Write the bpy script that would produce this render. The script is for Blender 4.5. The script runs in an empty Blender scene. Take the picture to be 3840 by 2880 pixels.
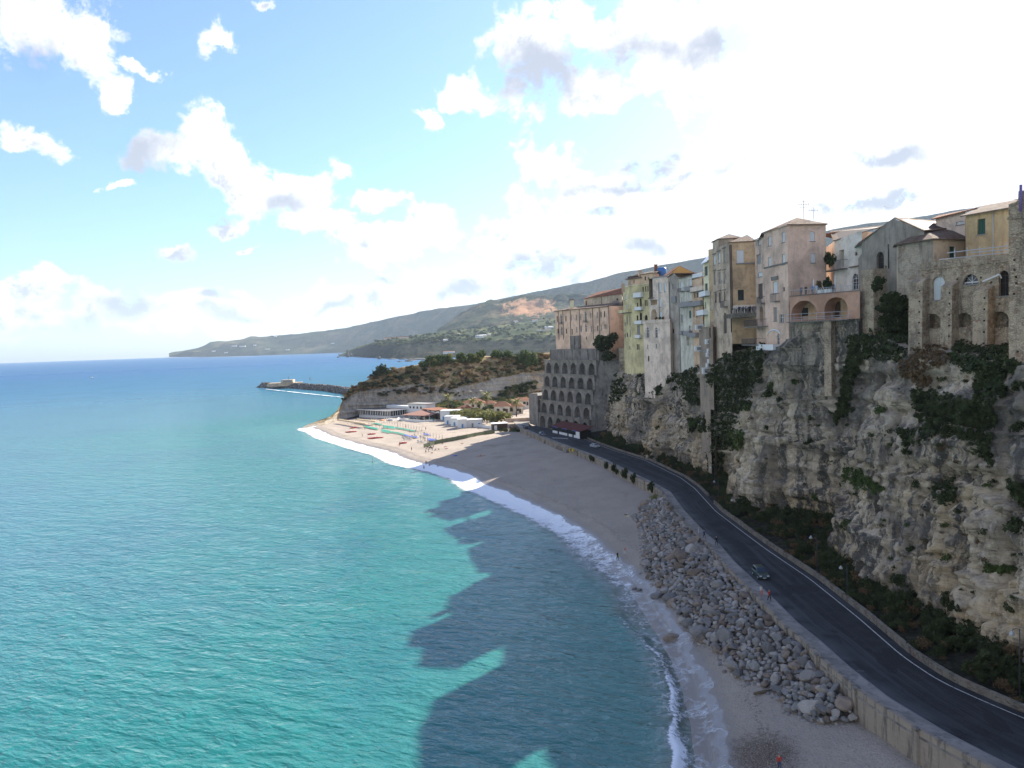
import bpy, bmesh, math, random
import numpy as np
from mathutils import Vector, Matrix, geometry
from mathutils.bvhtree import BVHTree
R = math.radians
random.seed(7); RNG = np.random.default_rng(7)
C = bpy.context.scene
COL = C.collection

# ------------------------------------------------------------------ camera
H = 44.0; F_PX = 2955.0
ROLL = math.atan(0.0343); PITCH = math.atan(153*math.cos(ROLL)/F_PX)
Fv = Vector((0, math.cos(PITCH), -math.sin(PITCH)))
R0 = Vector((1, 0, 0)); U0 = R0.cross(Fv)
Rv = R0*math.cos(ROLL) - U0*math.sin(ROLL)
Uv = U0*math.cos(ROLL) + R0*math.sin(ROLL)
cam_d = bpy.data.cameras.new('camera'); cam = bpy.data.objects.new('camera', cam_d); COL.objects.link(cam)
cam_d.sensor_width = 36; cam_d.lens = 36*F_PX/3840
cam_d.clip_start = 0.5; cam_d.clip_end = 60000
M = Matrix((( Rv.x, Uv.x, -Fv.x, 0), (Rv.y, Uv.y, -Fv.y, 0), (Rv.z, Uv.z, -Fv.z, H), (0, 0, 0, 1)))
cam.matrix_world = M
C.camera = cam
CAM = Vector((0, 0, H))

def ray(u, v):
    return Fv + Rv*((u-1920)/F_PX) - Uv*((v-1440)/F_PX)
def P(u, v, z=None, Y=None):
    """world point seen at photo pixel (u, v) on the level z or at the distance Y"""
    d = ray(u, v)
    t = (z-H)/d.z if z is not None else Y/d.y
    return CAM + d*t
def crop(ox, oy, s):
    return lambda x, y: (ox + x/s, oy + y/s)
K1 = crop(2000, 900, 2.073); K2 = crop(2600, 700, 2.37); K3 = crop(3140, 650, 2.2114)
K6 = crop(1980, 1050, 4.74); K7 = crop(2300, 980, 3.771); K8 = crop(2620, 780, 2.765)
K4 = crop(1000, 1250, 2.011); KB = crop(1250, 1480, 3.16); KS = crop(1900, 1500, 5.53)
KV = crop(0, 0, 0.57604)     # the whole photo as viewed

# ------------------------------------------------------------------ light, sky
SUN_AZ = math.atan2(1.02, 1.26); SUN_EL = R(31.7)
EXPOSURE = 1.62; SUN_W = 4.4; SKY_W = 0.10
sd = Vector((math.sin(SUN_AZ)*math.cos(SUN_EL), math.cos(SUN_AZ)*math.cos(SUN_EL), math.sin(SUN_EL)))
sl = bpy.data.lights.new('sun', 'SUN'); sl.energy = SUN_W; sl.angle = R(0.53); sl.color = (1.0, 0.925, 0.81)
so = bpy.data.objects.new('sun', sl); COL.objects.link(so)
so.rotation_euler = sd.to_track_quat('Z', 'Y').to_euler(); so.location = (200, 200, 300)
C.view_settings.view_transform = 'Standard'; C.view_settings.look = 'None'
C.view_settings.exposure = EXPOSURE; C.view_settings.gamma = 1
C.cycles.max_bounces = 6; C.cycles.diffuse_bounces = 3; C.cycles.glossy_bounces = 3
C.cycles.transmission_bounces = 3; C.cycles.transparent_max_bounces = 12; C.cycles.volume_bounces = 0
C.cycles.use_denoising = True

class NT:
    """small helper for writing node trees"""
    def __init__(s, nt): s.nt = nt; s.n = nt.nodes; s.l = nt.links
    def new(s, t, **kw):
        nd = s.n.new(t)
        for k, v in kw.items(): setattr(nd, k, v)
        return nd
    def put(s, sock, v):
        if v is None: return
        if hasattr(v, 'is_output') or isinstance(v, bpy.types.NodeSocket): s.l.new(v, sock)
        else:
            if isinstance(v, (tuple, list)) and sock.type == 'RGBA' and len(v) == 3: v = (*v, 1)
            sock.default_value = v
    def math(s, op, a, b=None, c=None, clamp=False):
        nd = s.new('ShaderNodeMath', operation=op, use_clamp=clamp)
        for i, x in enumerate((a, b, c)): s.put(nd.inputs[i], x)
        return nd.outputs[0]
    def vmath(s, op, a, b=None, c=None, out=0):
        nd = s.new('ShaderNodeVectorMath', operation=op)
        for i, x in enumerate((a, b, c)):
            if x is not None: s.put(nd.inputs[i], x)
        return nd.outputs[out]
    def noise(s, vec, scale, detail=4, rough=0.55, dist=0.0, out=0):
        nd = s.new('ShaderNodeTexNoise'); s.put(nd.inputs['Vector'], vec)
        nd.inputs['Scale'].default_value = scale; nd.inputs['Detail'].default_value = detail
        nd.inputs['Roughness'].default_value = rough; nd.inputs['Distortion'].default_value = dist
        return nd.outputs[out]
    def voro(s, vec, scale, feature='F1', out=0):
        nd = s.new('ShaderNodeTexVoronoi', feature=feature); s.put(nd.inputs['Vector'], vec)
        nd.inputs['Scale'].default_value = scale
        return nd.outputs[out]
    def ss(s, x, lo, hi, a=0.0, b=1.0):
        nd = s.new('ShaderNodeMapRange', interpolation_type='SMOOTHSTEP'); s.put(nd.inputs[0], x)
        for i, q in enumerate((lo, hi, a, b)): s.put(nd.inputs[i+1], q)
        return nd.outputs[0]
    def mix(s, f, a, b, mode='MIX'):
        nd = s.new('ShaderNodeMix', data_type='RGBA', blend_type=mode)
        s.put(nd.inputs[0], f); s.put(nd.inputs[6], a); s.put(nd.inputs[7], b)
        return nd.outputs[2]
    def scale_vec(s, vec, sc):
        return s.vmath('MULTIPLY', vec, sc)
    def bump(s, h, strength, dist, normal=None):
        nd = s.new('ShaderNodeBump'); s.put(nd.inputs['Height'], h)
        nd.inputs['Strength'].default_value = strength; nd.inputs['Distance'].default_value = dist
        if normal is not None: s.put(nd.inputs['Normal'], normal)
        return nd.outputs[0]

# sky: Nishita air with cumulus laid out by direction
W = bpy.data.worlds.new('World'); C.world = W; W.use_nodes = True
w = NT(W.node_tree); w.n.clear()
wout = w.new('ShaderNodeOutputWorld'); bg = w.new('ShaderNodeBackground')
sky = w.new('ShaderNodeTexSky', sky_type='NISHITA', sun_disc=False)
sky.sun_elevation = SUN_EL; sky.sun_rotation = SUN_AZ
sky.altitude = 40; sky.air_density = 1.0; sky.dust_density = 0.8; sky.ozone_density = 1.8
gen = w.new('ShaderNodeTexCoord').outputs['Generated']
sep = w.new('ShaderNodeSeparateXYZ'); w.l.new(gen, sep.inputs[0])
az = w.math('ARCTAN2', sep.outputs[0], sep.outputs[1]); el = w.math('ARCSINE', sep.outputs[2])
cmb = w.new('ShaderNodeCombineXYZ'); w.l.new(az, cmb.inputs[0]); w.l.new(el, cmb.inputs[1])
pv = cmb.outputs[0]
wn = w.noise(pv, 10.0, 6, 0.6, out=1); pvw = w.vmath('ADD', pv, w.vmath('MULTIPLY', w.vmath('SUBTRACT', wn, (0.5, 0.5, 0.5)), (0.13, 0.09, 0)))
def angles(x, y):
    d = ray(*KV(x, y)).normalized()
    return math.atan2(d.x, d.y), math.asin(d.z)
def blobs(lst, rot=0.0):
    """smallest scaled distance to a list of (x, y, rx, ry[, tilt]) ellipses given in the viewed photo"""
    acc = None
    for b in lst:
        a, e = angles(b[0], b[1]); k = 0.57604*F_PX
        rx, ry = b[2]/k, b[3]/k; th = R(b[4]) if len(b) > 4 else R(2.0)
        q = w.vmath('SUBTRACT', pvw, (a, e, 0))
        if abs(th) > 0.001:
            rt = w.new('ShaderNodeVectorRotate', rotation_type='Z_AXIS'); w.l.new(q, rt.inputs['Vector']); rt.inputs['Angle'].default_value = -th
            q = rt.outputs[0]
        L = w.vmath('LENGTH', w.vmath('MULTIPLY', q, (1/rx, 1/ry, 0)), out=1)
        acc = L if acc is None else w.math('SMOOTH_MIN', acc, L, 0.12)
    return acc
CL = [(80,30,185,85),(195,110,90,70,-25),(250,190,36,52,-50),(330,140,38,18,-20),(465,85,46,42,-25),(570,15,32,20),
      (35,298,78,36),(425,290,58,56),(345,322,78,42),(455,350,75,55),(560,400,115,55),(640,425,140,62),(705,378,48,36),(815,430,85,42),
      (920,470,70,45),(480,478,85,26),(265,400,38,10),(380,542,42,18),(540,526,42,12),(700,490,110,32),(860,520,160,55),
      (70,630,100,48),(40,690,160,45),(230,660,160,45),(430,652,120,40),(560,690,220,40),(800,655,250,55),(1000,625,210,50),
      (1000,185,75,55),(940,245,26,32,60),(1150,120,120,85),(1250,60,170,60),(1400,50,220,75),(1250,190,180,60,10),(1480,110,150,110),
      (1180,350,80,72),(1350,400,250,85),(1200,520,250,100),(1420,560,320,110),(1800,120,400,170),(1750,360,350,180),(2100,250,420,320),(1800,560,420,150),
      (2350,500,420,300),(2150,-100,600,260)]
GR = [(1180,150,150,55,12),(1370,110,150,42,8),(1480,95,110,45,10),(1400,392,190,16,2),(1400,360,70,30),(1390,530,95,26,6),(1480,465,34,24),(1130,595,60,38),(1215,590,70,32),
      (330,325,70,52),(620,450,75,34,8),(470,460,80,16),(620,525,42,15),(795,535,24,22),(1870,437,120,17,12),(1280,463,40,11),(60,100,60,40),(370,545,34,13),
      (60,630,24,30),(290,650,60,26),(100,715,110,20),(190,690,45,25),(520,680,70,22),(480,640,40,12),(720,660,60,12),(830,600,60,10),(1000,630,40,18),(1920,310,80,20)]
dc = blobs(CL); dg = blobs(GR)
n1 = w.noise(pv, 7.0, 12, 0.64, 0.25); n2 = w.noise(pv, 26.0, 9, 0.66, 0.3)
wob = w.math('ADD', w.math('MULTIPLY', w.math('SUBTRACT', n1, 0.5), 2.3), w.math('MULTIPLY', w.math('SUBTRACT', n2, 0.5), 2.3))
dens = w.math('ADD', w.math('SUBTRACT', 0.90, dc), wob)
# unseen cloud added beyond the view, denser low down, to lighten shaded walls
oc = w.noise(w.vmath('MULTIPLY', gen, (1, 1, 2.2)), 2.6, 9, 0.6, 0.2)
outside = w.math('MAXIMUM', w.ss(w.math('ABSOLUTE', az), 0.72, 0.95), w.ss(el, 0.62, 0.85))
thr = w.ss(el, 0.25, 0.95, 0.415, 0.56)
dens = w.math('MAXIMUM', dens, w.math('SUBTRACT', w.math('MULTIPLY', w.math('MULTIPLY', w.math('SUBTRACT', oc, thr), 6.0), outside), 0.001))
alpha = w.math('MULTIPLY', w.ss(dens, -0.06, 0.46), w.ss(el, -0.02, 0.05))
n3 = w.noise(w.vmath('ADD', pv, (3.3, 1.7, 0)), 10.0, 10, 0.62, 0.2)
gdens = w.math('ADD', w.math('SUBTRACT', 0.85, w.math('MULTIPLY', dg, 0.75)), w.math('ADD', w.math('MULTIPLY', w.math('SUBTRACT', n3, 0.5), 2.6), w.math('MULTIPLY', w.math('SUBTRACT', n2, 0.5), 0.9)))
gdens = w.math('MAXIMUM', gdens, w.math('SUBTRACT', w.math('MULTIPLY', w.math('SUBTRACT', dens, 0.9), outside), 0.1))
grey = w.ss(gdens, -0.20, 0.80)
n1s = w.noise(w.vmath('ADD', pv, (0.035, 0.045, 0)), 7.0, 12, 0.64, 0.25); n2s = w.noise(w.vmath('ADD', pv, (0.010, 0.014, 0)), 26.0, 9, 0.66, 0.3)
self_ = w.math('ADD', w.math('MULTIPLY', w.math('SUBTRACT', n1s, n1), 3.2), w.math('MULTIPLY', w.math('SUBTRACT', n2s, n2), 1.6))
thick = w.ss(dens, 0.10, 0.6)
grey = w.math('MAXIMUM', grey, w.math('MULTIPLY', w.math('MULTIPLY', w.ss(self_, -0.04, 0.42), thick), w.ss(az, 0.34, 0.02, 0.0, 0.9)))
WHITE = (4.2, 4.2, 4.2, 1); GREYC = (1.75, 1.98, 2.45, 1)
ccol = w.mix(w.math('MULTIPLY', grey, 0.9), WHITE, GREYC)
final = w.mix(alpha, w.mix(1.0, sky.outputs[0], (0.52, 0.63, 0.85, 1), 'MULTIPLY'), ccol)
w.l.new(final, bg.inputs[0]); bg.inputs[1].default_value = SKY_W
w.l.new(bg.outputs[0], wout.inputs[0])
W.cycles.sampling_method = 'MANUAL'; W.cycles.sample_map_resolution = 1024

# ------------------------------------------------------------------ helpers
def tag(o, label=None, cat=None, group=None, kind=None):
    if label: o['label'] = label
    if cat: o['category'] = cat
    if group: o['group'] = group
    if kind: o['kind'] = kind
    return o
def empty(name, loc, label, cat, group=None, rz=0):
    o = bpy.data.objects.new(name, None); COL.objects.link(o)
    o.location = loc; o.rotation_euler = (0, 0, rz); o.empty_display_size = 0.5
    return tag(o, label, cat, group)
def copy_tree(o, parent=None):
    c = o.copy(); COL.objects.link(c)
    if parent is not None: c.parent = parent
    for ch in list(o.children): copy_tree(ch, c)
    return c
def link(name, me, parent=None, at=None):
    o = bpy.data.objects.new(name, me); COL.objects.link(o)
    if parent is not None: o.parent = parent
    if at is not None: o.location = at
    return o
def mesh_np(name, V, Fq, mats, smooth=False, mi=None, attrs=None, uv=None):
    """mesh from numpy vertex and face arrays (all faces with the same number of corners)"""
    V = np.asarray(V, dtype=np.float32); Fq = np.asarray(Fq, dtype=np.int32)
    me = bpy.data.meshes.new(name); n, k = Fq.shape
    me.vertices.add(len(V)); me.vertices.foreach_set('co', V.ravel())
    me.loops.add(n*k); me.loops.foreach_set('vertex_index', Fq.ravel())
    me.polygons.add(n); me.polygons.foreach_set('loop_start', np.arange(0, n*k, k, dtype=np.int32))
    for m in (mats if isinstance(mats, (list, tuple)) else [mats]): me.materials.append(m)
    if mi is not None: me.polygons.foreach_set('material_index', np.asarray(mi, dtype=np.int32))
    me.polygons.foreach_set('use_smooth', np.full(n, smooth, dtype=bool))
    if uv is not None:
        l = me.uv_layers.new(name='UVMap'); l.data.foreach_set('uv', np.asarray(uv, dtype=np.float32)[Fq.ravel()].ravel())
    for nm, arr in (attrs or {}).items():
        a = me.attributes.new(nm, 'FLOAT', 'POINT'); a.data.foreach_set('value', np.asarray(arr, dtype=np.float32))
    me.update(calc_edges=True); me.validate()
    return me
def grid_faces(nr, nc):
    i = np.arange(nr-1)[:, None]*nc + np.arange(nc-1)[None, :]
    return np.stack([i, i+1, i+nc+1, i+nc], -1).reshape(-1, 4)

class MB:
    """collects shapes with material slots and links them as one mesh object"""
    def __init__(s): s.v = []; s.f = []; s.m = []; s.uv = []; s.mats = []; s.sm = []
    def mat(s, m):
        if m not in s.mats: s.mats.append(m)
        return s.mats.index(m)
    def face(s, pts, m, uv=None, smooth=False):
        b = len(s.v); s.v += [tuple(p) for p in pts]; s.f.append(list(range(b, b+len(pts)))); s.m.append(s.mat(m)); s.uv.append(uv); s.sm.append(smooth)
    def mesh(s, V, Fs, m, smooth=False):
        b = len(s.v); s.v += [tuple(p) for p in V]; k = s.mat(m)
        for f in Fs: s.f.append([b+i for i in f]); s.m.append(k); s.uv.append(None); s.sm.append(smooth)
    def box(s, c, size, m, rz=0.0, taper=1.0):
        x, y, z = (q/2 for q in size); cr, sr = math.cos(rz), math.sin(rz); V = []
        for dz in (-z, z):
            k = taper if dz > 0 else 1
            for dx, dy in ((-x, -y), (x, -y), (x, y), (-x, y)):
                V.append((c[0]+(dx*cr-dy*sr)*k, c[1]+(dx*sr+dy*cr)*k, c[2]+dz))
        s.mesh(V, [(0,3,2,1), (4,5,6,7), (0,1,5,4), (1,2,6,5), (2,3,7,6), (3,0,4,7)], m)
    def prism(s, poly, z0, z1, m, cap=True):
        n = len(poly); a = sum(poly[i][0]*poly[(i+1) % n][1]-poly[(i+1) % n][0]*poly[i][1] for i in range(n))
        if a < 0: poly = poly[::-1]
        V = [(p[0], p[1], z0) for p in poly] + [(p[0], p[1], z1) for p in poly]
        Fs = [(i, (i+1) % n, n+(i+1) % n, n+i) for i in range(n)]
        if cap: Fs += [tuple(range(n, 2*n)), tuple(range(n-1, -1, -1))]
        s.mesh(V, Fs, m)
    def tube(s, pts, r, m, n=6, cap=True):
        pts = [Vector(p) for p in pts]; rs = r if isinstance(r, (list, tuple)) else [r]*len(pts); V = []; Fs = []
        for i, p in enumerate(pts):
            t = (pts[min(i+1, len(pts)-1)] - pts[max(i-1, 0)]).normalized()
            a = t.cross(Vector((0, 0, 1)) if abs(t.z) < 0.9 else Vector((1, 0, 0))).normalized(); b = t.cross(a)
            for k in range(n):
                q = 2*math.pi*k/n; V.append(p + (a*math.cos(q) + b*math.sin(q))*rs[i])
        for i in range(len(pts)-1):
            for k in range(n): Fs.append((i*n+k, i*n+(k+1) % n, (i+1)*n+(k+1) % n, (i+1)*n+k))
        if cap: Fs += [tuple(range(n-1, -1, -1)), tuple(range((len(pts)-1)*n, len(pts)*n))]
        s.mesh(V, Fs, m, smooth=n > 5)
    def lathe(s, c, prof, m, n=12):
        V = []; Fs = []
        for r, z in prof:
            for k in range(n): q = 2*math.pi*k/n; V.append((c[0]+r*math.cos(q), c[1]+r*math.sin(q), c[2]+z))
        for i in range(len(prof)-1):
            for k in range(n): Fs.append((i*n+k, i*n+(k+1) % n, (i+1)*n+(k+1) % n, (i+1)*n+k))
        Fs += [tuple(range(n-1, -1, -1)), tuple(range((len(prof)-1)*n, len(prof)*n))]
        s.mesh(V, Fs, m, smooth=True)
    def data(s, name, origin=(0, 0, 0)):
        me = bpy.data.meshes.new(name); o = Vector(origin)
        me.from_pydata([tuple(Vector(p)-o) for p in s.v], [], s.f)
        for m in s.mats: me.materials.append(m)
        me.polygons.foreach_set('material_index', s.m); me.polygons.foreach_set('use_smooth', s.sm)
        if any(u is not None for u in s.uv):
            l = me.uv_layers.new(name='UVMap'); k = 0
            for u, f in zip(s.uv, s.f):
                for j in range(len(f)):
                    l.data[k].uv = u[j] if u else (0, 0); k += 1
        me.update(); return me
    def build(s, name, parent=None, origin=(0, 0, 0), at=None):
        return link(name, s.data(name, origin), parent, at)

# numpy gradient noise
_perm = np.random.default_rng(3).permutation(512)
_grad = np.random.default_rng(5).normal(size=(512, 3)); _grad /= np.linalg.norm(_grad, axis=1)[:, None]
def perlin(x, y, z):
    x, y, z = np.broadcast_arrays(np.asarray(x, float), np.asarray(y, float), np.asarray(z, float))
    xi, yi, zi = (np.floor(q).astype(int) for q in (x, y, z)); xf, yf, zf = x-xi, y-yi, z-zi
    fade = lambda t: t*t*t*(t*(t*6-15)+10)
    u, v, ww = fade(xf), fade(yf), fade(zf); out = 0
    for dx in (0, 1):
        for dy in (0, 1):
            for dz in (0, 1):
                h = _perm[(_perm[(_perm[(xi+dx) & 511] + yi+dy) & 511] + zi+dz) & 511]
                g = _grad[h]; d = g[..., 0]*(xf-dx) + g[..., 1]*(yf-dy) + g[..., 2]*(zf-dz)
                out = out + d*(u if dx else 1-u)*(v if dy else 1-v)*(ww if dz else 1-ww)
    return out*1.5
def fbm(x, y, z, o=4, g=0.5):
    s = 0; a = 1; t = 0
    for i in range(o):
        s = s + a*perlin(x*2**i+i*17.3, y*2**i+i*9.1, z*2**i); t += a; a *= g
    return s/t
def ridge(x, y, z, o=3):
    s = 0; a = 1; t = 0
    for i in range(o):
        s = s + a*(1-2*np.abs(perlin(x*2**i+i*7.7, y*2**i, z*2**i))); t += a; a *= 0.5
    return s/t
def worley(x, y, seed=0):
    """cell noise: distance gap to the cell border and a random value for each cell"""
    xi, yi = np.floor(x).astype(int), np.floor(y).astype(int); f1 = np.full(x.shape, 9.0); f2 = np.full(x.shape, 9.0); cid = np.zeros(x.shape)
    for dx in (-1, 0, 1):
        for dy in (-1, 0, 1):
            h = _perm[(_perm[(xi+dx+seed) & 511]+yi+dy) & 511]; px = xi+dx+0.5+0.42*_grad[h, 0]; py = yi+dy+0.5+0.42*_grad[h, 1]; d = np.hypot(x-px, y-py)
            new = d < f1; f2 = np.where(new, f1, np.minimum(f2, d)); cid = np.where(new, _grad[h, 2], cid); f1 = np.where(new, d, f1)
    return f2-f1, cid
def interp(xs, pts, j):
    pts = sorted(pts); return np.interp(xs, [p[0] for p in pts], [p[j] for p in pts])
def smooth_interp(xs, pts, j, r=3.0):
    a = 0
    for k in (-1, -0.5, 0, 0.5, 1): a = a + interp(np.asarray(xs)+k*r, pts, j)
    return a/5

# ------------------------------------------------------------------ materials
def material(name):
    m = bpy.data.materials.new(name); m.use_nodes = True; t = NT(m.node_tree); t.n.clear()
    out = t.new('ShaderNodeOutputMaterial'); b = t.new('ShaderNodeBsdfPrincipled'); t.l.new(b.outputs[0], out.inputs[0])
    t.b = b; t.out = out; t.m = m
    tc = t.new('ShaderNodeTexCoord'); t.obj = tc.outputs['Object']; t.uvc = tc.outputs['UV']
    t.pos = t.new('ShaderNodeNewGeometry').outputs['Position']
    t.rnd = t.new('ShaderNodeObjectInfo').outputs['Random']
    return t
def setb(t, col=None, rough=0.8, spec=0.3, normal=None, metal=None):
    if col is not None: t.put(t.b.inputs['Base Color'], col)
    t.put(t.b.inputs['Roughness'], rough); t.b.inputs['Specular IOR Level'].default_value = spec
    if normal is not None: t.put(t.b.inputs['Normal'], normal)
    if metal: t.b.inputs['Metallic'].default_value = metal
    return t.m
_plain = {}
def plain(name, col, rough=0.7, spec=0.3, metal=None, var=0.12, scale=6.0):
    """painted or plain stuff with slight mottling"""
    if name in _plain: return _plain[name]
    t = material(name); n = t.noise(t.pos, scale, 4)
    f = t.math('ADD', 1-var, t.math('MULTIPLY', n, 2*var))
    nd = t.new('ShaderNodeVectorMath', operation='SCALE'); nd.inputs[0].default_value = col; t.l.new(f, nd.inputs['Scale'])
    _plain[name] = setb(t, nd.outputs[0], rough, spec, metal=metal); return _plain[name]
def plaster(name, col, stain=(0.16, 0.15, 0.14), amount=0.5, patch=None, scale=1.0):
    """old render: blotches, rain streaks, flaked patches"""
    col = (min(0.80, col[0]*1.60), min(0.77, col[1]*1.50), min(0.72, col[2]*1.38)); stain = (stain[0]*1.1, stain[1]*1.02, stain[2]*0.95)
    t = material(name)
    big = t.noise(t.pos, 0.22*scale, 6, 0.6, 0.4); mid = t.noise(t.pos, 1.1*scale, 6, 0.65)
    st = t.math('ADD', t.math('MULTIPLY', t.noise(t.scale_vec(t.pos, (0.75, 0.75, 0.13)), 1.0*scale, 7, 0.72, 0.35), 0.75), t.math('MULTIPLY', t.noise(t.pos, 0.3*scale, 5, 0.65), 0.25)); fine = t.noise(t.pos, 9, 5, 0.65)
    dark = tuple(x*0.62 for x in col)
    c = t.mix(t.ss(big, 0.38, 0.66), (*col, 1), (*dark, 1))
    c = t.mix(t.math('MULTIPLY', t.ss(st, 0.50, 0.64), min(1, amount*1.05)), c, (*stain, 1))
    c = t.mix(t.math('MULTIPLY', t.ss(t.noise(t.vmath('ADD', t.pos, (9, 4, 2)), 0.45*scale, 7, 0.7, 0.5), 0.52, 0.62), min(0.85, 0.75*amount)), c, (*tuple(x*0.72 for x in (patch or stain)), 1))
    c = t.mix(t.math('MULTIPLY', t.ss(mid, 0.54, 0.66), 0.7*amount), c, (*(patch or (0.30, 0.26, 0.21)), 1))
    c = t.mix(t.math('MULTIPLY', t.ss(fine, 0.35, 0.7), 0.18), c, (*tuple(min(1, x*1.25) for x in col), 1))
    h = t.math('ADD', t.math('MULTIPLY', mid, 0.6), t.math('MULTIPLY', fine, 0.4))
    return setb(t, c, 0.93, 0.15, t.bump(h, 0.55, 0.10))
def rubble(name, light=(0.56, 0.445, 0.315), dark=(0.28, 0.225, 0.165), red=(0.30, 0.15, 0.09), sc=2.7):
    """rough masonry of odd stones with wide mortar"""
    t = material(name); wv = t.noise(t.pos, 1.3, 3, out=1)
    p = t.vmath('ADD', t.scale_vec(t.pos, (1, 1, 1.7)), t.scale_vec(wv, (0.35, 0.35, 0.35)))
    cell = t.voro(p, sc, out=1); edge = t.voro(p, sc, 'DISTANCE_TO_EDGE')
    hsv = t.new('ShaderNodeSeparateColor'); t.l.new(cell, hsv.inputs[0])
    c = t.mix(hsv.outputs[0], (*light, 1), (*dark, 1)); c = t.mix(t.math('MULTIPLY', t.ss(hsv.outputs[1], 0.80, 0.92), 0.7), c, (*red, 1))
    c = t.mix(t.ss(edge, 0.0, 0.07), (*tuple(x*0.55 for x in light), 1), c)
    big = t.noise(t.pos, 0.18, 6, 0.6); pl = t.noise(t.pos, 0.55, 6, 0.7, 0.6)
    c = t.mix(t.math('MULTIPLY', t.ss(pl, 0.44, 0.60), 0.85), c, (*tuple(x*1.05 for x in light), 1))
    st = t.noise(t.scale_vec(t.pos, (1.1, 1.1, 0.11)), 0.9, 6, 0.7)
    c = t.mix(t.math('MULTIPLY', t.ss(st, 0.50, 0.70), 0.6), c, (0.07, 0.065, 0.06, 1)); c = t.mix(t.math('MULTIPLY', t.ss(big, 0.5, 0.7), 0.35), c, (0.11, 0.105, 0.095, 1))
    h = t.math('ADD', t.ss(edge, 0, 0.14), t.math('MULTIPLY', t.noise(t.pos, 7, 4), 0.5))
    return setb(t, c, 0.95, 0.1, t.bump(h, 0.8, 0.12))
def tiles(name, a=(0.52, 0.27, 0.15), b=(0.36, 0.24, 0.16), pale=(0.55, 0.47, 0.36), aged=0.5):
    """rounded roof tiles in courses, laid out on the roof's own metre grid"""
    t = material(name); s = t.new('ShaderNodeSeparateXYZ'); t.l.new(t.uvc, s.inputs[0])
    cell = t.new('ShaderNodeCombineXYZ')
    iu = t.math('FLOOR', t.math('MULTIPLY', s.outputs[0], 3.6)); iv = t.math('FLOOR', t.math('MULTIPLY', s.outputs[1], 2.6))
    t.l.new(iu, cell.inputs[0]); t.l.new(iv, cell.inputs[1])
    wn = t.new('ShaderNodeTexWhiteNoise', noise_dimensions='3D'); t.l.new(cell.outputs[0], wn.inputs[0]); r = wn.outputs[0]
    c = t.mix(r, (*a, 1), (*b, 1)); big = t.noise(t.pos, 0.5, 5)
    c = t.mix(t.math('MULTIPLY', t.ss(r, 0.55, 0.95), aged), c, (*pale, 1)); c = t.mix(t.math('MULTIPLY', t.ss(big, 0.45, 0.7), aged*0.7), c, (0.20, 0.18, 0.15, 1))
    md = t.noise(t.pos, 1.7, 5, 0.7); c = t.mix(t.math('MULTIPLY', t.ss(md, 0.48, 0.62), 0.55), c, (*tuple(x*0.45 for x in b), 1))
    hu = t.math('ABSOLUTE', t.math('SINE', t.math('MULTIPLY', s.outputs[0], 3.6*math.pi)))
    fv = t.math('FRACT', t.math('MULTIPLY', s.outputs[1], 2.6))
    h = t.math('SUBTRACT', hu, t.math('MULTIPLY', fv, 0.35))
    return setb(t, c, 0.9, 0.2, t.bump(h, 0.9, 0.12))
def foliage(name, a, b, sc=0.8):
    t = material(name); n = t.noise(t.pos, sc, 3); n2 = t.noise(t.pos, sc*6, 2)
    c = t.mix(t.ss(n, 0.3, 0.7), (*a, 1), (*b, 1)); c = t.mix(t.math('MULTIPLY', t.rnd, 0.35), c, (*tuple(0.5*(x+y) for x, y in zip(a, b)), 1))
    c = t.mix(t.math('MULTIPLY', t.ss(n2, 0.55, 0.75), 0.5), c, (*tuple(min(1, x*1.7) for x in b), 1))
    m = setb(t, c, 0.75, 0.2); tr = t.new('ShaderNodeBsdfTranslucent'); t.l.new(c, tr.inputs[0])
    mx = t.new('ShaderNodeMixShader'); mx.inputs[0].default_value = 0.25
    t.l.new(t.b.outputs[0], mx.inputs[1]); t.l.new(tr.outputs[0], mx.inputs[2]); t.l.new(mx.outputs[0], t.out.inputs[0]); return m
def glass(name, col=(0.02, 0.025, 0.03)):
    t = material(name); return setb(t, (*col, 1), t.math('ADD', 0.05, t.math('MULTIPLY', t.noise(t.pos, 2), 0.1)), 0.6)

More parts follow.
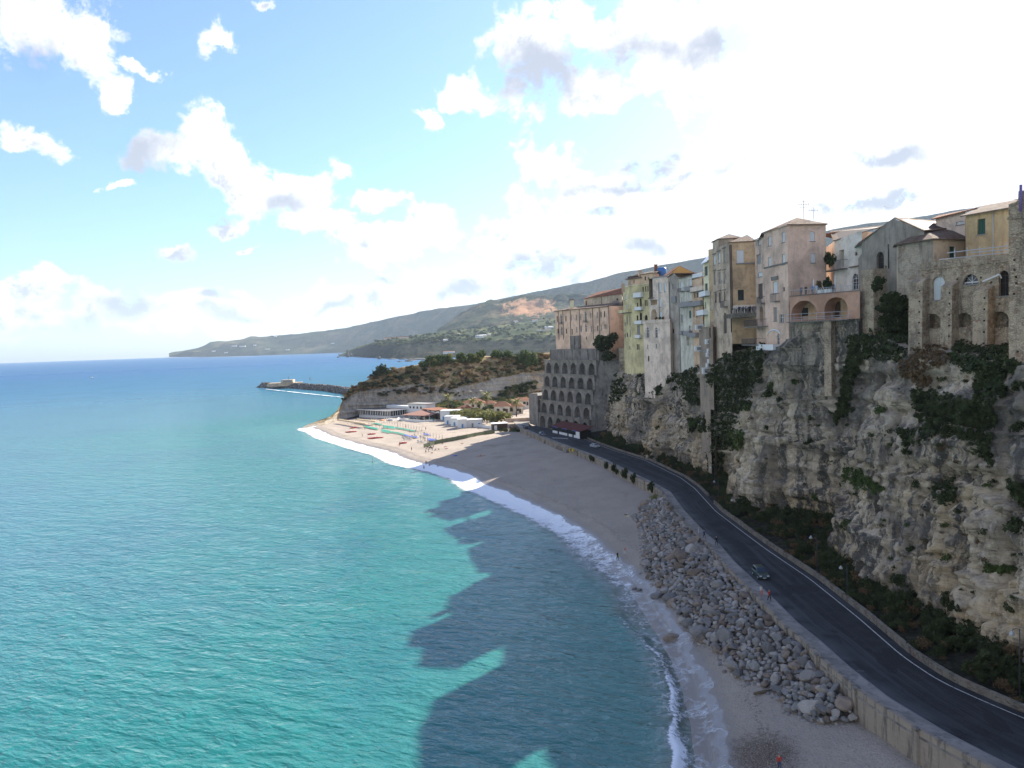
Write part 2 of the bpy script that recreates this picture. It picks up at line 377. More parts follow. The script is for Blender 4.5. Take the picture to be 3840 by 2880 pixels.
def rock_material(name, pale, grey, ochre, stain_amt=0.82, zs=1.0, ochre_low=True):
    t = material(name); p = t.pos
    warp = t.noise(p, 0.12, 4, 0.6, out=1)
    pw = t.vmath('ADD', p, t.scale_vec(t.vmath('SUBTRACT', warp, (0.5, 0.5, 0.5)), (5, 5, 2.0)))
    big = t.noise(p, 0.05, 6, 0.6, 0.5); mid = t.noise(pw, 0.28, 7, 0.62); fine = t.noise(p, 1.6, 8, 0.68)
    strata = t.noise(t.scale_vec(pw, (0.05, 0.05, 1.0)), 1.1*zs, 6, 0.65); strata2 = t.noise(t.scale_vec(p, (0.10, 0.10, 1.0)), 4.0*zs, 4, 0.6)
    c = t.mix(t.ss(big, 0.40, 0.62), (*pale, 1), (*grey, 1)); c = t.mix(t.math('MULTIPLY', t.ss(mid, 0.47, 0.60), 0.75), c, (*grey, 1))
    och = t.noise(t.vmath('ADD', p, (31, 7, 0)), 0.07, 5, 0.6, 0.3)
    oc = t.ss(och, 0.45, 0.62)
    if ochre_low:
        s = t.new('ShaderNodeSeparateXYZ'); t.l.new(p, s.inputs[0]); oc = t.math('MULTIPLY', t.math('ADD', oc, 0.15), t.ss(s.outputs[2], 34, 12), clamp=True)
    c = t.mix(t.math('MULTIPLY', oc, 0.6), c, (*ochre, 1))
    c = t.mix(t.math('MULTIPLY', t.ss(strata, 0.52, 0.66), 0.55), c, (*tuple(x*0.55 for x in grey), 1)); c = t.mix(t.math('MULTIPLY', t.ss(strata2, 0.55, 0.72), 0.40), c, (*tuple(x*0.62 for x in pale), 1))
    st = t.noise(t.scale_vec(pw, (1.0, 1.0, 0.07)), 0.55, 6, 0.68); stm = t.ss(t.noise(p, 0.045, 4, 0.6, 0.4), 0.36, 0.54)
    c = t.mix(t.math('MULTIPLY', t.math('MULTIPLY', t.ss(st, 0.45, 0.58), stm), stain_amt), c, (0.060, 0.058, 0.056, 1))
    blot = t.noise(t.vmath('ADD', pw, (11, 3, 5)), 0.42, 7, 0.7)
    c = t.mix(t.math('MULTIPLY', t.ss(blot, 0.55, 0.66), stain_amt*0.65), c, (0.075, 0.072, 0.068, 1))
    c = t.mix(t.math('MULTIPLY', t.ss(fine, 0.52, 0.75), 0.55), c, (*tuple(min(0.75, x*1.35) for x in pale), 1)); c = t.mix(t.math('MULTIPLY', t.ss(fine, 0.46, 0.32), 0.5), c, (*tuple(x*0.45 for x in grey), 1))
    zone = t.noise(t.vmath('ADD', p, (71, 13, 9)), 0.055, 5, 0.62, 0.6); c = t.mix(t.math('MULTIPLY', t.ss(zone, 0.46, 0.60), stain_amt*0.75), c, (0.125, 0.113, 0.10, 1))
    hv = t.voro(pw, 0.8); hole = t.ss(hv, 0.16, 0.10)
    hm = t.ss(t.noise(p, 0.16, 3), 0.52, 0.62); c = t.mix(t.math('MULTIPLY', hole, t.math('MULTIPLY', hm, 0.85)), c, (0.035, 0.033, 0.03, 1))
    h = t.math('ADD', t.math('MULTIPLY', mid, 0.9), t.math('ADD', t.math('MULTIPLY', fine, 0.55), t.math('ADD', t.math('MULTIPLY', strata2, 0.95), t.math('MULTIPLY', hole, -0.5))))
    return setb(t, c, 0.95, 0.1, t.bump(h, 0.9, 0.55))

M_CLIFF = rock_material('limestone_cliff_face', (0.65, 0.54, 0.40), (0.36, 0.305, 0.24), (0.55, 0.395, 0.215), 0.92)
M_HEADROCK = rock_material('sandstone_headland', (0.46, 0.41, 0.33), (0.34, 0.305, 0.255), (0.44, 0.32, 0.19), 0.45, 0.55, False)
M_LEAF_DARK = foliage('dark_leaves', (0.024, 0.034, 0.013), (0.064, 0.080, 0.030))
M_LEAF_MID = foliage('green_leaves', (0.038, 0.064, 0.018), (0.095, 0.125, 0.036))
M_LEAF_OLIVE = foliage('olive_leaves', (0.12, 0.13, 0.042), (0.25, 0.245, 0.09))
M_LEAF_DRY = foliage('dry_grass', (0.25, 0.16, 0.07), (0.42, 0.28, 0.13))
M_LEAF_BROWN = foliage('brown_scrub', (0.10, 0.062, 0.032), (0.17, 0.115, 0.058))
M_BARK = plain('bark', (0.12, 0.09, 0.06), 0.95)
M_WHITE = plain('white_paint', (0.72, 0.72, 0.70), 0.6, var=0.08)
M_SHUT_W = plain('white_shutter', (0.66, 0.68, 0.68), 0.6, var=0.1, scale=3)
M_SHUT_G = plain('green_shutter', (0.025, 0.085, 0.060), 0.55)
M_SHUT_D = plain('dark_shutter', (0.025, 0.035, 0.032), 0.5)
M_GLASS = glass('window_glass'); M_DARK = plain('dark_interior', (0.018, 0.017, 0.016), 0.9)
M_BROWN = plain('brown_wood', (0.075, 0.05, 0.035), 0.7); M_GREYP = plain('grey_panel', (0.26, 0.25, 0.24), 0.8)
M_IRON = plain('dark_iron', (0.04, 0.04, 0.045), 0.5, 0.5); M_STEEL = plain('pale_steel', (0.45, 0.46, 0.47), 0.4, 0.5)
M_PIPE = plain('rusty_pipe', (0.065, 0.05, 0.045), 0.7)
M_TILE = tiles('old_roof_tiles', (0.215, 0.135, 0.092), (0.15, 0.105, 0.075), (0.27, 0.215, 0.165), 0.8); M_TILE_RED = tiles('red_roof_tiles', (0.29, 0.115, 0.06), (0.23, 0.095, 0.052), (0.30, 0.185, 0.115), 0.3)
M_STONE = rubble('rubble_stone'); M_STONE2 = rubble('patched_pale_rubble', (0.50, 0.42, 0.32), (0.36, 0.30, 0.23), (0.34, 0.19, 0.12), 2.2); M_STONE_D = rubble('dark_rubble_stone', (0.27, 0.24, 0.19), (0.12, 0.11, 0.095))
M_CONC = plaster('weathered_concrete', (0.160, 0.156, 0.150), (0.045, 0.045, 0.044), 0.85, (0.13, 0.125, 0.12))
M_BRASS = plain('rust_red', (0.10, 0.026, 0.020), 0.9)
P_ROSE = plaster('faded_rose_plaster', (0.49, 0.37, 0.29), amount=0.25); P_SAND = plaster('sand_plaster', (0.38, 0.325, 0.25), amount=0.5)
P_YEL = plaster('yellow_plaster', (0.42, 0.385, 0.23), (0.24, 0.21, 0.13), 0.4, (0.38, 0.34, 0.24))
P_PINKW = plaster('pale_pink_plaster', (0.53, 0.43, 0.37), (0.28, 0.23, 0.20), 0.6, (0.42, 0.36, 0.32)); P_GREYS = plaster('grey_side_plaster', (0.27, 0.25, 0.225), amount=0.6)
P_GREYW = plaster('grey_white_plaster', (0.40, 0.40, 0.36), amount=0.55, patch=(0.46, 0.45, 0.33)); P_ORANGE = plaster('peach_plaster', (0.44, 0.33, 0.235), amount=0.3)
P_CREAM = plaster('cream_plaster', (0.52, 0.48, 0.34), amount=0.3); P_BRNST = plaster('bare_brown_render', (0.21, 0.175, 0.14), amount=0.5)
P_PAL = plaster('grey_brown_render', (0.36, 0.295, 0.23), (0.13, 0.12, 0.11), 0.7); P_OCH = plaster('ochre_flaking_plaster', (0.37, 0.285, 0.19), (0.24, 0.17, 0.11), 0.5, (0.26, 0.16, 0.10))
P_PINK = plaster('dusty_pink_render', (0.47, 0.355, 0.29), (0.22, 0.19, 0.17), 0.35, (0.33, 0.27, 0.24)); P_PINK2 = plaster('stained_pink_render', (0.40, 0.31, 0.255), (0.13, 0.12, 0.115), 0.7)
P_WHITEH = plaster('whitewashed_render', (0.52, 0.49, 0.46), (0.30, 0.28, 0.26), 0.3); P_TERRA = plaster('terracotta_render', (0.34, 0.215, 0.16), (0.20, 0.15, 0.12), 0.5, (0.36, 0.30, 0.26))
P_GREYD = plaster('dark_grey_cement', (0.20, 0.185, 0.165), (0.07, 0.068, 0.065), 0.7, (0.28, 0.25, 0.21))

# ------------------------------------------------------------------ shoreline, beach, sea
SH = [(1190,1614),(1234,1637),(1291,1653),(1344,1669),(1458,1698),(1527,1730),(1609,1746),(1649,1753),(1710,1771),(1767,1789),(1792,1815),(1873,1844),
      (2063,1932),(2179,2001),(2248,2070),(2333,2140),(2395,2198),(2426,2240),(2472,2317),(2511,2371),(2557,2448),(2603,2549),(2642,2680),(2668,2803),(2685,2900),(2690,3100),(2690,3500),(2690,4200)]
shore = [(p.y, p.x) for p in (P(u, v, z=0.35) for u, v in SH)]
tip = P(1124, 1610, z=0.35); shore = [(tip.y+25, tip.x+6), (tip.y+4, tip.x+4)] + shore
shore = sorted(shore); shore = [(-60, shore[0][1])] + shore
ymin_s, ymax_s = shore[0][0], shore[-1][0]
def shore_x(y): return smooth_interp(y, shore, 1, 3.0)
WALLP = [(1952,1606),(2001,1626),(2066,1653),(2144,1681),(2234,1713),(2342,1767),(2433,1811),(2482,1840),(2525,1905),(2598,1988),(2654,2037),(2701,2096),(2794,2189),
         (2849,2244),(2924,2324),(3009,2395),(3112,2493),(3252,2607),(3447,2730),(3602,2813),(3731,2880),(3950,3000),(4300,3180)]
ZW = 6.15
wall = sorted((p.y, p.x) for p in (P(u, v, z=ZW) for u, v in WALLP))
wall = [(-40, wall[0][1]+14)] + wall
def wall_x(y): return interp(y, wall, 1)
WALL_FAR = wall[-1][0]
INP = [(1982,1592),(2016,1601),(2178,1640),(2225,1661),(2300,1689),(2415,1725),(2469,1750),(2553,1792),(2604,1830),(2684,1917),(2777,1988),(2874,2060),(3035,2169),(3215,2313),(3386,2462),(3525,2555),(3731,2648),(3840,2692),(4200,2850)]
ZR = 5.6
inner = sorted((p.y, p.x) for p in (P(u, v, z=ZR) for u, v in INP)); inner = [(-40, inner[0][1]+10)] + inner
def inner_x(y): return smooth_interp(y, inner, 1, 2.0)
SHV = np.array(shore)   # (y, x)
def shore_dist(X, Y):
    """signed distance to the waterline, positive on the sand"""
    xs = shore_x(Y); dx = X-xs
    slope = (shore_x(Y+4)-shore_x(Y-4))/8; return dx/np.sqrt(1+slope**2)

# sand
ys = np.concatenate([np.arange(-55, 60, 1.5), np.arange(60, 180, 0.5), np.arange(180, 360, 1.0), np.arange(360, 560, 2.0)])
tt = np.concatenate([np.linspace(-0.35, 0, 14)[:-1], np.linspace(0, 1, 70)**1.25])
xs = shore_x(ys); xe = np.where(ys < WALL_FAR-3, wall_x(ys)+1.2, np.clip(wall_x(ys)+1.2+(ys-WALL_FAR+3)*3, None, 70)); ze = np.where(ys < WALL_FAR, 2.7+np.clip((ys-80)/200, 0, 1)*1.6, 4.6)
T, Yg = np.meshgrid(tt, ys); Xg = xs[:, None] + T*(xe-xs)[:, None]
dist = shore_dist(Xg, Yg)
Zg = np.where(dist > 0, 0.30 + (ze[:, None]-0.30)*np.clip(dist/np.maximum((xe-xs)[:, None]*0.85, 1), 0, 1)**0.72, 0.30+dist*0.16)
amp = np.clip(dist/6, 0, 1)
Zg = Zg + amp*(0.22*fbm(Xg/9, Yg/9, 0.3, 3) + 0.10*fbm(Xg/1.8, Yg/1.8, 0.7, 3) + 0.07*perlin(Xg/0.7, Yg/0.7, 2.2)*(Yg < 180))
# low berm left by the waves
Zg = Zg + 0.35*np.exp(-((dist-6.5)/2.2)**2)*(0.6+0.4*perlin(Xg/14, Yg/14, 4))
t = material('beach_sand'); at = t.new('ShaderNodeAttribute', attribute_name='d'); d = at.outputs['Fac']
nb = t.noise(t.pos, 0.12, 6, 0.6); nm = t.noise(t.pos, 1.6, 6, 0.7); nf = t.noise(t.pos, 7.0, 4, 0.7); vp = t.voro(t.pos, 3.2)
c = t.mix(t.ss(nb, 0.35, 0.65), (0.40, 0.335, 0.27, 1), (0.345, 0.29, 0.235, 1))
c = t.mix(t.math('MULTIPLY', t.ss(nm, 0.5, 0.68), 0.42), c, (0.24, 0.205, 0.175, 1))
c = t.mix(t.math('MULTIPLY', t.ss(nf, 0.54, 0.64), 0.60), c, (0.14, 0.12, 0.105, 1)); c = t.mix(t.math('MULTIPLY', t.ss(nf, 0.42, 0.30), 0.25), c, (0.52, 0.46, 0.38, 1))
sw = t.noise(t.pos, 0.10, 6, 0.68, 0.5); c = t.mix(t.math('MULTIPLY', t.math('MULTIPLY', t.ss(sw, 0.54, 0.66), t.ss(d, 14, 24)), 0.55), c, (0.19, 0.15, 0.115, 1))
wr = t.math('ADD', d, t.math('MULTIPLY', t.math('SUBTRACT', t.noise(t.pos, 0.35, 4), 0.5), 3.0))
wr2 = t.math('ADD', d, t.math('MULTIPLY', t.math('SUBTRACT', t.noise(t.pos, 0.35, 5, 0.65), 0.5), 4.5))
line = t.math('MULTIPLY', t.ss(wr2, 4.9, 5.6), t.ss(wr2, 6.8, 5.8)); sp = t.ss(t.noise(t.pos, 3.0, 4, 0.7), 0.50, 0.60)
c = t.mix(t.math('MULTIPLY', t.math('MULTIPLY', line, sp), 0.75), c, (0.10, 0.08, 0.065, 1))
wet = t.ss(wr, 4.2, 1.2); c = t.mix(wet, c, (0.215, 0.18, 0.145, 1))
rg = t.math('ADD', 0.93, t.math('MULTIPLY', wet, -0.55))
seaweed = P(2855, 2825, z=1.5)
sv = t.vmath('LENGTH', t.vmath('MULTIPLY', t.vmath('SUBTRACT', t.pos, tuple(seaweed)), (0.20, 0.17, 0)), out=1)
swm = t.math('MULTIPLY', t.ss(t.math('ADD', sv, t.math('MULTIPLY', t.math('SUBTRACT', nm, 0.5), 1.3)), 0.95, 0.35), t.ss(nf, 0.32, 0.55)); c = t.mix(t.math('MULTIPLY', swm, 0.85), c, (0.075, 0.048, 0.030, 1))
hgt = t.math('ADD', t.math('MULTIPLY', nm, 0.8), t.math('ADD', t.math('MULTIPLY', nf, 0.5), t.math('MULTIPLY', vp, 0.5)))
hgt = t.math('MULTIPLY', hgt, t.math('SUBTRACT', 1.0, t.math('MULTIPLY', wet, 0.9)))
M_SAND = setb(t, c, rg, 0.25, t.bump(hgt, 0.9, 0.22))
V = np.stack([Xg, Yg, Zg], -1).reshape(-1, 3)
tag(link('beach', mesh_np('beach', V, grid_faces(len(ys), len(tt)), M_SAND, True, attrs={'d': dist.ravel()})), kind='structure')
def beach_z(x, y):
    i = int(np.argmin(np.abs(ys-y))); return float(np.interp(x, Xg[i], Zg[i]))
def on_beach(u, v):
    """point of the sand seen at a photo pixel"""
    z = 1.5
    for _ in range(14):
        p = P(u, v, z=z); z = 0.6*z + 0.4*beach_z(p.x, p.y)
    p = P(u, v, z=z); return Vector((p.x, p.y, beach_z(p.x, p.y)))

# sea: one sheet to the horizon, dense near the shore
ang = np.concatenate([np.linspace(-178, -62, 50)[:-1], np.linspace(-62, 45, 430), np.linspace(45, 180, 40)[1:]]); rad = np.concatenate([[0.5], np.geomspace(12, 60, 20), np.geomspace(61.5, 520, 260), np.geomspace(540, 15500, 84)])
A, Rr = np.meshgrid(np.radians(ang), rad); Xs = Rr*np.sin(A); Ys = Rr*np.cos(A)
ds = -shore_dist(Xs, np.clip(Ys, ymin_s+1, ymax_s-1)) + np.clip(Ys-ymax_s, 0, None)*0.6
fade = np.clip(1-(Rr/420), 0, 1)
sw_ = 0.20*fbm(Xs/11+0.3*Ys/11, Ys/6.5, 0.0, 3)+0.10*fbm(Xs/3.1, Ys/2.2, 3.0, 2)
crest = np.clip((155-Ys)/80, 0, 1)*np.clip(Ys/60, 0, 1)
bx = ds-(4.2+1.2*np.sin(Ys/17)+0.8*np.sin(Ys/6.3+1)+1.0*fbm(Xs/6, Ys/6, 8.0, 2))
Zs = sw_*fade*np.clip(ds/7, 0, 1) + 0.75*crest*np.exp(-np.where(bx > 0, (bx/2.2)**2, (bx/0.8)**2))*np.clip(ds, 0, 1)
t = material('sea_water'); p = t.pos; d = t.new('ShaderNodeAttribute', attribute_name='d').outputs['Fac']
farv = t.new('ShaderNodeCameraData').outputs['View Distance'] if False else t.vmath('LENGTH', t.vmath('MULTIPLY', p, (1, 1, 0)), out=1)
pat = t.noise(p, 0.018, 5, 0.55, 0.6); pat2 = t.noise(t.scale_vec(p, (0.5, 1.4, 1)), 0.05, 5, 0.6, 0.4)
c = t.mix(t.ss(d, 4, 55), (0.034, 0.165, 0.145, 1), (0.009, 0.128, 0.117, 1))
c = t.mix(t.ss(d, 45, 190), c, (0.024, 0.120, 0.155, 1)); c = t.mix(t.ss(d, 170, 700), c, (0.026, 0.112, 0.190, 1)); c = t.mix(t.ss(d, 500, 2200), c, (0.014, 0.080, 0.185, 1))
c = t.mix(t.ss(t.math('ADD', d, t.math('MULTIPLY', t.math('SUBTRACT', pat2, 0.5), 10)), 9, 1.5), c, (0.105, 0.125, 0.10, 1))
pt = t.math('MULTIPLY', t.ss(pat, 0.46, 0.64), 0.55); c = t.mix(pt, c, t.mix(0.5, c, (0.010, 0.07, 0.115, 1)))
c = t.mix(t.math('MULTIPLY', t.ss(pat2, 0.55, 0.7), 0.25), c, t.mix(0.6, c, (0.035, 0.19, 0.19, 1)))
rot = t.new('ShaderNodeVectorRotate', rotation_type='Z_AXIS'); t.l.new(p, rot.inputs['Vector']); rot.inputs['Angle'].default_value = R(24); pr = rot.outputs[0]
w1 = t.noise(t.scale_vec(pr, (0.45, 1.0, 1)), 0.30, 3, 0.55, 0.3); w2 = t.noise(t.scale_vec(pr, (0.55, 1.0, 1)), 0.95, 4, 0.6, 0.3); w3 = t.noise(t.scale_vec(pr, (0.6, 1.0, 1)), 0.07, 3, 0.5)
hh = t.math('ADD', t.math('MULTIPLY', w1, 1.0), t.math('ADD', t.math('MULTIPLY', w2, 0.50), t.math('MULTIPLY', w3, 0.9)))
# wave tops painted brighter, standing in for light passing through the water
c = t.mix(t.math('MULTIPLY', t.ss(t.math('ADD', t.math('MULTIPLY', w1, 0.6), t.math('MULTIPLY', w2, 0.4)), 0.42, 0.66), 0.35), c, t.mix(1.0, c, (1.55, 1.45, 1.4, 1), 'MULTIPLY'))
bn = t.bump(hh, 0.85, 0.80); M_SEA = setb(t, c, 0.9, 0.0, bn)
df = t.new('ShaderNodeBsdfDiffuse'); t.l.new(c, df.inputs[0]); t.l.new(bn, df.inputs['Normal'])
gl = t.new('ShaderNodeBsdfGlossy'); t.l.new(t.math('ADD', 0.06, t.ss(farv, 150, 3000, 0, 0.22)), gl.inputs['Roughness']); t.l.new(bn, gl.inputs['Normal']); gl.inputs[0].default_value = (1, 1, 1, 1)
fr_ = t.new('ShaderNodeFresnel'); fr_.inputs[0].default_value = 1.33; t.l.new(bn, fr_.inputs['Normal'])
# wave slopes keep the far sea from mirroring like flat glass
cap = t.math('MINIMUM', fr_.outputs[0], t.ss(farv, 90, 1400, 0.40, 0.16)); mx = t.new('ShaderNodeMixShader'); t.l.new(cap, mx.inputs[0]); t.l.new(df.outputs[0], mx.inputs[1]); t.l.new(gl.outputs[0], mx.inputs[2]); t.l.new(mx.outputs[0], t.out.inputs[0]); t.n.remove(t.b)
V = np.stack([Xs, Ys, Zs], -1).reshape(-1, 3)
tag(link('sea', mesh_np('sea', V, grid_faces(len(rad), len(ang)), M_SEA, True, attrs={'d': ds.ravel()})), kind='structure')

# surf: the thin white sheet running up the sand
t = material('surf_foam'); s = t.new('ShaderNodeSeparateXYZ'); t.l.new(t.uvc, s.inputs[0]); across = s.outputs[0]; wid = s.outputs[1]
p = t.pos; n1 = t.noise(p, 0.35, 6, 0.65, 0.4); n2 = t.noise(p, 1.5, 6, 0.7, 0.8); n3 = t.voro(t.vmath('ADD', p, t.scale_vec(t.noise(p, 0.8, 3, out=1), (1.5, 1.5, 0))), 0.75, 'DISTANCE_TO_EDGE')
lace = t.math('MULTIPLY', t.ss(n3, 0.20, 0.02), 0.75)
edge = t.math('MULTIPLY', t.ss(across, 0.0, 0.06), t.ss(across, 0.20, 0.10))
body = t.math('MULTIPLY', t.ss(across, 0.0, 0.10), t.ss(across, 1.0, 0.45))
dn = t.math('ADD', t.math('MULTIPLY', body, wid), t.math('MULTIPLY', t.math('SUBTRACT', t.math('ADD', t.math('MULTIPLY', n1, 0.6), t.math('MULTIPLY', n2, 0.6)), 0.6), 1.7))
a1 = t.ss(dn, 0.30, 0.75)
a2 = t.math('MULTIPLY', lace, t.math('MULTIPLY', t.ss(across, 1.0, 0.55), t.ss(n1, 0.42, 0.58)))
br = t.new('ShaderNodeAttribute', attribute_name='crest').outputs['Fac']
a3 = t.ss(t.math('ADD', br, t.math('MULTIPLY', t.math('SUBTRACT', n2, 0.5), 1.3)), 0.35, 0.70)
al = t.math('MAXIMUM', t.math('MAXIMUM', a1, t.math('MULTIPLY', a2, 0.55)), t.math('MAXIMUM', a3, t.math('MULTIPLY', edge, 0.22)), clamp=True)
al = t.math('MULTIPLY', al, t.ss(across, 0.0, 0.015)); al = t.math('MULTIPLY', al, t.ss(across, 1.0, 0.93))
setb(t, (0.80, 0.82, 0.83, 1), 0.6, 0.3, t.bump(n2, 0.6, 0.2)); t.b.inputs['Alpha'].default_value = 1; t.l.new(al, t.b.inputs['Alpha']); M_FOAM = t.m
fy = np.concatenate([np.arange(30, 200, 0.35), np.arange(200, ymax_s-2, 0.8)]); nfc = 60
fx = shore_x(fy); sl_ = (shore_x(fy+4)-shore_x(fy-4))/8; nx, ny = 1/np.sqrt(1+sl_**2), -sl_/np.sqrt(1+sl_**2)
lobes = 1.3*fbm(fy/9, 0*fy, 1.0, 3) + 0.7*np.abs(np.sin(fy/3.7+2*perlin(fy/15, 0*fy, 5)))+0.5*np.abs(np.sin(fy/1.3+3*perlin(fy/9, 0*fy, 7)))*np.clip((230-fy)/60, 0.2, 1)
landward = 1.1+lobes; width = np.interp(fy, [30, 110, 170, 230, 300, 440], [6.5, 7.0, 8.5, 9.5, 10, 9])
q = np.linspace(0, 1, nfc); D = landward[:, None] - q[None, :]*(landward+width)[:, None]
FX = fx[:, None] + nx[:, None]*D; FY = fy[:, None] + ny[:, None]*D
bz = np.where(D > 0, 0, 0.0)
FZ = np.empty_like(D)
for i in range(len(fy)):
    k = int(np.argmin(np.abs(ys-fy[i]))); FZ[i] = np.interp(FX[i], Xg[k], Zg[k])
seab = 4.2+1.2*np.sin(FY/17)+0.8*np.sin(FY/6.3+1)+1.0*fbm(FX/6, FY/6, 8.0, 2); bxf = -D-seab; cr = np.clip((155-FY)/80, 0, 1)*np.clip(FY/60, 0, 1)
seaz = 0.75*cr*np.exp(-np.where(bxf > 0, (bxf/2.2)**2, (bxf/0.8)**2))*np.clip(-D, 0, 1) + (0.20*fbm(FX/11+0.3*FY/11, FY/6.5, 0.0, 3)+0.10*fbm(FX/3.1, FY/2.2, 3.0, 2))*np.clip(-D/7, 0, 1)*np.clip(1-np.hypot(FX, FY)/420, 0, 1)
FZ = np.maximum(FZ, seaz) + 0.05 + 0.05*np.clip(1-np.abs(D)/6, 0, 1)
crest_a = cr*np.exp(-np.where(bxf > 0, (bxf/0.55)**2, (bxf/1.5)**2))*(0.55+0.45*np.clip(fbm(FY/7, FX*0, 2.0, 2)+0.6, 0, 1))
uvf = np.stack([np.broadcast_to(q[None, :], D.shape), np.broadcast_to(np.interp(fy, [30, 120, 170, 220, 300, 440], [0.2, 0.32, 0.6, 0.95, 1.2, 1.3])[:, None], D.shape)], -1).reshape(-1, 2)
tag(link('surf_foam', mesh_np('surf_foam', np.stack([FX, FY, FZ], -1).reshape(-1, 3), grid_faces(len(fy), nfc)[:, ::-1], M_FOAM, True, attrs={'crest': crest_a.ravel()}, uv=uvf)), kind='stuff', label='white surf washing up the curving sandy shoreline', cat='foam')

# ------------------------------------------------------------------ road
t = material('asphalt'); n = t.noise(t.pos, 0.35, 6, 0.6); n2 = t.noise(t.pos, 9, 4); s = t.new('ShaderNodeSeparateXYZ'); t.l.new(t.uvc, s.inputs[0])
lane = t.noise(t.vmath('MULTIPLY', t.uvc, (1.2, 0.025, 0)), 1.0, 5, 0.6)
c = t.mix(t.ss(n, 0.35, 0.7), (0.022, 0.022, 0.023, 1), (0.035, 0.035, 0.036, 1)); c = t.mix(t.math('MULTIPLY', t.ss(lane, 0.45, 0.66), 0.65), c, (0.065, 0.067, 0.071, 1))
c = t.mix(t.math('MULTIPLY', t.ss(t.noise(t.vmath('MULTIPLY', t.pos, (1, 0.45, 1)), 0.30, 2, 0.4), 0.58, 0.60), 0.7), c, (0.018, 0.018, 0.019, 1))
c = t.mix(t.math('MULTIPLY', t.math('MULTIPLY', t.ss(s.outputs[0], 5.2, 2.2), t.ss(t.noise(t.pos, 0.25, 5, 0.65), 0.30, 0.60)), 0.55), c, (0.105, 0.108, 0.112, 1)); c = t.mix(t.math('MULTIPLY', t.ss(n2, 0.5, 0.7), 0.3), c, (0.10, 0.10, 0.10, 1))
M_ASPH = setb(t, c, 0.88, 0.25, t.bump(n2, 0.3, 0.02))
M_PAVE = plaster('pavement_concrete', (0.20, 0.195, 0.185), (0.09, 0.088, 0.085), 0.6, (0.15, 0.145, 0.14)); 
t = material('worn_road_paint'); n = t.noise(t.pos, 3, 5, 0.7); M_PAINT = setb(t, t.mix(t.ss(n, 0.50, 0.68), (0.50, 0.50, 0.49, 1), (0.12, 0.12, 0.12, 1)), 0.7)
def strip(name, y, x0, x1, z, mat, m=2, kind='structure', thick=None):
    """ribbon between two edges given as x over y"""
    q = np.linspace(0, 1, m); X = x0[:, None]+q*(x1-x0)[:, None]; Y = np.broadcast_to(y[:, None], X.shape); Z = z if np.ndim(z) == 2 else np.broadcast_to(np.asarray(z), X.shape)
    uv = np.stack([q*(np.abs(x1-x0))[:, None], Y], -1).reshape(-1, 2)
    me = mesh_np(name, np.stack([X, Y, Z], -1).reshape(-1, 3), grid_faces(len(y), m), mat, False, uv=uv)
    o = link(name, me); return tag(o, kind=kind) if kind else o
ry = np.arange(-30, 400, 1.0)
wx = np.where(ry < WALL_FAR, wall_x(ry), wall[-1][1]-(ry-WALL_FAR)*0.10); ix = np.where(ry < 362, inner_x(ry), inner[-1][1]-(ry-362)*0.2)
ix = np.maximum(ix, wx+5.5)
strip('road', ry, wx+0.3, ix+1.3, np.full((len(ry), 6), ZR), M_ASPH, 6)
# far bend of the road, out in the sun beyond the arches
fb = [P(1935, 1588, z=ZR), P(1982, 1598, z=ZR), P(1990, 1560, z=ZR+0.3), P(1958, 1566, z=ZR+0.3)]
b = MB(); b.face([(q.x, q.y, ZR+0.012) for q in fb], M_PAVE); tag(b.build('road_bend'), kind='structure')
PAVW = np.interp(ry, [0, 60, 90, 200, 360], [2.7, 2.6, 2.4, 2.3, 2.5])
def kerbed(name, y, x0, x1, z0, z1, mat):
    n = len(y); V = np.concatenate([np.stack([x, y, np.full(n, z)], -1) for x, z in ((x0, z0), (x0, z1), (x1, z1), (x1, z0))])
    i = np.arange(n-1); F = np.concatenate([np.stack([i+k*n, i+1+k*n, i+1+(k+1)*n, i+(k+1)*n], -1) for k in range(3)])
    return link(name, mesh_np(name, V, F[:, ::-1], mat))
tag(kerbed('pavement', ry, wx+0.28, wx+PAVW, ZR-0.1, ZR+0.13, M_PAVE), kind='structure')
tag(strip('kerb', ry, wx+PAVW-0.16, wx+PAVW-0.005, ZR+0.134, plain('kerb_stone', (0.20, 0.20, 0.195), 0.85, var=0.3, scale=2), kind=None), kind='structure')
mk = (ry < 320); seg = ry[mk]
o = strip('edge_line', seg, ix[mk]-0.10, ix[mk]+0.06, ZR+0.005, M_PAINT, kind=None); tag(o, kind='structure')
zb = MB()
for k in range(6):
    q = P(2075+k*10, 1642+k*0.5, z=ZR); zb.box((q.x, q.y, ZR+0.006), (0.55, 3.0, 0.004), M_PAINT, rz=0.25)
tag(zb.build('crossing'), kind='structure')
cov = MB(); q = P(3227, 2518, z=ZR); cov.lathe((q.x, q.y, ZR-0.02), [(0.42, 0), (0.42, 0.03), (0.36, 0.035)], M_IRON, 20); tag(cov.build('manhole_cover'), 'round iron manhole cover in the road surface', 'manhole cover')

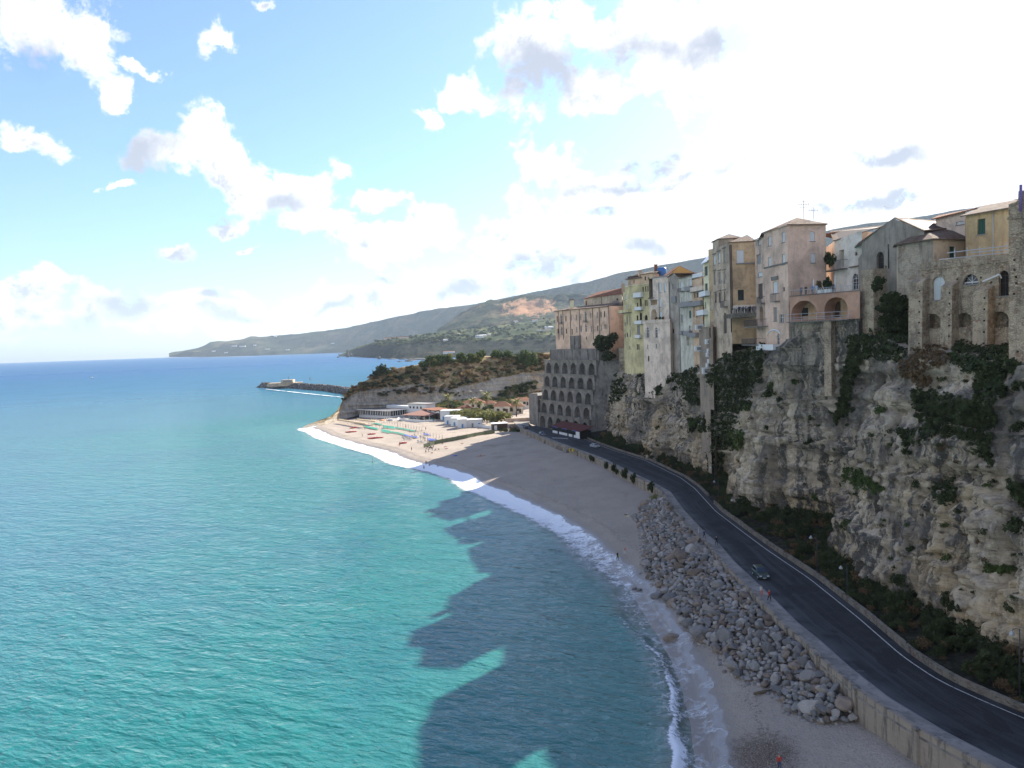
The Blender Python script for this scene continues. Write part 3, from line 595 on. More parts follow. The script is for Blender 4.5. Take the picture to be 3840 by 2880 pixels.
# sea wall with pilasters below the road, low stone wall on its landward side
def band(y, x, half, z0, z1, mat, name, parent=None, zt=None):
    n = len(y); zt = np.full(n, z1) if zt is None else zt
    V = np.concatenate([np.stack([x+s*half, y, zz], -1) for s, zz in ((-1, np.full(n, z0)), (-1, zt), (1, zt), (1, np.full(n, z0)))])
    i = np.arange(n-1); F = np.concatenate([np.stack([i+k*n, i+1+k*n, i+1+((k+1) % 4)*n, i+((k+1) % 4)*n], -1) for k in range(4)])
    V2 = list(F[:, ::-1]); V2.append([0, n, 2*n, 3*n]); V2.append([n-1, 4*n-1, 3*n-1, 2*n-1])
    return link(name, mesh_np(name, V, np.array(V2), mat), parent)
t = material('sea_wall_masonry'); br = t.new('ShaderNodeTexBrick'); s = t.new('ShaderNodeSeparateXYZ'); t.l.new(t.pos, s.inputs[0]); cb = t.new('ShaderNodeCombineXYZ'); t.l.new(s.outputs[1], cb.inputs[0]); t.l.new(s.outputs[2], cb.inputs[1])
t.l.new(cb.outputs[0], br.inputs[0]); br.inputs['Scale'].default_value = 1.0; br.inputs['Mortar Size'].default_value = 0.02; br.inputs['Brick Width'].default_value = 1.1; br.inputs['Row Height'].default_value = 0.5
br.inputs['Color1'].default_value = (0.325, 0.27, 0.21, 1); br.inputs['Color2'].default_value = (0.29, 0.245, 0.195, 1); br.inputs['Mortar'].default_value = (0.25, 0.213, 0.17, 1)
n = t.noise(t.pos, 0.5, 6, 0.65); st = t.noise(t.scale_vec(t.pos, (1, 1, 0.12)), 0.9, 6, 0.7); c = t.mix(t.ss(n, 0.42, 0.62), br.outputs[0], (0.30, 0.25, 0.195, 1))
c = t.mix(t.math('MULTIPLY', t.ss(st, 0.48, 0.62), 0.8), c, (0.10, 0.09, 0.078, 1)); M_SEAWALL = setb(t, c, 0.95, 0.1, t.bump(t.noise(t.pos, 5, 5, 0.7), 0.6, 0.08))
wy = np.arange(-30, WALL_FAR, 0.8); wxx = wall_x(wy)
sw_root = empty('sea_wall', (float(wall_x(120)), 120, 0), 'long tan masonry sea wall with pilasters between road and beach', 'wall')
o = band(wy, wxx, 0.28, 0.5, ZW, M_SEAWALL, 'wall_body', sw_root, ZW + 0.12*np.round(fbm(wy/14, 0*wy, 3.0, 2)*2)); o.location = -sw_root.location
o = band(wy, wxx+0.02, 0.36, ZR+0.05-0.35, ZR+0.05-0.13, M_CONC, 'string_course', sw_root); o.location = -sw_root.location
for k, yy in enumerate(np.arange(64, 330, 9.0)):
    sx = float(wall_x(yy)); b = MB(); b.box((sx-0.33, yy, 3.2), (0.30, 0.55, 5.5), M_SEAWALL, rz=0.0); b.box((sx-0.33, yy, ZW+0.04), (0.42, 0.7, 0.14), M_CONC); o = b.build('pilaster', sw_root, sw_root.location)
ly = np.arange(20, 180, 0.7); lx = inner_x(ly)+1.35
lw = empty('roadside_wall', (float(inner_x(110)+1.35), 110, ZR), 'low rough stone wall along the landward road edge', 'wall')
o = band(ly, lx, 0.25, ZR-0.3, 0, M_STONE_D, 'wall_body', lw, ZR+0.75+0.10*fbm(ly/3, 0*ly, 2, 3)); o.location = -lw.location
ly2 = np.arange(188, 318, 0.8); lx2 = inner_x(ly2)+1.5
o = tag(band(ly2, lx2, 0.22, ZR-0.3, 0, M_STONE_D, 'roadside_wall', None, ZR+0.55+0.10*fbm(ly2/3, 0*ly2, 6, 3)), 'low kerb wall at the foot of the far cliff beyond the bend', 'wall')
# verge between the wall and the cliff foot
vy = np.arange(-30, 330, 1.0); vx0 = inner_x(vy)+1.2; q = np.linspace(0, 1, 14); VX = vx0[:, None]+q*16; VY = np.broadcast_to(vy[:, None], VX.shape)
VZ = ZR-0.05+q*2.6+0.4*fbm(VX/3, VY/3, 1, 3)*q
t = material('verge_soil'); n = t.noise(t.pos, 0.8, 6, 0.7); M_VERGE = setb(t, t.mix(t.ss(n, 0.4, 0.6), (0.022, 0.022, 0.014, 1), (0.055, 0.048, 0.034, 1)), 0.95, 0.1, t.bump(n, 0.8, 0.3))
tag(link('verge', mesh_np('verge', np.stack([VX, VY, VZ], -1).reshape(-1, 3), grid_faces(len(vy), 14), M_VERGE, True)), kind='structure')

# ------------------------------------------------------------------ cliff
BASE = [(-40,56),(30,56),(60,55.5),(88,54.6),(95,53.8),(107,52.4),(118,51.6),(127,51.4),(131,53.5),(136,59.5),(143,62),(148,60),(153,56.5),(158,52.5),(166,49),(178,49.3),(186,51),(191,55),(196,58.5),(201,57.5),(205,54.5),(213,52.0),(222,51),(232,48),(248,43.5),(265,41.2),(290,38.8),(312,37.0)]
TOPX = [(-40,60),(60,60.5),(85,60.8),(100,61),(110,61.5),(122,60.5),(128,61.5),(134,63.5),(139,62),(144,57),(150,54.3),(160,55.5),(172,54.2),(178,57),(182,60.5),(186,59),(189,54),(200,53),(215,53.2),(228,54),(240,54),(255,52),(262,51),(272,49),(285,46),(300,44),(312,42)]
TOPZ = [(-40,38),(60,38),(85,38.5),(100,39.5),(112,41),(122,41.5),(132,43),(140,43.5),(147,44.5),(155,43),(162,41),(172,41),(180,43),(186,41),(196,39),(210,35),(225,35.5),(240,34),(255,32),(268,30.5),(285,31),(300,31.5),(312,31)]
UNDER = [(-40,3.0),(86,3.2),(95,2.2),(104,1.2),(118,0.5),(124,0.1),(128,0),(134,2),(142,4.5),(150,6.0),(158,5),(166,2.5),(172,0.6),(178,0),(200,0.5),(215,1.0),(240,1.0),(260,0.5),(312,0)]
cy = np.concatenate([np.arange(-40, 70, 1.2), np.arange(70, 200, 0.27), np.arange(200, 312, 0.4)]); ncz = 140
tz = np.linspace(0, 1, ncz)
xb = smooth_interp(cy, BASE, 1, 2.2); xt = smooth_interp(cy, TOPX, 1, 2.2); zt = smooth_interp(cy, TOPZ, 1, 3)+1.2*fbm(cy/5, 0*cy, 9, 3)
Tz, CY = np.meshgrid(tz, cy); CZ = 4.5 + Tz*(zt[:, None]-4.5)
CX = xb[:, None] + (xt-xb)[:, None]*Tz**1.15
warp = 2.5*fbm(CY/9, CZ/9, 0.5, 3)
beds = CZ+1.2*fbm(CY/16, CZ/9, 2.0, 4)+0.020*CY
lump = 1.5*ridge(CY/17+0.05*CZ, CZ/60, 3.3, 2) + 1.2*fbm(CY/7, CZ/16, 6.0, 3) + 0.45*ridge(CY/4.2+0.12*CZ, CZ/30, 7.3, 3)
step = 0.75*np.tanh(3.6*perlin(0*CY+0.3, beds/3.3, 1.7+CY/60)) + 0.24*np.tanh(3*perlin(0*CY+4.1, beds/1.05, 2.7+CY/40))
crack = -1.1*np.exp(-(perlin((CY+warp)/5.5, CZ/26, 11.0)/0.07)**2) - 0.6*np.exp(-(perlin((CY+warp)/2.1, CZ/9, 14.0)/0.08)**2)
holes = -1.0*np.clip(perlin(CY/1.7, beds/1.1, 21.0)-0.42, 0, 1)*3 - 1.6*np.clip(fbm(CY/4.2, beds/2.6, 33.0, 2)-0.28, 0, 1)*3
fine = 0.28*fbm(CY/1.6, CZ/1.6, 8.0, 4) + 0.22*ridge(CY/0.8, CZ/1.1, 12.0, 2)*0.7
g1, c1 = worley((CY+warp)/5.2+0.02*CZ, (CZ+0.9*warp)/7.5, 3); g2, c2 = worley((CY+1.3*warp)/1.9, beds/1.7, 40); g3, c3 = worley(CY/0.75+warp, beds/0.62, 90)
blocks = 0.60*c1+0.20*c2+0.08*c3 - 0.75*np.exp(-(g1/0.05)**2) - 0.22*np.exp(-(g2/0.08)**2)
# named clefts run down the face, two long shelves run along it
cleft = 0
for yc, wd, dp in ((84, .6, 1.6), (90.5, .5, 1.3), (98, .8, 2.4), (104, .45, 1.2), (112, .6, 1.7), (118.5, .45, 1.0), (124, .5, 1.3), (160, .6, 1.5), (166.5, .5, 1.4), (172, .6, 1.7), (208, .7, 1.8), (218, .6, 1.6), (228, .6, 1.3), (237, .8, 1.8), (250, .7, 1.6), (262, .7, 1.4), (279, .8, 1.6)):
    off = 1.3*fbm(CZ/7+yc, 0*CZ, yc/9, 3)+0.03*(CZ-20); ext = np.clip(0.75+1.2*fbm(CZ/11, 0*CZ, yc, 2), 0, 1); cleft = cleft - dp*ext*np.exp(-np.abs((CY-yc-off)/wd)**1.6)
shelf = 0
for zl, hs_, dp in ((23.5, 3.0, 0.9), (14.0, 2.2, 0.75), (31.5, 2.2, 0.6)):
    zz_ = CZ-(zl+hs_*fbm(CY/13, 0*CY, zl, 3)); shelf = shelf + dp*(np.exp(-np.clip(-zz_, 0, None)/2.6)*(zz_ < 0) - 0.35*np.exp(-np.clip(zz_, 0, None)/1.6)*(zz_ >= 0))
edgef = np.clip(Tz/0.03, 0, 1)*np.clip((1-Tz)/0.04, 0.25, 1)
out = (lump + cleft + shelf + blocks + step + crack + holes + fine)*edgef
und = smooth_interp(cy, UNDER, 1, 3)[:, None]*(0.75+0.5*fbm(CY/6, CZ*0, 3.0, 3))
und_h = 3.6+1.6*fbm(CY/8, 0*CY, 15.0, 3)+np.interp(cy, [0, 120, 130, 150, 165, 180], [0, 0, 2, 4.5, 3, 0])[:, None]
CX = CX - out + und*np.clip(1-(CZ-4.5)/und_h, 0, 1)**0.6*1.15
CYd = CY + 0.5*fbm(CX/3, CZ/3, CY/3, 3)
# crown of the cliff runs back level under the town
crown = np.stack([np.stack([CX[:, -1]+k, CYd[:, -1], CZ[:, -1]+0.12*k+0.3*fbm(cy/3, 0*cy+k, 1, 2)], -1) for k in (1.5, 4, 9)]+[np.stack([np.full(len(cy), 420.0), cy, np.full(len(cy), 42.0)], -1)], 1)
V = np.concatenate([np.stack([CX, CYd, CZ], -1), crown], 1); ncc = ncz+4
CLF = grid_faces(len(cy), ncc)
tag(link('cliff', mesh_np('cliff', V.reshape(-1, 3), CLF, M_CLIFF, True)), kind='structure')
CLV = V.reshape(-1, 3)

# land behind the arches and under the town, reaching inland
b = MB(); b.prism([(43, 312), (46, 345), (40, 420), (420, 420), (420, 312)], -1, 40.5, M_CLIFF); tag(b.build('town_plateau'), kind='structure')

# ------------------------------------------------------------------ far land
def poly_pts(picks, n):
    """resample a polyline of world points to n points by its first coordinate's pixel order"""
    pts = np.array([tuple(p) for p in picks]); d = np.concatenate([[0], np.cumsum(np.linalg.norm(np.diff(pts[:, :2], axis=0), axis=1))])
    s = np.linspace(0, d[-1], n); return np.stack([np.interp(s, d, pts[:, k]) for k in range(3)], -1)
def by_u(picks, us):
    """rows of (u, v, Y) picks -> world points at the columns us"""
    a = np.array(picks, float); v = np.interp(us, a[:, 0], a[:, 1]); Yv = np.interp(us, a[:, 0], a[:, 2])
    return np.array([tuple(P(u_, v_, Y=y_)) for u_, v_, y_ in zip(us, v, Yv)])
def loft_land(name, rows, us, mat, sub=10, amp=20.0, fr=400.0, back=1500.0, power=None, back_drop=0.0):
    """land rising through rows of picks; each row is pulled at the same photo columns"""
    W_ = [by_u(r, us) for r in rows]; allr = []
    for a, b_ in zip(W_[:-1], W_[1:]):
        for k in range(sub):
            q = k/sub; allr.append(a*(1-q)+b_*q)
    allr.append(W_[-1]); bk = W_[-1].copy(); bk[:, 1] += back; bk[:, 0] += back*0.1; bk[:, 2] -= back_drop; allr.append(bk)
    G = np.array(allr); n = len(allr)
    e = np.clip(np.minimum(np.arange(n)/3.0, (n-2-np.arange(n))/3.0), 0, 1)[:, None]
    nz = amp*(ridge(G[..., 0]/fr, G[..., 1]/fr, 1.0, 4)-0.35)+amp*0.5*fbm(G[..., 0]/fr*3, G[..., 1]/fr*3, 4.0, 4)
    G[..., 2] += nz*e + (np.arange(n) >= n-2)[:, None]*amp*0.22*fbm(G[..., 0]/fr*5, 0*G[..., 0], 2.0, 4)
    G[-1, :, 2] = bk[:, 2]
    return link(name, mesh_np(name, G.reshape(-1, 3), grid_faces(n, len(us)), mat, True)), G
def hill_material(name, green, dry, bare, sc=1.0, bare_at=None, slope_bare=0.6):
    t = material(name); p = t.pos; n = t.noise(p, 0.004*sc, 8, 0.65, 0.3); n2 = t.noise(p, 0.02*sc, 7, 0.7); n3 = t.noise(p, 0.09*sc, 5, 0.7)
    c = t.mix(t.ss(n2, 0.38, 0.6), (*green, 1), (*tuple(x*0.5 for x in green), 1)); c = t.mix(t.ss(n, 0.48, 0.64), c, (*dry, 1)); c = t.mix(t.math('MULTIPLY', t.ss(n3, 0.50, 0.62), 0.65), c, (*tuple(x*0.35 for x in green), 1))
    for pt, r in (bare_at or []):
        L = t.vmath('LENGTH', t.vmath('MULTIPLY', t.vmath('SUBTRACT', p, tuple(pt)), (1/r[0], 1/r[1], 1/r[2])), out=1)
        gul = t.noise(t.scale_vec(p, (1, 0.35, 0.25)), 0.016*sc, 6, 0.65, 0.5); L = t.math('ADD', L, t.math('MULTIPLY', t.math('SUBTRACT', gul, 0.5), 2.6))
        c = t.mix(t.ss(L, 1.0, 0.62), c, (*bare, 1))
    return setb(t, c, 0.95, 0.05, t.bump(t.math('ADD', n3, n2), 1.0, 8/sc))
bare1 = P(1985, 1150, Y=5000); bare2 = P(1565, 1235, Y=7400)
M_HILL_FAR = hill_material('far_ridge_scrub', (0.042, 0.062, 0.024), (0.13, 0.11, 0.058), (0.38, 0.22, 0.12), 0.6, [(bare2, (150, 800, 110))])
M_HILL_MID = hill_material('ridge_scrub', (0.036, 0.054, 0.020), (0.13, 0.105, 0.055), (0.38, 0.21, 0.11), 1.0, [(bare1, (205, 900, 80))])
M_HILL_NEAR = hill_material('coastal_slope_scrub', (0.042, 0.066, 0.020), (0.15, 0.14, 0.050), (0.30, 0.22, 0.13), 2.2)
us = np.linspace(560, 4300, 260)
us1 = np.linspace(634, 4300, 240)
L1b = [(634,1339,9600),(800,1338,9500),(960,1334,9300),(1100,1329,9100),(1300,1320,9000),(1800,1305,8500),(4300,1215,7000)]
L1t = [(634,1333.5,9700),(660,1325,9700),(700,1313,9750),(747,1304,9800),(785,1290,9850),(830,1284,9900),(911,1271,9900),(1013,1263,9900),(1090,1256,9900),(1171,1246,9800),(1300,1229,9600),(1410,1204,9400),(1503,1184,9200),(1646,1157,9000),(1707,1149,8800),(1776,1141,8600),(1926,1110,8300),(2200,1056,7600),(2338,1021,7200),(2656,963,6800),(2900,915,6500),(3160,851,6200),(3437,816,6000),(3576,790,6000),(3840,745,6000),(4300,680,6000)]
L1m = [(u, 0.42*np.interp(u, [q[0] for q in L1b], [q[1] for q in L1b])+0.58*v, Y*0.97) for u, v, Y in L1t]
o, G1 = loft_land('far_ridge', [L1b, L1m, L1t], us1, M_HILL_FAR, 16, 75.0, 900.0, 3000); tag(o, kind='structure')
us2 = np.linspace(1640, 2700, 150)
L2b = [(1640,1252,4700),(1750,1240,4600),(2000,1225,4300),(2200,1205,4200),(2700,1190,4200)]
L2t = [(1640,1246,5600),(1700,1205,5600),(1735,1175,5600),(1776,1149,5600),(1837,1131,5600),(1926,1118,5500),(1990,1107,5400),(2100,1104,5300),(2160,1103,5200),(2300,1100,5200),(2700,1090,5200)]
L2m = [(u, 0.5*np.interp(u, [q[0] for q in L2b], [q[1] for q in L2b])+0.5*v, 5050) for u, v, Y in L2t]
o, G2 = loft_land('middle_ridge', [L2b, L2m, L2t], us2, M_HILL_MID, 20, 52.0, 380.0, 2500, back_drop=150); tag(o, kind='structure')
us3 = np.linspace(1270, 2500, 260)
L3a = [(1270,1338,4700),(1300,1339,4500),(1324,1337,4400),(1380,1341,3600),(1422,1344,3300),(1470,1347,3000),(1520,1349,2800),(1581,1348,2750),(1700,1343,2750),(2500,1318,2700)]
L3b = [(1270,1336,4800),(1300,1330,4600),(1330,1312,4550),(1361,1301,4400),(1422,1287,3700),(1470,1283,3500),(1560,1277,3300),(1646,1272,3200),(1760,1275,3100),(1880,1275,3050),(1985,1268,3000),(2080,1262,2950),(2500,1245,2900)]
L3c = [(1270,1334,4900),(1300,1322,4900),(1330,1306,4900),(1361,1296,4800),(1422,1280,4500),(1500,1268,4400),(1560,1258,4300),(1646,1243,4200),(1748,1235,4200),(1830,1226,4200),(1910,1214,4200),(1985,1205,4200),(2073,1194,4200),(2500,1150,4200)]
o, G3 = loft_land('coastal_terrace', [L3a, L3b, L3c], us3, M_HILL_NEAR, 16, 14.0, 150.0, 600); tag(o, kind='structure')
M_COASTCLIFF = hill_material('wooded_sea_cliff', (0.016, 0.024, 0.012), (0.045, 0.040, 0.024), (0.2, 0.16, 0.1), 3.0); o.data.materials.append(M_COASTCLIFF)
mi3 = np.zeros(len(o.data.polygons), np.int32); mi3[:(len(us3)-1)*15] = 1; o.data.polygons.foreach_set('material_index', mi3)

def on_land(G, u, v):
    """nearest vertex of a land grid to a photo pixel"""
    Gp = G.reshape(-1, 3); d = Gp-np.array(CAM); f = d@np.array(Fv); uu = 1920+F_PX*(d@np.array(Rv))/f; vv = 1440-F_PX*(d@np.array(Uv))/f
    return Vector(Gp[np.argmin((uu-u)**2+(vv-v)**2)])
# trees and houses spread over the terrace
def leaf_quads(n, shape, size, seed, flat=0.0):
    """n leaf-clump quads at points from shape(rng) -> (point, outward)"""
    r = np.random.default_rng(seed); pts, out = shape(r, n)
    nrm = out + r.normal(size=(n, 3))*0.75; nrm /= np.linalg.norm(nrm, axis=1)[:, None]
    a = np.cross(nrm, r.normal(size=(n, 3))); a /= np.linalg.norm(a, axis=1)[:, None]; b_ = np.cross(nrm, a)
    s = (size*(0.55+0.9*r.random(n)))[:, None]; k = (0.5+0.5*r.random(n))[:, None]
    V = np.stack([pts-a*s-b_*s*k*0.5, pts+a*s*0.2-b_*s*k, pts+a*s+b_*s*k*0.4, pts-a*s*0.1+b_*s*k], 1).reshape(-1, 3)
    return V, np.arange(4*n).reshape(n, 4)
def blob_shape(lobes, fill=0.55):
    L = np.array(lobes, float)
    def f(r, n):
        i = r.integers(0, len(L), n); d = r.normal(size=(n, 3)); d /= np.linalg.norm(d, axis=1)[:, None]
        rad = (fill+(1-fill)*r.random(n))**0.7
        p = L[i, :3] + d*rad[:, None]*L[i, 3:6]; return p, d
    return f
def make_lobes(seed, w=1.0, h=1.0, n=9, base=0.15):
    r = np.random.default_rng(seed); out = []
    for k in range(n):
        a = r.random()*6.28; q = 0.62*w*r.random()**0.6; z = base+h*(0.25+0.6*r.random()*(1-0.5*q/w)); s = 0.28+0.24*r.random()
        out.append((q*math.cos(a), q*math.sin(a), z, s*w, s*w, s*h*0.8))
    return out
def bush_mesh(name, seed, mat, n=420, size=0.10, w=1.0, h=1.0, nl=9):
    V, F = leaf_quads(n, blob_shape(make_lobes(seed, w, h, nl)), size, seed); return mesh_np(name, V, F, mat)
BUSH = {k: [bush_mesh('shrub_leaves', 10*j+i, m, n, s) for i in range(3)] for j, (k, m, n, s) in enumerate((('dark', M_LEAF_DARK, 520, 0.11), ('mid', M_LEAF_MID, 520, 0.11), ('olive', M_LEAF_OLIVE, 520, 0.10), ('brown', M_LEAF_BROWN, 420, 0.10), ('dry', M_LEAF_DRY, 420, 0.08)))}
def shrub(kind, p, r, h, label, group, name='shrub', cat='shrub', tilt=None):
    o = link(name, random.choice(BUSH[kind]), None, p); o.scale = (r, r*random.uniform(0.85, 1.15), h); o.rotation_euler = (0, 0, random.uniform(0, 6.28))
    if tilt: o.rotation_euler = tilt
    return tag(o, label, cat, group)
class Merge:
    """many small plants as one mesh, for what nobody could count"""
    def __init__(s): s.d = {}
    def add(s, kind, p, r, h):
        me = random.choice(BUSH[kind]); n = len(me.vertices); v = np.empty(n*3, np.float32); me.vertices.foreach_get('co', v); v = v.reshape(-1, 3)
        k = max(60, int(n/4*min(1, 0.25+r/3)))*4; v = v[:k] if r < 2 else v; a = random.uniform(0, 6.28); c, q = math.cos(a), math.sin(a)
        g = 1.0 if r >= 2 else 1.25
        v = np.stack([(v[:, 0]*c-v[:, 1]*q)*r*g, (v[:, 0]*q+v[:, 1]*c)*r*g, v[:, 2]*h*g], -1)+np.array(tuple(p)); s.d.setdefault(kind, []).append(v)
    def build(s, name, label, cat):
        V = []; mi = []; mats = []
        for i, (k, L) in enumerate(s.d.items()): a = np.concatenate(L); V.append(a); mi.append(np.full(len(a)//4, i)); mats.append(BUSH[k][0].materials[0])
        V = np.concatenate(V); o = link(name, mesh_np(name, V, np.arange(len(V)).reshape(-1, 4), mats, mi=np.concatenate(mi))); return tag(o, label, cat, kind='stuff')
def tree_at(kind, p, r, h, label, group, trunk=0.45):
    root = empty('tree', p, label, 'tree', group)
    b = MB(); tw = 0.045*h
    b.tube([(0, 0, -0.4), (0.03*h, 0, h*0.3), (-0.02*h, 0.03*h, h*trunk), (0.02*h, 0, h*0.75)], [tw, tw*0.8, tw*0.55, tw*0.2], M_BARK, 6)
    for k in range(4):
        a = k*1.7+0.4; b.tube([(0, 0, h*(trunk-0.12)), (r*0.35*math.cos(a), r*0.35*math.sin(a), h*0.6), (r*0.6*math.cos(a), r*0.6*math.sin(a), h*0.78)], [tw*0.45, tw*0.3, tw*0.12], M_BARK, 5)
    b.build('trunk', root)
    c = link('crown', random.choice(BUSH[kind]), root); c.scale = (r, r, h*(1-trunk*0.55)); c.location = (0, 0, h*trunk*0.55); c.rotation_euler = (0, 0, random.uniform(0, 6.28))
    return root
for u, v, w_, h_, lab in ((1795,1263,30,11,'white two storey villa on the far terrace edge'),(1815,1262,18,9,'small white annex beside the far terrace villa'),(1715,1254,16,8,'small pale house among dark trees on the far terrace'),(1680,1277,34,6,'long low white house on the far coastal slope'),(1935,1212,24,16,'pinkish ruin on the skyline of the far terrace'),(2005,1206,28,10,'pale flat roofed house among pines on the far terrace'),(2060,1231,36,9,'blue white farmhouse on the far terrace near the field'),(1690,1246,10,6,'tiny pink house at the far grove'),(1835,1255,14,6,'little cream house beside the white villa on the far terrace'),(2040,1238,60,4,'long pale greenhouse row on the far terrace'),(1682,1326,40,8,'pale low buildings at the foot of the far coastal slope')):
    p = on_land(G3, u, v); root = empty('house', p, lab, 'house'); b = MB(); b.prism([(-w_/2,-6),(w_/2,-6),(w_/2,8),(-w_/2,8)], -3, h_*0.75, M_WHITE); b.build('wall', root)
    b = MB(); z = h_*0.75; ridge_ = [(-w_/2+1, 1, z+h_*0.25), (w_/2-1, 1, z+h_*0.25)]; e = [(-w_/2-0.8,-7,z+0.05),(w_/2+0.8,-7,z+0.05),(w_/2+0.8,9,z+0.05),(-w_/2-0.8,9,z+0.05)]
    b.face([e[0], e[1], ridge_[1], ridge_[0]], M_TILE_RED if 'white' not in lab else M_WHITE); b.face([e[2], e[3], ridge_[0], ridge_[1]], M_TILE_RED); b.face([e[1], e[2], ridge_[1]], M_TILE_RED); b.face([e[3], e[0], ridge_[0]], M_TILE_RED); b.build('roof', root)
    nw = max(2, int(w_/8))
    for k in range(nw): b = MB(); b.box((-w_/2+(k+0.5)*w_/nw, -6.03, h_*0.4), (1.6, 0.2, 2.0), M_GLASS); b.build('window', root)
# long terracotta resort on the near terrace
p0, p1 = on_land(G3, 1440, 1278), on_land(G3, 1565, 1262)
root = empty('resort', (p0+p1)/2, 'long terracotta roofed resort row along the far cliff top', 'building')
b = MB(); d = (p1-p0); L = Vector((d.x, d.y, 0)).length; a = math.atan2(d.y, d.x); b2 = MB()
b.box((0, 0, 4), (L, 14, 10), P_ROSE, a); b.build('wall', root)
for k in range(7):
    s = (k-3)*L/7; b2.prism([((s-L/15)*math.cos(a)+8*math.sin(a), (s-L/15)*math.sin(a)-8*math.cos(a)), ((s+L/15)*math.cos(a)+8*math.sin(a), (s+L/15)*math.sin(a)-8*math.cos(a)), ((s+L/15)*math.cos(a)-8*math.sin(a), (s+L/15)*math.sin(a)+8*math.cos(a)), ((s-L/15)*math.cos(a)-8*math.sin(a), (s-L/15)*math.sin(a)+8*math.cos(a))], 9.02, 11+0.6*(k % 2), M_TILE_RED)
b2.build('roof', root)
r = np.random.default_rng(21); mg = Merge()
for k in range(150):
    u = r.uniform(1400, 2085); top = np.interp(u, [1400, 1560, 1748, 2073], [1284, 1262, 1238, 1197]); bot = np.interp(u, [1400, 1560, 1748, 2073], [1292, 1285, 1280, 1275])
    v = r.uniform(top, bot + (18 if k % 3 == 0 else 0)); p = on_land(G3, u, v); s = r.uniform(6, 14)
    if k < 90: tree_at(random.choice(['dark', 'mid', 'dark']), p, s*0.9, s*1.0, 'small dark green tree on the hazy terrace across the bay', 'trees on the far terrace', 0.3)
    else: mg.add(random.choice(['dark', 'mid', 'olive']), p, s*0.9, s*0.6)
for k in range(620):
    u = r.uniform(1400, 2085); top = np.interp(u, [1400, 1560, 1748, 2073], [1284, 1260, 1238, 1197]); bot = np.interp(u, [1400, 1560, 1748, 2073], [1300, 1292, 1284, 1282])
    v = r.uniform(top, bot)
    if float(fbm(u/40, v/16, 3.0, 3)) < 0.0: continue
    s = r.uniform(6, 14); mg.add(random.choice(['dark', 'mid', 'dark', 'olive']), on_land(G3, u, v), s*0.9, s*0.7)
mg.build('terrace_scrub', 'hazy green scrub on the terrace across the bay', 'scrub')
# far white dots of villages on the distant cape
for k, (u, v, s) in enumerate(((800,1318,40),(885,1300,60),(912,1299,70),(995,1312,50),(955,1297,30),(1080,1313,36),(850,1322,40),(1030,1262,30),(1255,1290,40),(1180,1275,30))):
    p = on_land(G1, u, v); root = empty('house', p, 'tiny pale house on the distant hazy cape', 'house', 'houses on the distant cape'); b = MB(); b.prism([(-s/2,-10),(s/2,-10),(s/2,10),(-s/2,10)], -4, 9, M_WHITE); b.build('wall', root); b = MB(); b.prism([(-s/2-1,-11),(s/2+1,-11),(s/2+1,11),(-s/2-1,11)], 9, 11, M_TILE_RED); b.build('roof', root)
# sea stacks and skerries off the far coast
def rock_mesh(name, seed, mat, sub=3, planes=14, rough=0.05, smooth=True, lo=0.58):
    r = np.random.default_rng(seed); bm = bmesh.new(); bmesh.ops.create_icosphere(bm, subdivisions=sub, radius=1.0)
    N = r.normal(size=(planes, 3)); N /= np.linalg.norm(N, axis=1)[:, None]; dd = r.uniform(lo, 0.92, planes)
    for v in bm.verts:
        d_ = np.array(v.co); d_ /= np.linalg.norm(d_); k = N@d_; rr = min(1.0, min([q/kk for q, kk in zip(dd, k) if kk > 0.05] or [1.0]))
        v.co = d_*rr
    bm.normal_update(); V = np.array([v.co[:] for v in bm.verts]); nz = rough*fbm(V[:, 0]*2.2+seed, V[:, 1]*2.2, V[:, 2]*2.2, 4)
    for v, q in zip(bm.verts, nz): v.co += v.normal*float(q)
    me = bpy.data.meshes.new(name); bm.to_mesh(me); bm.free(); me.materials.append(mat)
    me.polygons.foreach_set('use_smooth', [smooth]*len(me.polygons)); return me
t = material('dark_sea_rock'); n = t.noise(t.obj, 2.0, 6, 0.7); M_SEAROCK = setb(t, t.mix(t.ss(n, 0.4, 0.65), (0.06, 0.055, 0.05, 1), (0.17, 0.15, 0.125, 1)), 0.9, 0.2, t.bump(n, 0.8, 0.3))
SR = [rock_mesh('sea_rock', 50+i, M_SEAROCK, 3, 11, 0.25) for i in range(3)]
for u, v, s, h in ((1303,1340,9,34),(1316,1338,10,16),(1271,1330,12,7),(1268,1341,8,5),(1422,1347,7,9)):
    p = P(u, v, z=0.0); o = link('sea_stack', random.choice(SR), None, (p.x, p.y, h*0.25)); o.scale = (s, s, h); tag(o, {0: 'tall pointed sea stack off the far headland'}.get((u == 1303)-1, 'small dark skerry in the bay beyond the breakwater'), 'rock', 'skerries in the bay')
    if u == 1303: o['label'] = 'tallest pale sea stack standing off the far headland'; del o['group']
for u, v, s, h in ((1347,1339,26,4),(1390,1341,20,4),(1470,1347,22,5),(1490,1345,30,5),(1510,1348,16,6),(1540,1352,26,4),(1500,1357,12,3),(1532,1356,14,3),(1560,1349,34,6),(1600,1351,20,4)):
    p = P(u, v, z=0.0); o = link('sea_stack', random.choice(SR), None, (p.x, p.y, 0)); o.scale = (s, s*0.6, h); tag(o, 'small dark skerry in the bay beyond the breakwater', 'rock', 'skerries in the bay')

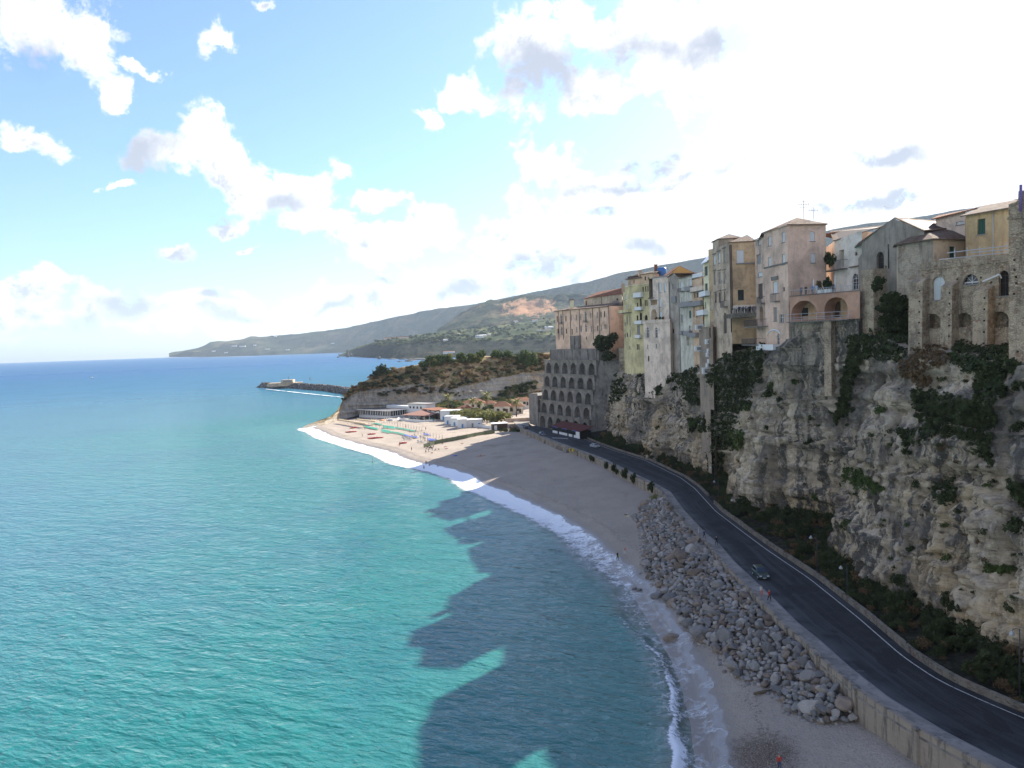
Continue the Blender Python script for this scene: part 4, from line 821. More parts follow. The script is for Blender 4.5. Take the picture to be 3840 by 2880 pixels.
# ------------------------------------------------------------------ breakwater
def bw(u, v): p = P(u, v, z=0); return np.array((p.x, p.y))
A0, A1, A2, A3 = bw(938, 1454), bw(1080, 1458), bw(1200, 1468), bw(1330, 1490)
spine = np.array([A0+(6, 10), A1+(6, 14), A2+(6, 14), A3+(6, 14)]); sd_ = np.concatenate([[0], np.cumsum(np.linalg.norm(np.diff(spine, axis=0), axis=1))]); sN = np.linspace(0, sd_[-1], 120)
SX = np.interp(sN, sd_, spine[:, 0]); SY = np.interp(sN, sd_, spine[:, 1]); prof = np.linspace(-1, 1, 17)
hw = 15.0; ends = np.clip(sN/10, 0.15, 1)
BX = SX[:, None]+0*prof; BY = SY[:, None]+prof*hw*ends[:, None]; BZ = (6.0*ends[:, None])*np.clip(1.25-1.25*np.abs(prof), 0, 1)-0.8
BZ = BZ+0.9*ridge(BX/4, BY/4, 1.0, 2)
BX = BX + 1.2*fbm(BX/5, BY/5, 3.0, 2)
t = material('breakwater_rock'); vcell = t.voro(t.pos, 0.38, out=1); ed = t.voro(t.pos, 0.38, 'DISTANCE_TO_EDGE'); s = t.new('ShaderNodeSeparateColor'); t.l.new(vcell, s.inputs[0])
M_BWROCK = setb(t, t.mix(t.ss(ed, 0.0, 0.14), (0.03, 0.03, 0.03, 1), t.mix(s.outputs[0], (0.30, 0.27, 0.24, 1), (0.14, 0.13, 0.12, 1))), 0.9, 0.2, t.bump(t.ss(ed, 0, 0.3), 1.0, 1.0))
tag(link('breakwater', mesh_np('breakwater', np.stack([BX, BY, BZ], -1).reshape(-1, 3), grid_faces(120, 17), M_BWROCK, False)), 'long rubble breakwater reaching into the bay behind the headland', 'breakwater')
BWB = [rock_mesh('breakwater_block', 80+i, M_BWROCK, 2, 10, 0.05, False) for i in range(2)]
r = np.random.default_rng(31); VV = []; FF = []; nb_ = 0
me0 = BWB[0]; v0 = np.array([v.co[:] for v in me0.vertices]); f0 = np.array([p.vertices[:] for p in me0.polygons])
for k in range(420):
    i = r.integers(0, 120); j = r.uniform(-0.95, 0.6); sc = r.uniform(0.9, 2.0); a = r.uniform(0, 6.28); ca, sa = math.cos(a), math.sin(a)
    q = v0*(sc, sc*0.8, sc*0.7); q = np.stack([q[:, 0]*ca-q[:, 1]*sa, q[:, 0]*sa+q[:, 1]*ca, q[:, 2]], -1)+(SX[i], SY[i]+j*hw*ends[i], 6.0*ends[i]*min(1, 1.25-1.25*abs(j))-0.5)
    VV.append(q); FF.append(f0+nb_); nb_ += len(q)
tag(link('breakwater_rocks', mesh_np('breakwater_rocks', np.concatenate(VV), np.concatenate(FF), M_BWROCK)), 'grey rocks heaped over the breakwater', 'rocks', kind='stuff')
pc = P(1035, 1435, z=4.0); root = empty('harbour_block', (spine[1][0]-12, spine[1][1]+4, 4.5), 'pale concrete block house at the seaward end of the breakwater', 'block')
b = MB(); b.prism([(-22,-4),(20,-4),(16,10),(-22,10)], -2, 2.0, P_SAND); b.prism([(-6,-3.5),(8,-3.5),(8,6),(-6,6)], 2.002, 5.5, P_SAND); b.build('block', root)
b = MB(); b.box((1.0, -3.6, 3.8), (9, 0.3, 2.4), M_GREYP); b.build('panel', root); b = MB(); b.tube([(2, 0, 5.4), (2, 0, 11)], 0.2, M_IRON); b.build('mast', root)
# little surf along the breakwater
fo = []; 
for k in range(40):
    q = k/39; p = np.array((np.interp(q, [0, 0.4, 1], [bw(985, 1459)[0], bw(1130, 1475)[0], bw(1290, 1492)[0]]), np.interp(q, [0, 0.4, 1], [bw(985, 1459)[1], bw(1130, 1475)[1], bw(1290, 1492)[1]]))); wd = max(0.15, 2.2+6*float(fbm(q*22, 0, 0, 3)))*math.sin(math.pi*min(max(q, 0.02), 0.98))**0.4
    fo.append([(p[0], p[1]+wd, 0.5), (p[0], p[1]-wd, 0.45)])
F_ = np.array(fo).reshape(-1, 3); tag(link('breakwater_foam', mesh_np('breakwater_foam', F_, grid_faces(40, 2), plain('foam_white', (0.8, 0.81, 0.82), 0.6, var=0.1), True)), 'white surf along the foot of the breakwater', 'foam', kind='stuff')
fo = []
for k in range(60):
    q = k/59; u = 700+(1290-700)*q; v = np.interp(u, [700, 960, 1290], [1341.5, 1336, 1321.5]); p = P(u, v, z=0.0); wd = (30+60*abs(float(fbm(q*9, 3, 0, 3))))
    fo.append([(p.x, p.y+wd, 1.5), (p.x, p.y-wd, 1.5)])
tag(link('cape_foam', mesh_np('cape_foam', np.array(fo).reshape(-1, 3), grid_faces(60, 2), plain('foam_white', (0.8, 0.81, 0.82)), True)), 'thin white surf line below the distant cape', 'foam', kind='stuff')

# ------------------------------------------------------------------ near headland
HB = [(1110,1613,440),(1124,1610,441),(1160,1606,446),(1219,1596,458),(1278,1576,476),(1348,1556,490),(1440,1546,494),(1572,1537,496),(1661,1530,500),(1760,1517,510),(1870,1503,525),(1990,1470,545),(2110,1450,560)]
HM = [(1110,1612,441),(1124,1608,443),(1160,1592,449),(1219,1578,459),(1250,1560,468),(1283,1512,484),(1298,1494,490),(1358,1464,498),(1428,1456,502),(1572,1439,506),(1640,1448,506),(1700,1455,512),(1780,1440,522),(1850,1420,532),(1990,1395,550),(2110,1380,565)]
HT = [(1110,1611,443),(1124,1607,446),(1160,1591,452),(1219,1574,462),(1263,1543,470),(1283,1505,482),(1298,1475,490),(1318,1459,494),(1378,1424,503),(1413,1401,508),(1452,1391,510),(1497,1379,514),(1562,1370,518),(1671,1352,524),(1740,1342,532),(1815,1337,545),(1895,1344,552),(1945,1336,556),(2054,1325,566),(2110,1322,575)]
ush = np.concatenate([np.linspace(1110, 1330, 90), np.linspace(1332, 2110, 210)])
Hb, Hm, Ht = (by_u(q, ush) for q in (HB, HM, HT)); rowsH = []; nA, nB = 54, 40
for k in range(nA): rowsH.append(Hb*(1-k/nA)+Hm*(k/nA))
for k in range(nB): rowsH.append(Hm*(1-k/nB)+Ht*(k/nB))
rowsH.append(Ht); bk = Ht.copy(); bk[:, 1] += 30; rowsH.append(bk); bk = Ht.copy(); bk[:, 1] += 60; bk[:, 2] = -2; rowsH.append(bk)
GH = np.array(rowsH); q = np.clip(np.arange(len(rowsH))/nA, 0, 2)[:, None]; e = np.clip(np.minimum(np.arange(len(rowsH))/4, (nA+nB-np.arange(len(rowsH)))/6), 0, 1)[:, None]
zz = GH[..., 2]; xx = GH[..., 0]; bed = zz+0.045*xx+0.8*fbm(xx/18, zz/12, 1.0, 3)
dis = (q < 1)*(1.3*np.tanh(3*perlin(0*xx, bed/3.6, 5.0))+0.45*np.tanh(3*perlin(0*xx, bed/1.3, 7.0))+1.6*fbm(xx/16, zz/22, 2.0, 4)+0.5*fbm(xx/3, zz/2, 4.0, 3)) + (q >= 1)*(1.8*fbm(xx/9, zz/7, 2.0, 4))
GH[..., 1] -= dis*e; GH[..., 2] += (q >= 1)*e*1.1*fbm(xx/5, zz/4, 9.0, 3)
mi = ((np.arange(len(rowsH)-1)[:, None] >= nA) + np.zeros((1, len(ush)-1))).ravel().astype(int)
t = material('headland_scrub'); n = t.noise(t.pos, 0.16, 7, 0.7); n2 = t.noise(t.pos, 0.7, 6, 0.7); c = t.mix(t.ss(n, 0.38, 0.60), (0.42, 0.30, 0.165, 1), (0.23, 0.175, 0.09, 1)); c = t.mix(t.math('MULTIPLY', t.ss(n2, 0.48, 0.62), 0.85), c, (0.075, 0.075, 0.034, 1))
c = t.mix(t.math('MULTIPLY', t.ss(t.noise(t.pos, 0.3, 5, 0.7), 0.60, 0.68), 0.6), c, (0.36, 0.28, 0.19, 1)); M_HSCRUB = setb(t, c, 0.95, 0.1, t.bump(n2, 1.0, 0.8))
tag(link('headland', mesh_np('headland', GH.reshape(-1, 3), grid_faces(len(rowsH), len(ush)), [M_HEADROCK, M_HSCRUB], True, mi=mi)), kind='structure')
GHs = GH[:nA+nB+1]
tip_l = {'mid': 'rounded green bush in the thicket crowning the headland', 'brown': 'brown dried scrub bush on the upper slope of the headland', 'dry': 'tuft of golden dry grass on the headland slope', 'dark': 'dark green shrub clinging to the brow of the headland', 'olive': 'olive green bush scattered on the headland slope'}
def on_head(u, v): return on_land(GHs, u, v)
r = np.random.default_rng(41)
for k in range(46):
    u = r.uniform(1575, 1810); v = np.interp(u, [1560, 1671, 1815], [1372, 1353, 1340])-r.uniform(-16, 4); p = on_head(u, v); s = r.uniform(2.2, 3.8)
    shrub('mid' if k % 4 else 'olive', p-Vector((0, 0, 0.6)), s, s*r.uniform(1.0, 1.7), tip_l['mid'] if k % 4 else tip_l['olive'], 'thicket on the headland top' if k % 4 else 'olive bushes on the headland')
for u, v, s in ((1430,1398,5),(1445,1404,4.5),(1415,1408,4),(1862,1340,5),(1875,1338,4.5),(1905,1342,5.5),(1960,1350,6),(1985,1362,7),(1975,1375,6),(2005,1370,5.5),(1950,1365,5),(1400,1418,3)):
    shrub('dark' if u < 1500 else 'mid', on_head(u, v)-Vector((0, 0, 1)), s*0.9, s*1.1, 'large dark green bush standing out on the headland skyline', 'large bushes on the headland skyline')
mg = Merge()
for k in range(430):
    u = r.uniform(1290, 2060); tv = np.interp(u, [a[0] for a in HT], [a[1] for a in HT]); mv = np.interp(u, [a[0] for a in HM], [a[1] for a in HM])
    v = tv+(mv-tv)*r.random()*1.05; p = on_head(u, v); s = r.uniform(0.9, 2.4)
    low = v > tv+(mv-tv)*0.35
    kind = r.choice(['brown', 'dark', 'dry', 'olive', 'brown', 'dark']) if low else r.choice(['dry', 'dry', 'brown', 'olive', 'brown'])
    if s > 2.05 and kind in ('brown', 'dark', 'olive'): shrub(kind, p+Vector((0, -0.4, -0.2)), s, s*0.8, tip_l[kind], {'brown': 'brown scrub on the headland', 'dark': 'dark shrubs on the headland', 'olive': 'olive bushes on the headland'}[kind])
    else: mg.add(kind, p+Vector((0, -0.4, -0.2)), s, s*0.8)
for k in range(60):
    u = r.uniform(1420, 1740); v = np.interp(u, [1420, 1572, 1740], [1478, 1462, 1478])+r.uniform(-14, 16)*(1 if u > 1560 else 0.6); p = on_head(u, v); s = r.uniform(0.8, 1.8)
    mg.add('dark' if k % 2 else 'brown', p+Vector((0, -0.3, -0.2)), s, s*0.8)
for k in range(60):
    u = r.uniform(1870, 2010); v = np.interp(u, [1870, 1990], [1490, 1462])+r.uniform(-26, 10); p = on_head(u, v); s = r.uniform(1.0, 2.4)
    mg.add(random.choice(['mid', 'olive', 'dark']), p+Vector((0, -0.8, -0.2)), s, s*0.9)
mg.build('headland_scrub', 'brown scrub and dry grass over the headland slopes', 'scrub')
b = MB(); p = on_head(1397, 1418); b.tube([p, p+Vector((0, 0, 5.5))], 0.12, M_IRON); b.box((p.x, p.y, p.z+4.6), (0.8, 0.1, 0.5), M_IRON); tag(b.build('mast'), 'thin signal mast on the sloping crest of the headland', 'mast')

# ------------------------------------------------------------------ air
hb = MB(); hb.box((0, 1000, 448), (33000, 33000, 904), M_WHITE); ho = hb.build('haze'); ho.data.materials.clear()
hm = bpy.data.materials.new('hazy_air'); hm.use_nodes = True; hm.node_tree.nodes.clear(); ht = NT(hm.node_tree); hv = ht.new('ShaderNodeVolumePrincipled'); hv.inputs['Color'].default_value = (0.66, 0.82, 1.0, 1); hv.inputs['Density'].default_value = 3.2e-5; hv.inputs['Anisotropy'].default_value = 0.1
ho_ = ht.new('ShaderNodeOutputMaterial'); ht.l.new(hv.outputs[0], ho_.inputs['Volume']); ho.data.materials.append(hm); tag(ho, kind='stuff'); ho['label'] = 'pale blue sea haze softening the far coast'; ho['category'] = 'haze'

# ------------------------------------------------------------------ building kit
def dirs(A, B):
    A, B = Vector(A[:2]), Vector(B[:2]); d = (B-A); L = d.length; d /= L; n = Vector((d.y, -d.x))
    mid = (A+B)/2
    if n.dot(Vector((0, 0))-mid) < 0: n = -n
    return A, d, L, n
class Face:
    """one wall plane from plan point A to B (left to right as the photo sees it)"""
    def __init__(s, A, B): s.A, s.d, s.L, s.n = dirs(A, B)
    def pt(s, a, z, out=0.0): q = s.A+s.d*a+s.n*out; return (q.x, q.y, z)
    def hit(s, u, v, out=0.0):
        r = ray(u, v); o = s.A+s.n*out; den = r.x*s.n.x+r.y*s.n.y; t = (o.x*s.n.x+o.y*s.n.y)/den; p = CAM+r*t
        return (p.x-s.A.x)*s.d.x+(p.y-s.A.y)*s.d.y, p.z
def arch_poly(a0, a1, z0, z1, arch, n=12):
    if not arch: return [(a0, z0), (a1, z0), (a1, z1), (a0, z1)]
    w = a1-a0; h = min(w/2*(1.0 if arch is True else arch), (z1-z0)*0.9); c = (a0+a1)/2; sp = z1-h
    return [(a0, z0), (a1, z0)] + [(c+w/2*math.cos(math.pi*k/n), sp+h*math.sin(math.pi*k/n)) for k in range(n+1)]
def wall_mesh(mb, face, top, z0, holes, mat, reveal=0.22, rmat=None, off=0.0):
    """wall with real openings; top is [(a, z), ...] left to right"""
    outer = [(0, z0), (face.L, z0)] + [(a, z) for a, z in reversed(top)]
    good = []
    for h in holes:
        if min(p[0] for p in h[0]) < 0.02 or max(p[0] for p in h[0]) > face.L-0.02: continue
        bb = (min(p[0] for p in h[0]), max(p[0] for p in h[0]), min(p[1] for p in h[0]), max(p[1] for p in h[0]))
        if any(not (bb[1] < g[2][0]+0 or bb[0] > g[2][1] or bb[3] < g[2][2] or bb[2] > g[2][3]) for g in good): continue
        if bb[3] > min(np.interp(bb[0], [t_[0] for t_ in top], [t_[1] for t_ in top]), np.interp(bb[1], [t_[0] for t_ in top], [t_[1] for t_ in top]))-0.03 or bb[2] < z0+0.02: continue
        good.append((h[0], h[1], bb))
    polys = [[Vector((p[0], p[1], 0)) for p in outer]] + [[Vector((p[0], p[1], 0)) for p in reversed(g[0])] for g in good]
    flat = [p for q in polys for p in q]; tris = geometry.tessellate_polygon(polys)
    mb.mesh([face.pt(p.x, p.y, off) for p in flat], [tuple(t_) for t_ in tris], mat)
    for poly, dep, bb in good:
        n = len(poly)
        for i in range(n):
            a, b_ = poly[i], poly[(i+1) % n]
            mb.face([face.pt(a[0], a[1], off), face.pt(b_[0], b_[1], off), face.pt(b_[0], b_[1], off-dep), face.pt(a[0], a[1], off-dep)], rmat or mat)
    return good
FILL = {'glass': M_GLASS, 'white': M_SHUT_W, 'green': M_SHUT_G, 'black': M_DARK, 'shut': M_SHUT_D, 'brown': M_BROWN, 'grey': M_GREYP, 'iron': M_IRON}
def fill_window(parent, org, face, poly, dep, kind, off=0.0, frame=True, name=None):
    """the window, shutter or door set back in its opening"""
    m = FILL[kind]; a0, a1 = min(p[0] for p in poly), max(p[0] for p in poly); z0, z1 = min(p[1] for p in poly), max(p[1] for p in poly)
    b = MB(); b.face([face.pt(a, z, off-dep+0.03) for a, z in poly], m)
    w, h = a1-a0, z1-z0
    nm = name or {'glass': 'window', 'black': 'window', 'white': 'shutter', 'green': 'shutter', 'shut': 'shutter', 'brown': 'door', 'grey': 'blind_window', 'iron': 'grille'}[kind]
    def bar(s0, s1, y0, y1, mm, o, bb):
        V = [face.pt(s, z, off-dep+q) for q in (0.02, o) for s, z in ((s0, y0), (s1, y0), (s1, y1), (s0, y1))]
        bb.mesh(V, [(4, 5, 6, 7), (0, 1, 5, 4), (1, 2, 6, 5), (2, 3, 7, 6), (3, 0, 4, 7)], mm)
    if kind in ('white', 'green', 'shut'):
        c = (a0+a1)/2; k = max(3, int(h/0.22)); ztop = z1-0.03
        bar(c-0.03, c+0.03, z0+0.02, ztop, m, 0.10, b)
        for s in range(k):
            y = z0+0.05+s*(ztop-z0-0.1)/k; bar(a0+0.06, c-0.05, y, y+0.10, m, 0.075, b); bar(c+0.05, a1-0.06, y, y+0.10, m, 0.075, b)
    o = b.build(nm, parent, org)
    if frame and kind in ('glass', 'black') and w > 0.5:
        f = MB(); mm = M_WHITE if kind == 'glass' else M_BROWN; t_ = 0.07; sp = z1-(w/2 if len(poly) > 4 else 0)
        bar(a0+0.01, a0+t_, z0+0.01, sp, mm, 0.09, f); bar(a1-t_, a1-0.01, z0+0.01, sp, mm, 0.09, f); bar((a0+a1)/2-0.03, (a0+a1)/2+0.03, z0+0.01, z1-0.02, mm, 0.085, f); bar(a0+t_, a1-t_, z0+(sp-z0)*0.62, z0+(sp-z0)*0.62+0.06, mm, 0.08, f)
        if len(poly) > 4:
            bar(a0+t_, a1-t_, sp-0.04, sp+0.04, mm, 0.09, f); c = (a0+a1)/2
            for k in (0.25, 0.75):
                q = math.pi*k; f.tube([face.pt(c, sp, off-dep+0.07), face.pt(c+w*0.47*math.cos(q), sp+w*0.47*math.sin(q), off-dep+0.07)], 0.03, mm, 4)
        f.build('frame', o, (0, 0, 0)).data.transform(Matrix.Translation(-Vector(org)))
    return o
class Building:
    def __init__(s, name, label, cat, org, group=None):
        s.org = Vector(org); s.root = empty(name, s.org, label, cat, group); s.faces = []
    def face(s, A, B, top, z0, mat, wins=(), K=None, reveal=0.25, off=0.0, sills=True, name='wall', holes=()):
        """top: list of (u, v) photo picks or z values; wins: (x0, y0, x1, y1, kind[, arch[, depth]]) in crop coordinates"""
        f = Face(A, B)
        if isinstance(top, (int, float)): tp = [(0, top), (f.L, top)]
        else: tp = top
        b = MB(); hs = []; meta = []
        for w in wins:
            x0, y0, x1, y1, kind = w[:5]; arch = w[5] if len(w) > 5 else False; dep = w[6] if len(w) > 6 else reveal
            yc = (y0+y1)/2; xc = (x0+x1)/2
            a0 = f.hit(*K(x0, yc), off)[0]; a1 = f.hit(*K(x1, yc), off)[0]; zl = f.hit(*K(xc, y1), off)[1]; zh = f.hit(*K(xc, y0), off)[1]
            if a1-a0 < 0.3: c_ = (a0+a1)/2; a0, a1 = c_-0.2, c_+0.2
            poly = arch_poly(a0, a1, zl, zh, arch); hs.append((poly, dep)); meta.append((poly, dep, kind))
        for poly, dep in holes: hs.append((poly, dep)); meta.append((poly, dep, 'black0'))
        good = wall_mesh(b, f, tp, z0, hs, mat, off=off); wo = b.build(name, s.root, s.org)
        gs = [g[0] for g in good]
        for poly, dep, kind in meta:
            if poly not in gs: continue
            if kind == 'black0':
                q = MB(); q.face([f.pt(a, z, off-dep) for a, z in poly], M_DARK); gb = q; 
                me = gb.data('hole', s.org); o = link('putlog_hole', me, s.root) if False else None
                bm = bmesh.new(); bm.from_mesh(wo.data); n0 = len(wo.data.materials); wo.data.materials.append(M_DARK) if M_DARK.name not in [m.name for m in wo.data.materials] else None
                idx = [m.name for m in wo.data.materials].index(M_DARK.name); vs = [bm.verts.new(Vector(f.pt(a, z, off-dep))-s.org) for a, z in poly]; fc = bm.faces.new(vs); fc.material_index = idx; bm.to_mesh(wo.data); bm.free()
            elif kind.startswith('niche'):
                q = MB(); q.face([f.pt(a, z, off-dep) for a, z in poly], {'niche': mat, 'nicheo': P_OCH, 'nichet': P_TERRA, 'niched': M_GREYP, 'nichey': P_YEL}[kind]); q.build('niche', s.root, s.org)
            else:
                wo2 = fill_window(s.root, s.org, f, poly, dep, kind, off)
                a0, a1 = min(p[0] for p in poly), max(p[0] for p in poly); z0_ = min(p[1] for p in poly)
                if sills and kind in ('glass', 'white', 'green', 'shut', 'grey', 'black') and a1-a0 > 0.55:
                    q = MB(); V = [f.pt(a, z, off+o_) for o_ in (-0.1, 0.12) for a, z in ((a0-0.1, z0_-0.14), (a1+0.1, z0_-0.14), (a1+0.1, z0_-0.004), (a0-0.1, z0_-0.004))]
                    q.mesh(V, [(4, 5, 6, 7), (0, 1, 5, 4), (1, 2, 6, 5), (2, 3, 7, 6), (3, 0, 4, 7)], M_GREYP); so_ = q.build('sill', wo2); so_.data.transform(Matrix.Translation(-s.org))
        s.faces.append(f); return f
    def plain_wall(s, pts, mat, name='wall'):
        b = MB(); b.face(pts, mat); return b.build(name, s.root, s.org)
    def body(s, poly, z0, z1, mat, name='wall'):
        b = MB(); b.prism(poly, z0, z1, mat); return b.build(name, s.root, s.org)
    def sides(s, pts, back, z0, z1, mat):
        """closes the body behind the visible faces with walls and a flat lid"""
        n = len(pts); poly = [Vector(p[:2]) for p in pts] + [Vector(p[:2]) for p in back]; b = MB()
        for i in range(n-1, len(poly)):
            a, c = poly[i], poly[(i+1) % len(poly)]; b.face([(a.x, a.y, z0), (c.x, c.y, z0), (c.x, c.y, z1), (a.x, a.y, z1)], mat)
        b.face([(p.x, p.y, z1-0.02) for p in poly], mat); return b.build('side_walls', s.root, s.org)
    def roof(s, eave, top, mat=None, over=0.45, z=None, name='roof'):
        """roof over the plan polygon eave rising to the point, ridge line or list top"""
        mat = mat or M_TILE; E = [Vector((p[0], p[1], z)) for p in eave]; c = sum(E, Vector())/len(E)
        E = [p+(p-c).normalized()*over*1.3 for p in E]
        for p in E: p.z = z-0.05
        T = [Vector(t_) for t_ in top]; b = MB(); n = len(E)
        for i in range(n):
            a, d_ = E[i], E[(i+1) % n]; ta = min(T, key=lambda q: (q-a).length); td = min(T, key=lambda q: (q-d_).length)
            pts = [a, d_, td] if ta == td else [a, d_, td, ta]
            du = (d_-a).normalized(); nn = du.cross((td-a)).normalized(); dv = nn.cross(du)
            b.face([tuple(p) for p in pts], mat, [((p-a).dot(du), (p-a).dot(dv)) for p in pts])
            low = [Vector((p.x, p.y, p.z-0.16)) for p in (a, d_)]; b.face([a, d_, low[1], low[0]], mat)
        b.face([(p.x, p.y, p.z-0.16) for p in E], M_BROWN)
        return b.build(name, s.root, s.org)
    def slope(s, pts, mat=None, name='roof', th=0.2):
        """single roof plane through its corners, eave edge first"""
        mat = mat or M_TILE; p = [Vector(q) for q in pts]; du = (p[1]-p[0]).normalized(); nn = du.cross(p[-1]-p[0]).normalized(); dv = nn.cross(du); b = MB()
        b.face(p, mat, [((q-p[0]).dot(du), (q-p[0]).dot(dv)) for q in p]); lo = [q-Vector((0, 0, th)) for q in p]
        for i in range(len(p)): j = (i+1) % len(p); b.face([p[i], p[j], lo[j], lo[i]], mat)
        b.face(lo[::-1], M_BROWN); return b.build(name, s.root, s.org)
    def balcony(s, f, K, x0, x1, yf, yr, depth=1.1, kind='solid', mat=None, off=0.0, fl=None):
        """slab with a parapet or railing; pixels give its outer edge"""
        a0, z0 = f.hit(*K(x0, yf), off+depth*0.5); a1, _ = f.hit(*K(x1, yf), off+depth*0.5); zr = f.hit(*K((x0+x1)/2, yr), off+depth)[1]
        z0 = f.hit(*K((x0+x1)/2, yf), off+depth)[1]; zr = max(zr, z0+0.75); mat = mat or M_GREYP
        def bx(b, s0, s1, o0, o1, y0, y1, m):
            V = [f.pt(s, y, off+o) for y in (y0, y1) for s, o in ((s0, o0), (s1, o0), (s1, o1), (s0, o1))]
            b.mesh(V, [(0, 3, 2, 1), (4, 5, 6, 7), (0, 1, 5, 4), (1, 2, 6, 5), (2, 3, 7, 6), (3, 0, 4, 7)], m)
        b = MB(); bx(b, a0, a1, 0.0, depth, z0-0.18, z0, M_CONC); o = b.build('balcony', s.root, s.org); r = MB()
        if kind == 'solid':
            bx(r, a0, a1, depth-0.10, depth-0.004, z0, zr, mat); bx(r, a0+0.002, a0+0.10, 0.0, depth-0.104, z0, zr, mat); bx(r, a1-0.10, a1-0.002, 0.0, depth-0.104, z0, zr, mat)
        else:
            m = M_IRON if kind == 'iron' else M_STEEL
            for y in ((zr,) if kind == 'iron' else (zr, (z0+zr)/2, z0+0.25*(zr-z0))): r.tube([f.pt(a0, y, off+0.03), f.pt(a0, y, off+depth-0.05), f.pt(a1, y, off+depth-0.05), f.pt(a1, y, off+0.03)], 0.035, m, 5)
            step = 0.22 if kind == 'iron' else 1.6; k = max(2, int((a1-a0)/step))
            for i in range(k+1): a = a0+0.03+(a1-a0-0.06)*i/k; r.tube([f.pt(a, z0, off+depth-0.05), f.pt(a, zr, off+depth-0.05)], 0.02 if kind == 'iron' else 0.035, m, 4)
        rr = r.build('railing', o); rr.data.transform(Matrix.Translation(-s.org)); return o
    def ledge(s, f, a0, a1, z, h=0.22, out=0.22, mat=None, off=0.0, name='ledge'):
        b = MB(); V = [f.pt(a, y, off+o) for y in (z, z+h) for a, o in ((a0, -0.02), (a1, -0.02), (a1, out), (a0, out))]
        b.mesh(V, [(0, 3, 2, 1), (4, 5, 6, 7), (0, 1, 5, 4), (1, 2, 6, 5), (2, 3, 7, 6), (3, 0, 4, 7)], mat or M_GREYP); return b.build(name, s.root, s.org)
    def pipe(s, f, K, x, y0, y1, r=0.08, off=0.0, mat=None):
        a, z1 = f.hit(*K(x, y0), off+0.1); z0 = f.hit(*K(x, y1), off+0.1)[1]; b = MB(); b.tube([f.pt(a, z1, off+0.1), f.pt(a, z0, off+0.1)], r, mat or M_PIPE, 6); return b.build('drainpipe', s.root, s.org)
def ev(face_pts, z): return [Vector((p[0], p[1])) for p in face_pts]
def at_px(K, x, y, Y): p = P(*K(x, y), Y=Y); return p
def xy(K, x, y, Y): p = P(*K(x, y), Y=Y); return (p.x, p.y)
def away(p, q, dist):
    """plan point dist metres behind p seen from the camera, along direction q"""
    d = Vector(q).normalized(); return (p[0]+d.x*dist, p[1]+d.y*dist)

# ------------------------------------------------------------------ tiers of arches
fA = Vector((11.8, 363.0)); fB = Vector((31.0, 320.0)); al = (fB-fA); LA = al.length; al.normalize(); nin = Vector((0.914, 0.407))
root = empty('arched_terrace_wall', (fB.x, fB.y, ZR), 'grey tiered retaining wall with five rows of arched niches', 'retaining wall')
org = root.location
lev = [5.0, 11.4, 17.4, 23.4, 29.5, 35.6]
for k in range(5):
    o2 = nin*(1.0*k); sh = 0.0
    f = Face((fA.x+o2.x, fA.y+o2.y), (fB.x+o2.x, fB.y+o2.y)); z0, z1 = lev[k], lev[k+1]; b = MB(); hs = []; pit = f.L/6
    for i in range(6):
        c = (i+0.5)*pit; hw_ = pit*0.345; hs.append((arch_poly(c-hw_, c+hw_, z0+(0.05 if k else 0.03), z1-1.0, 1.25, 16), 2.4))
    good = wall_mesh(b, f, [(0, z1), (f.L, z1)], z0, hs, M_CONC)
    q1, q2 = f.pt(0, z1, 0.35), f.pt(f.L, z1, 0.35); n1_, n2_ = f.pt(0, z1, -2.2), f.pt(f.L, z1, -2.2)
    b.face([f.pt(f.L, z0, 0), f.pt(f.L, z0, -6), f.pt(f.L, z1, -6), f.pt(f.L, z1, 0)], M_CONC)
    b.face([f.pt(0, z0, 0), f.pt(0, z0, -6), f.pt(0, z1, -6), f.pt(0, z1, 0)], M_CONC)
    tier = b.build('tier', root, org)
    for g in good:
        q = MB(); q.face([f.pt(a, z, -g[1]) for a, z in g[0]], M_CONC); no = q.build('niche', tier); no.data.transform(Matrix.Translation(-Vector(org)))
    q = MB(); V = [f.pt(a, y, o_) for y in (z1-0.02, z1+0.28) for a, o_ in ((-0.4, -3), (f.L+0.4, -3), (f.L+0.4, 0.42), (-0.4, 0.42))]
    q.mesh(V, [(0, 3, 2, 1), (4, 5, 6, 7), (0, 1, 5, 4), (1, 2, 6, 5), (2, 3, 7, 6), (3, 0, 4, 7)], plaster('mossy_ledge', (0.17, 0.165, 0.145), (0.05, 0.052, 0.04), 0.8)); lo = q.build('ledge', tier); lo.data.transform(Matrix.Translation(-Vector(org)))
o5 = nin*5.2
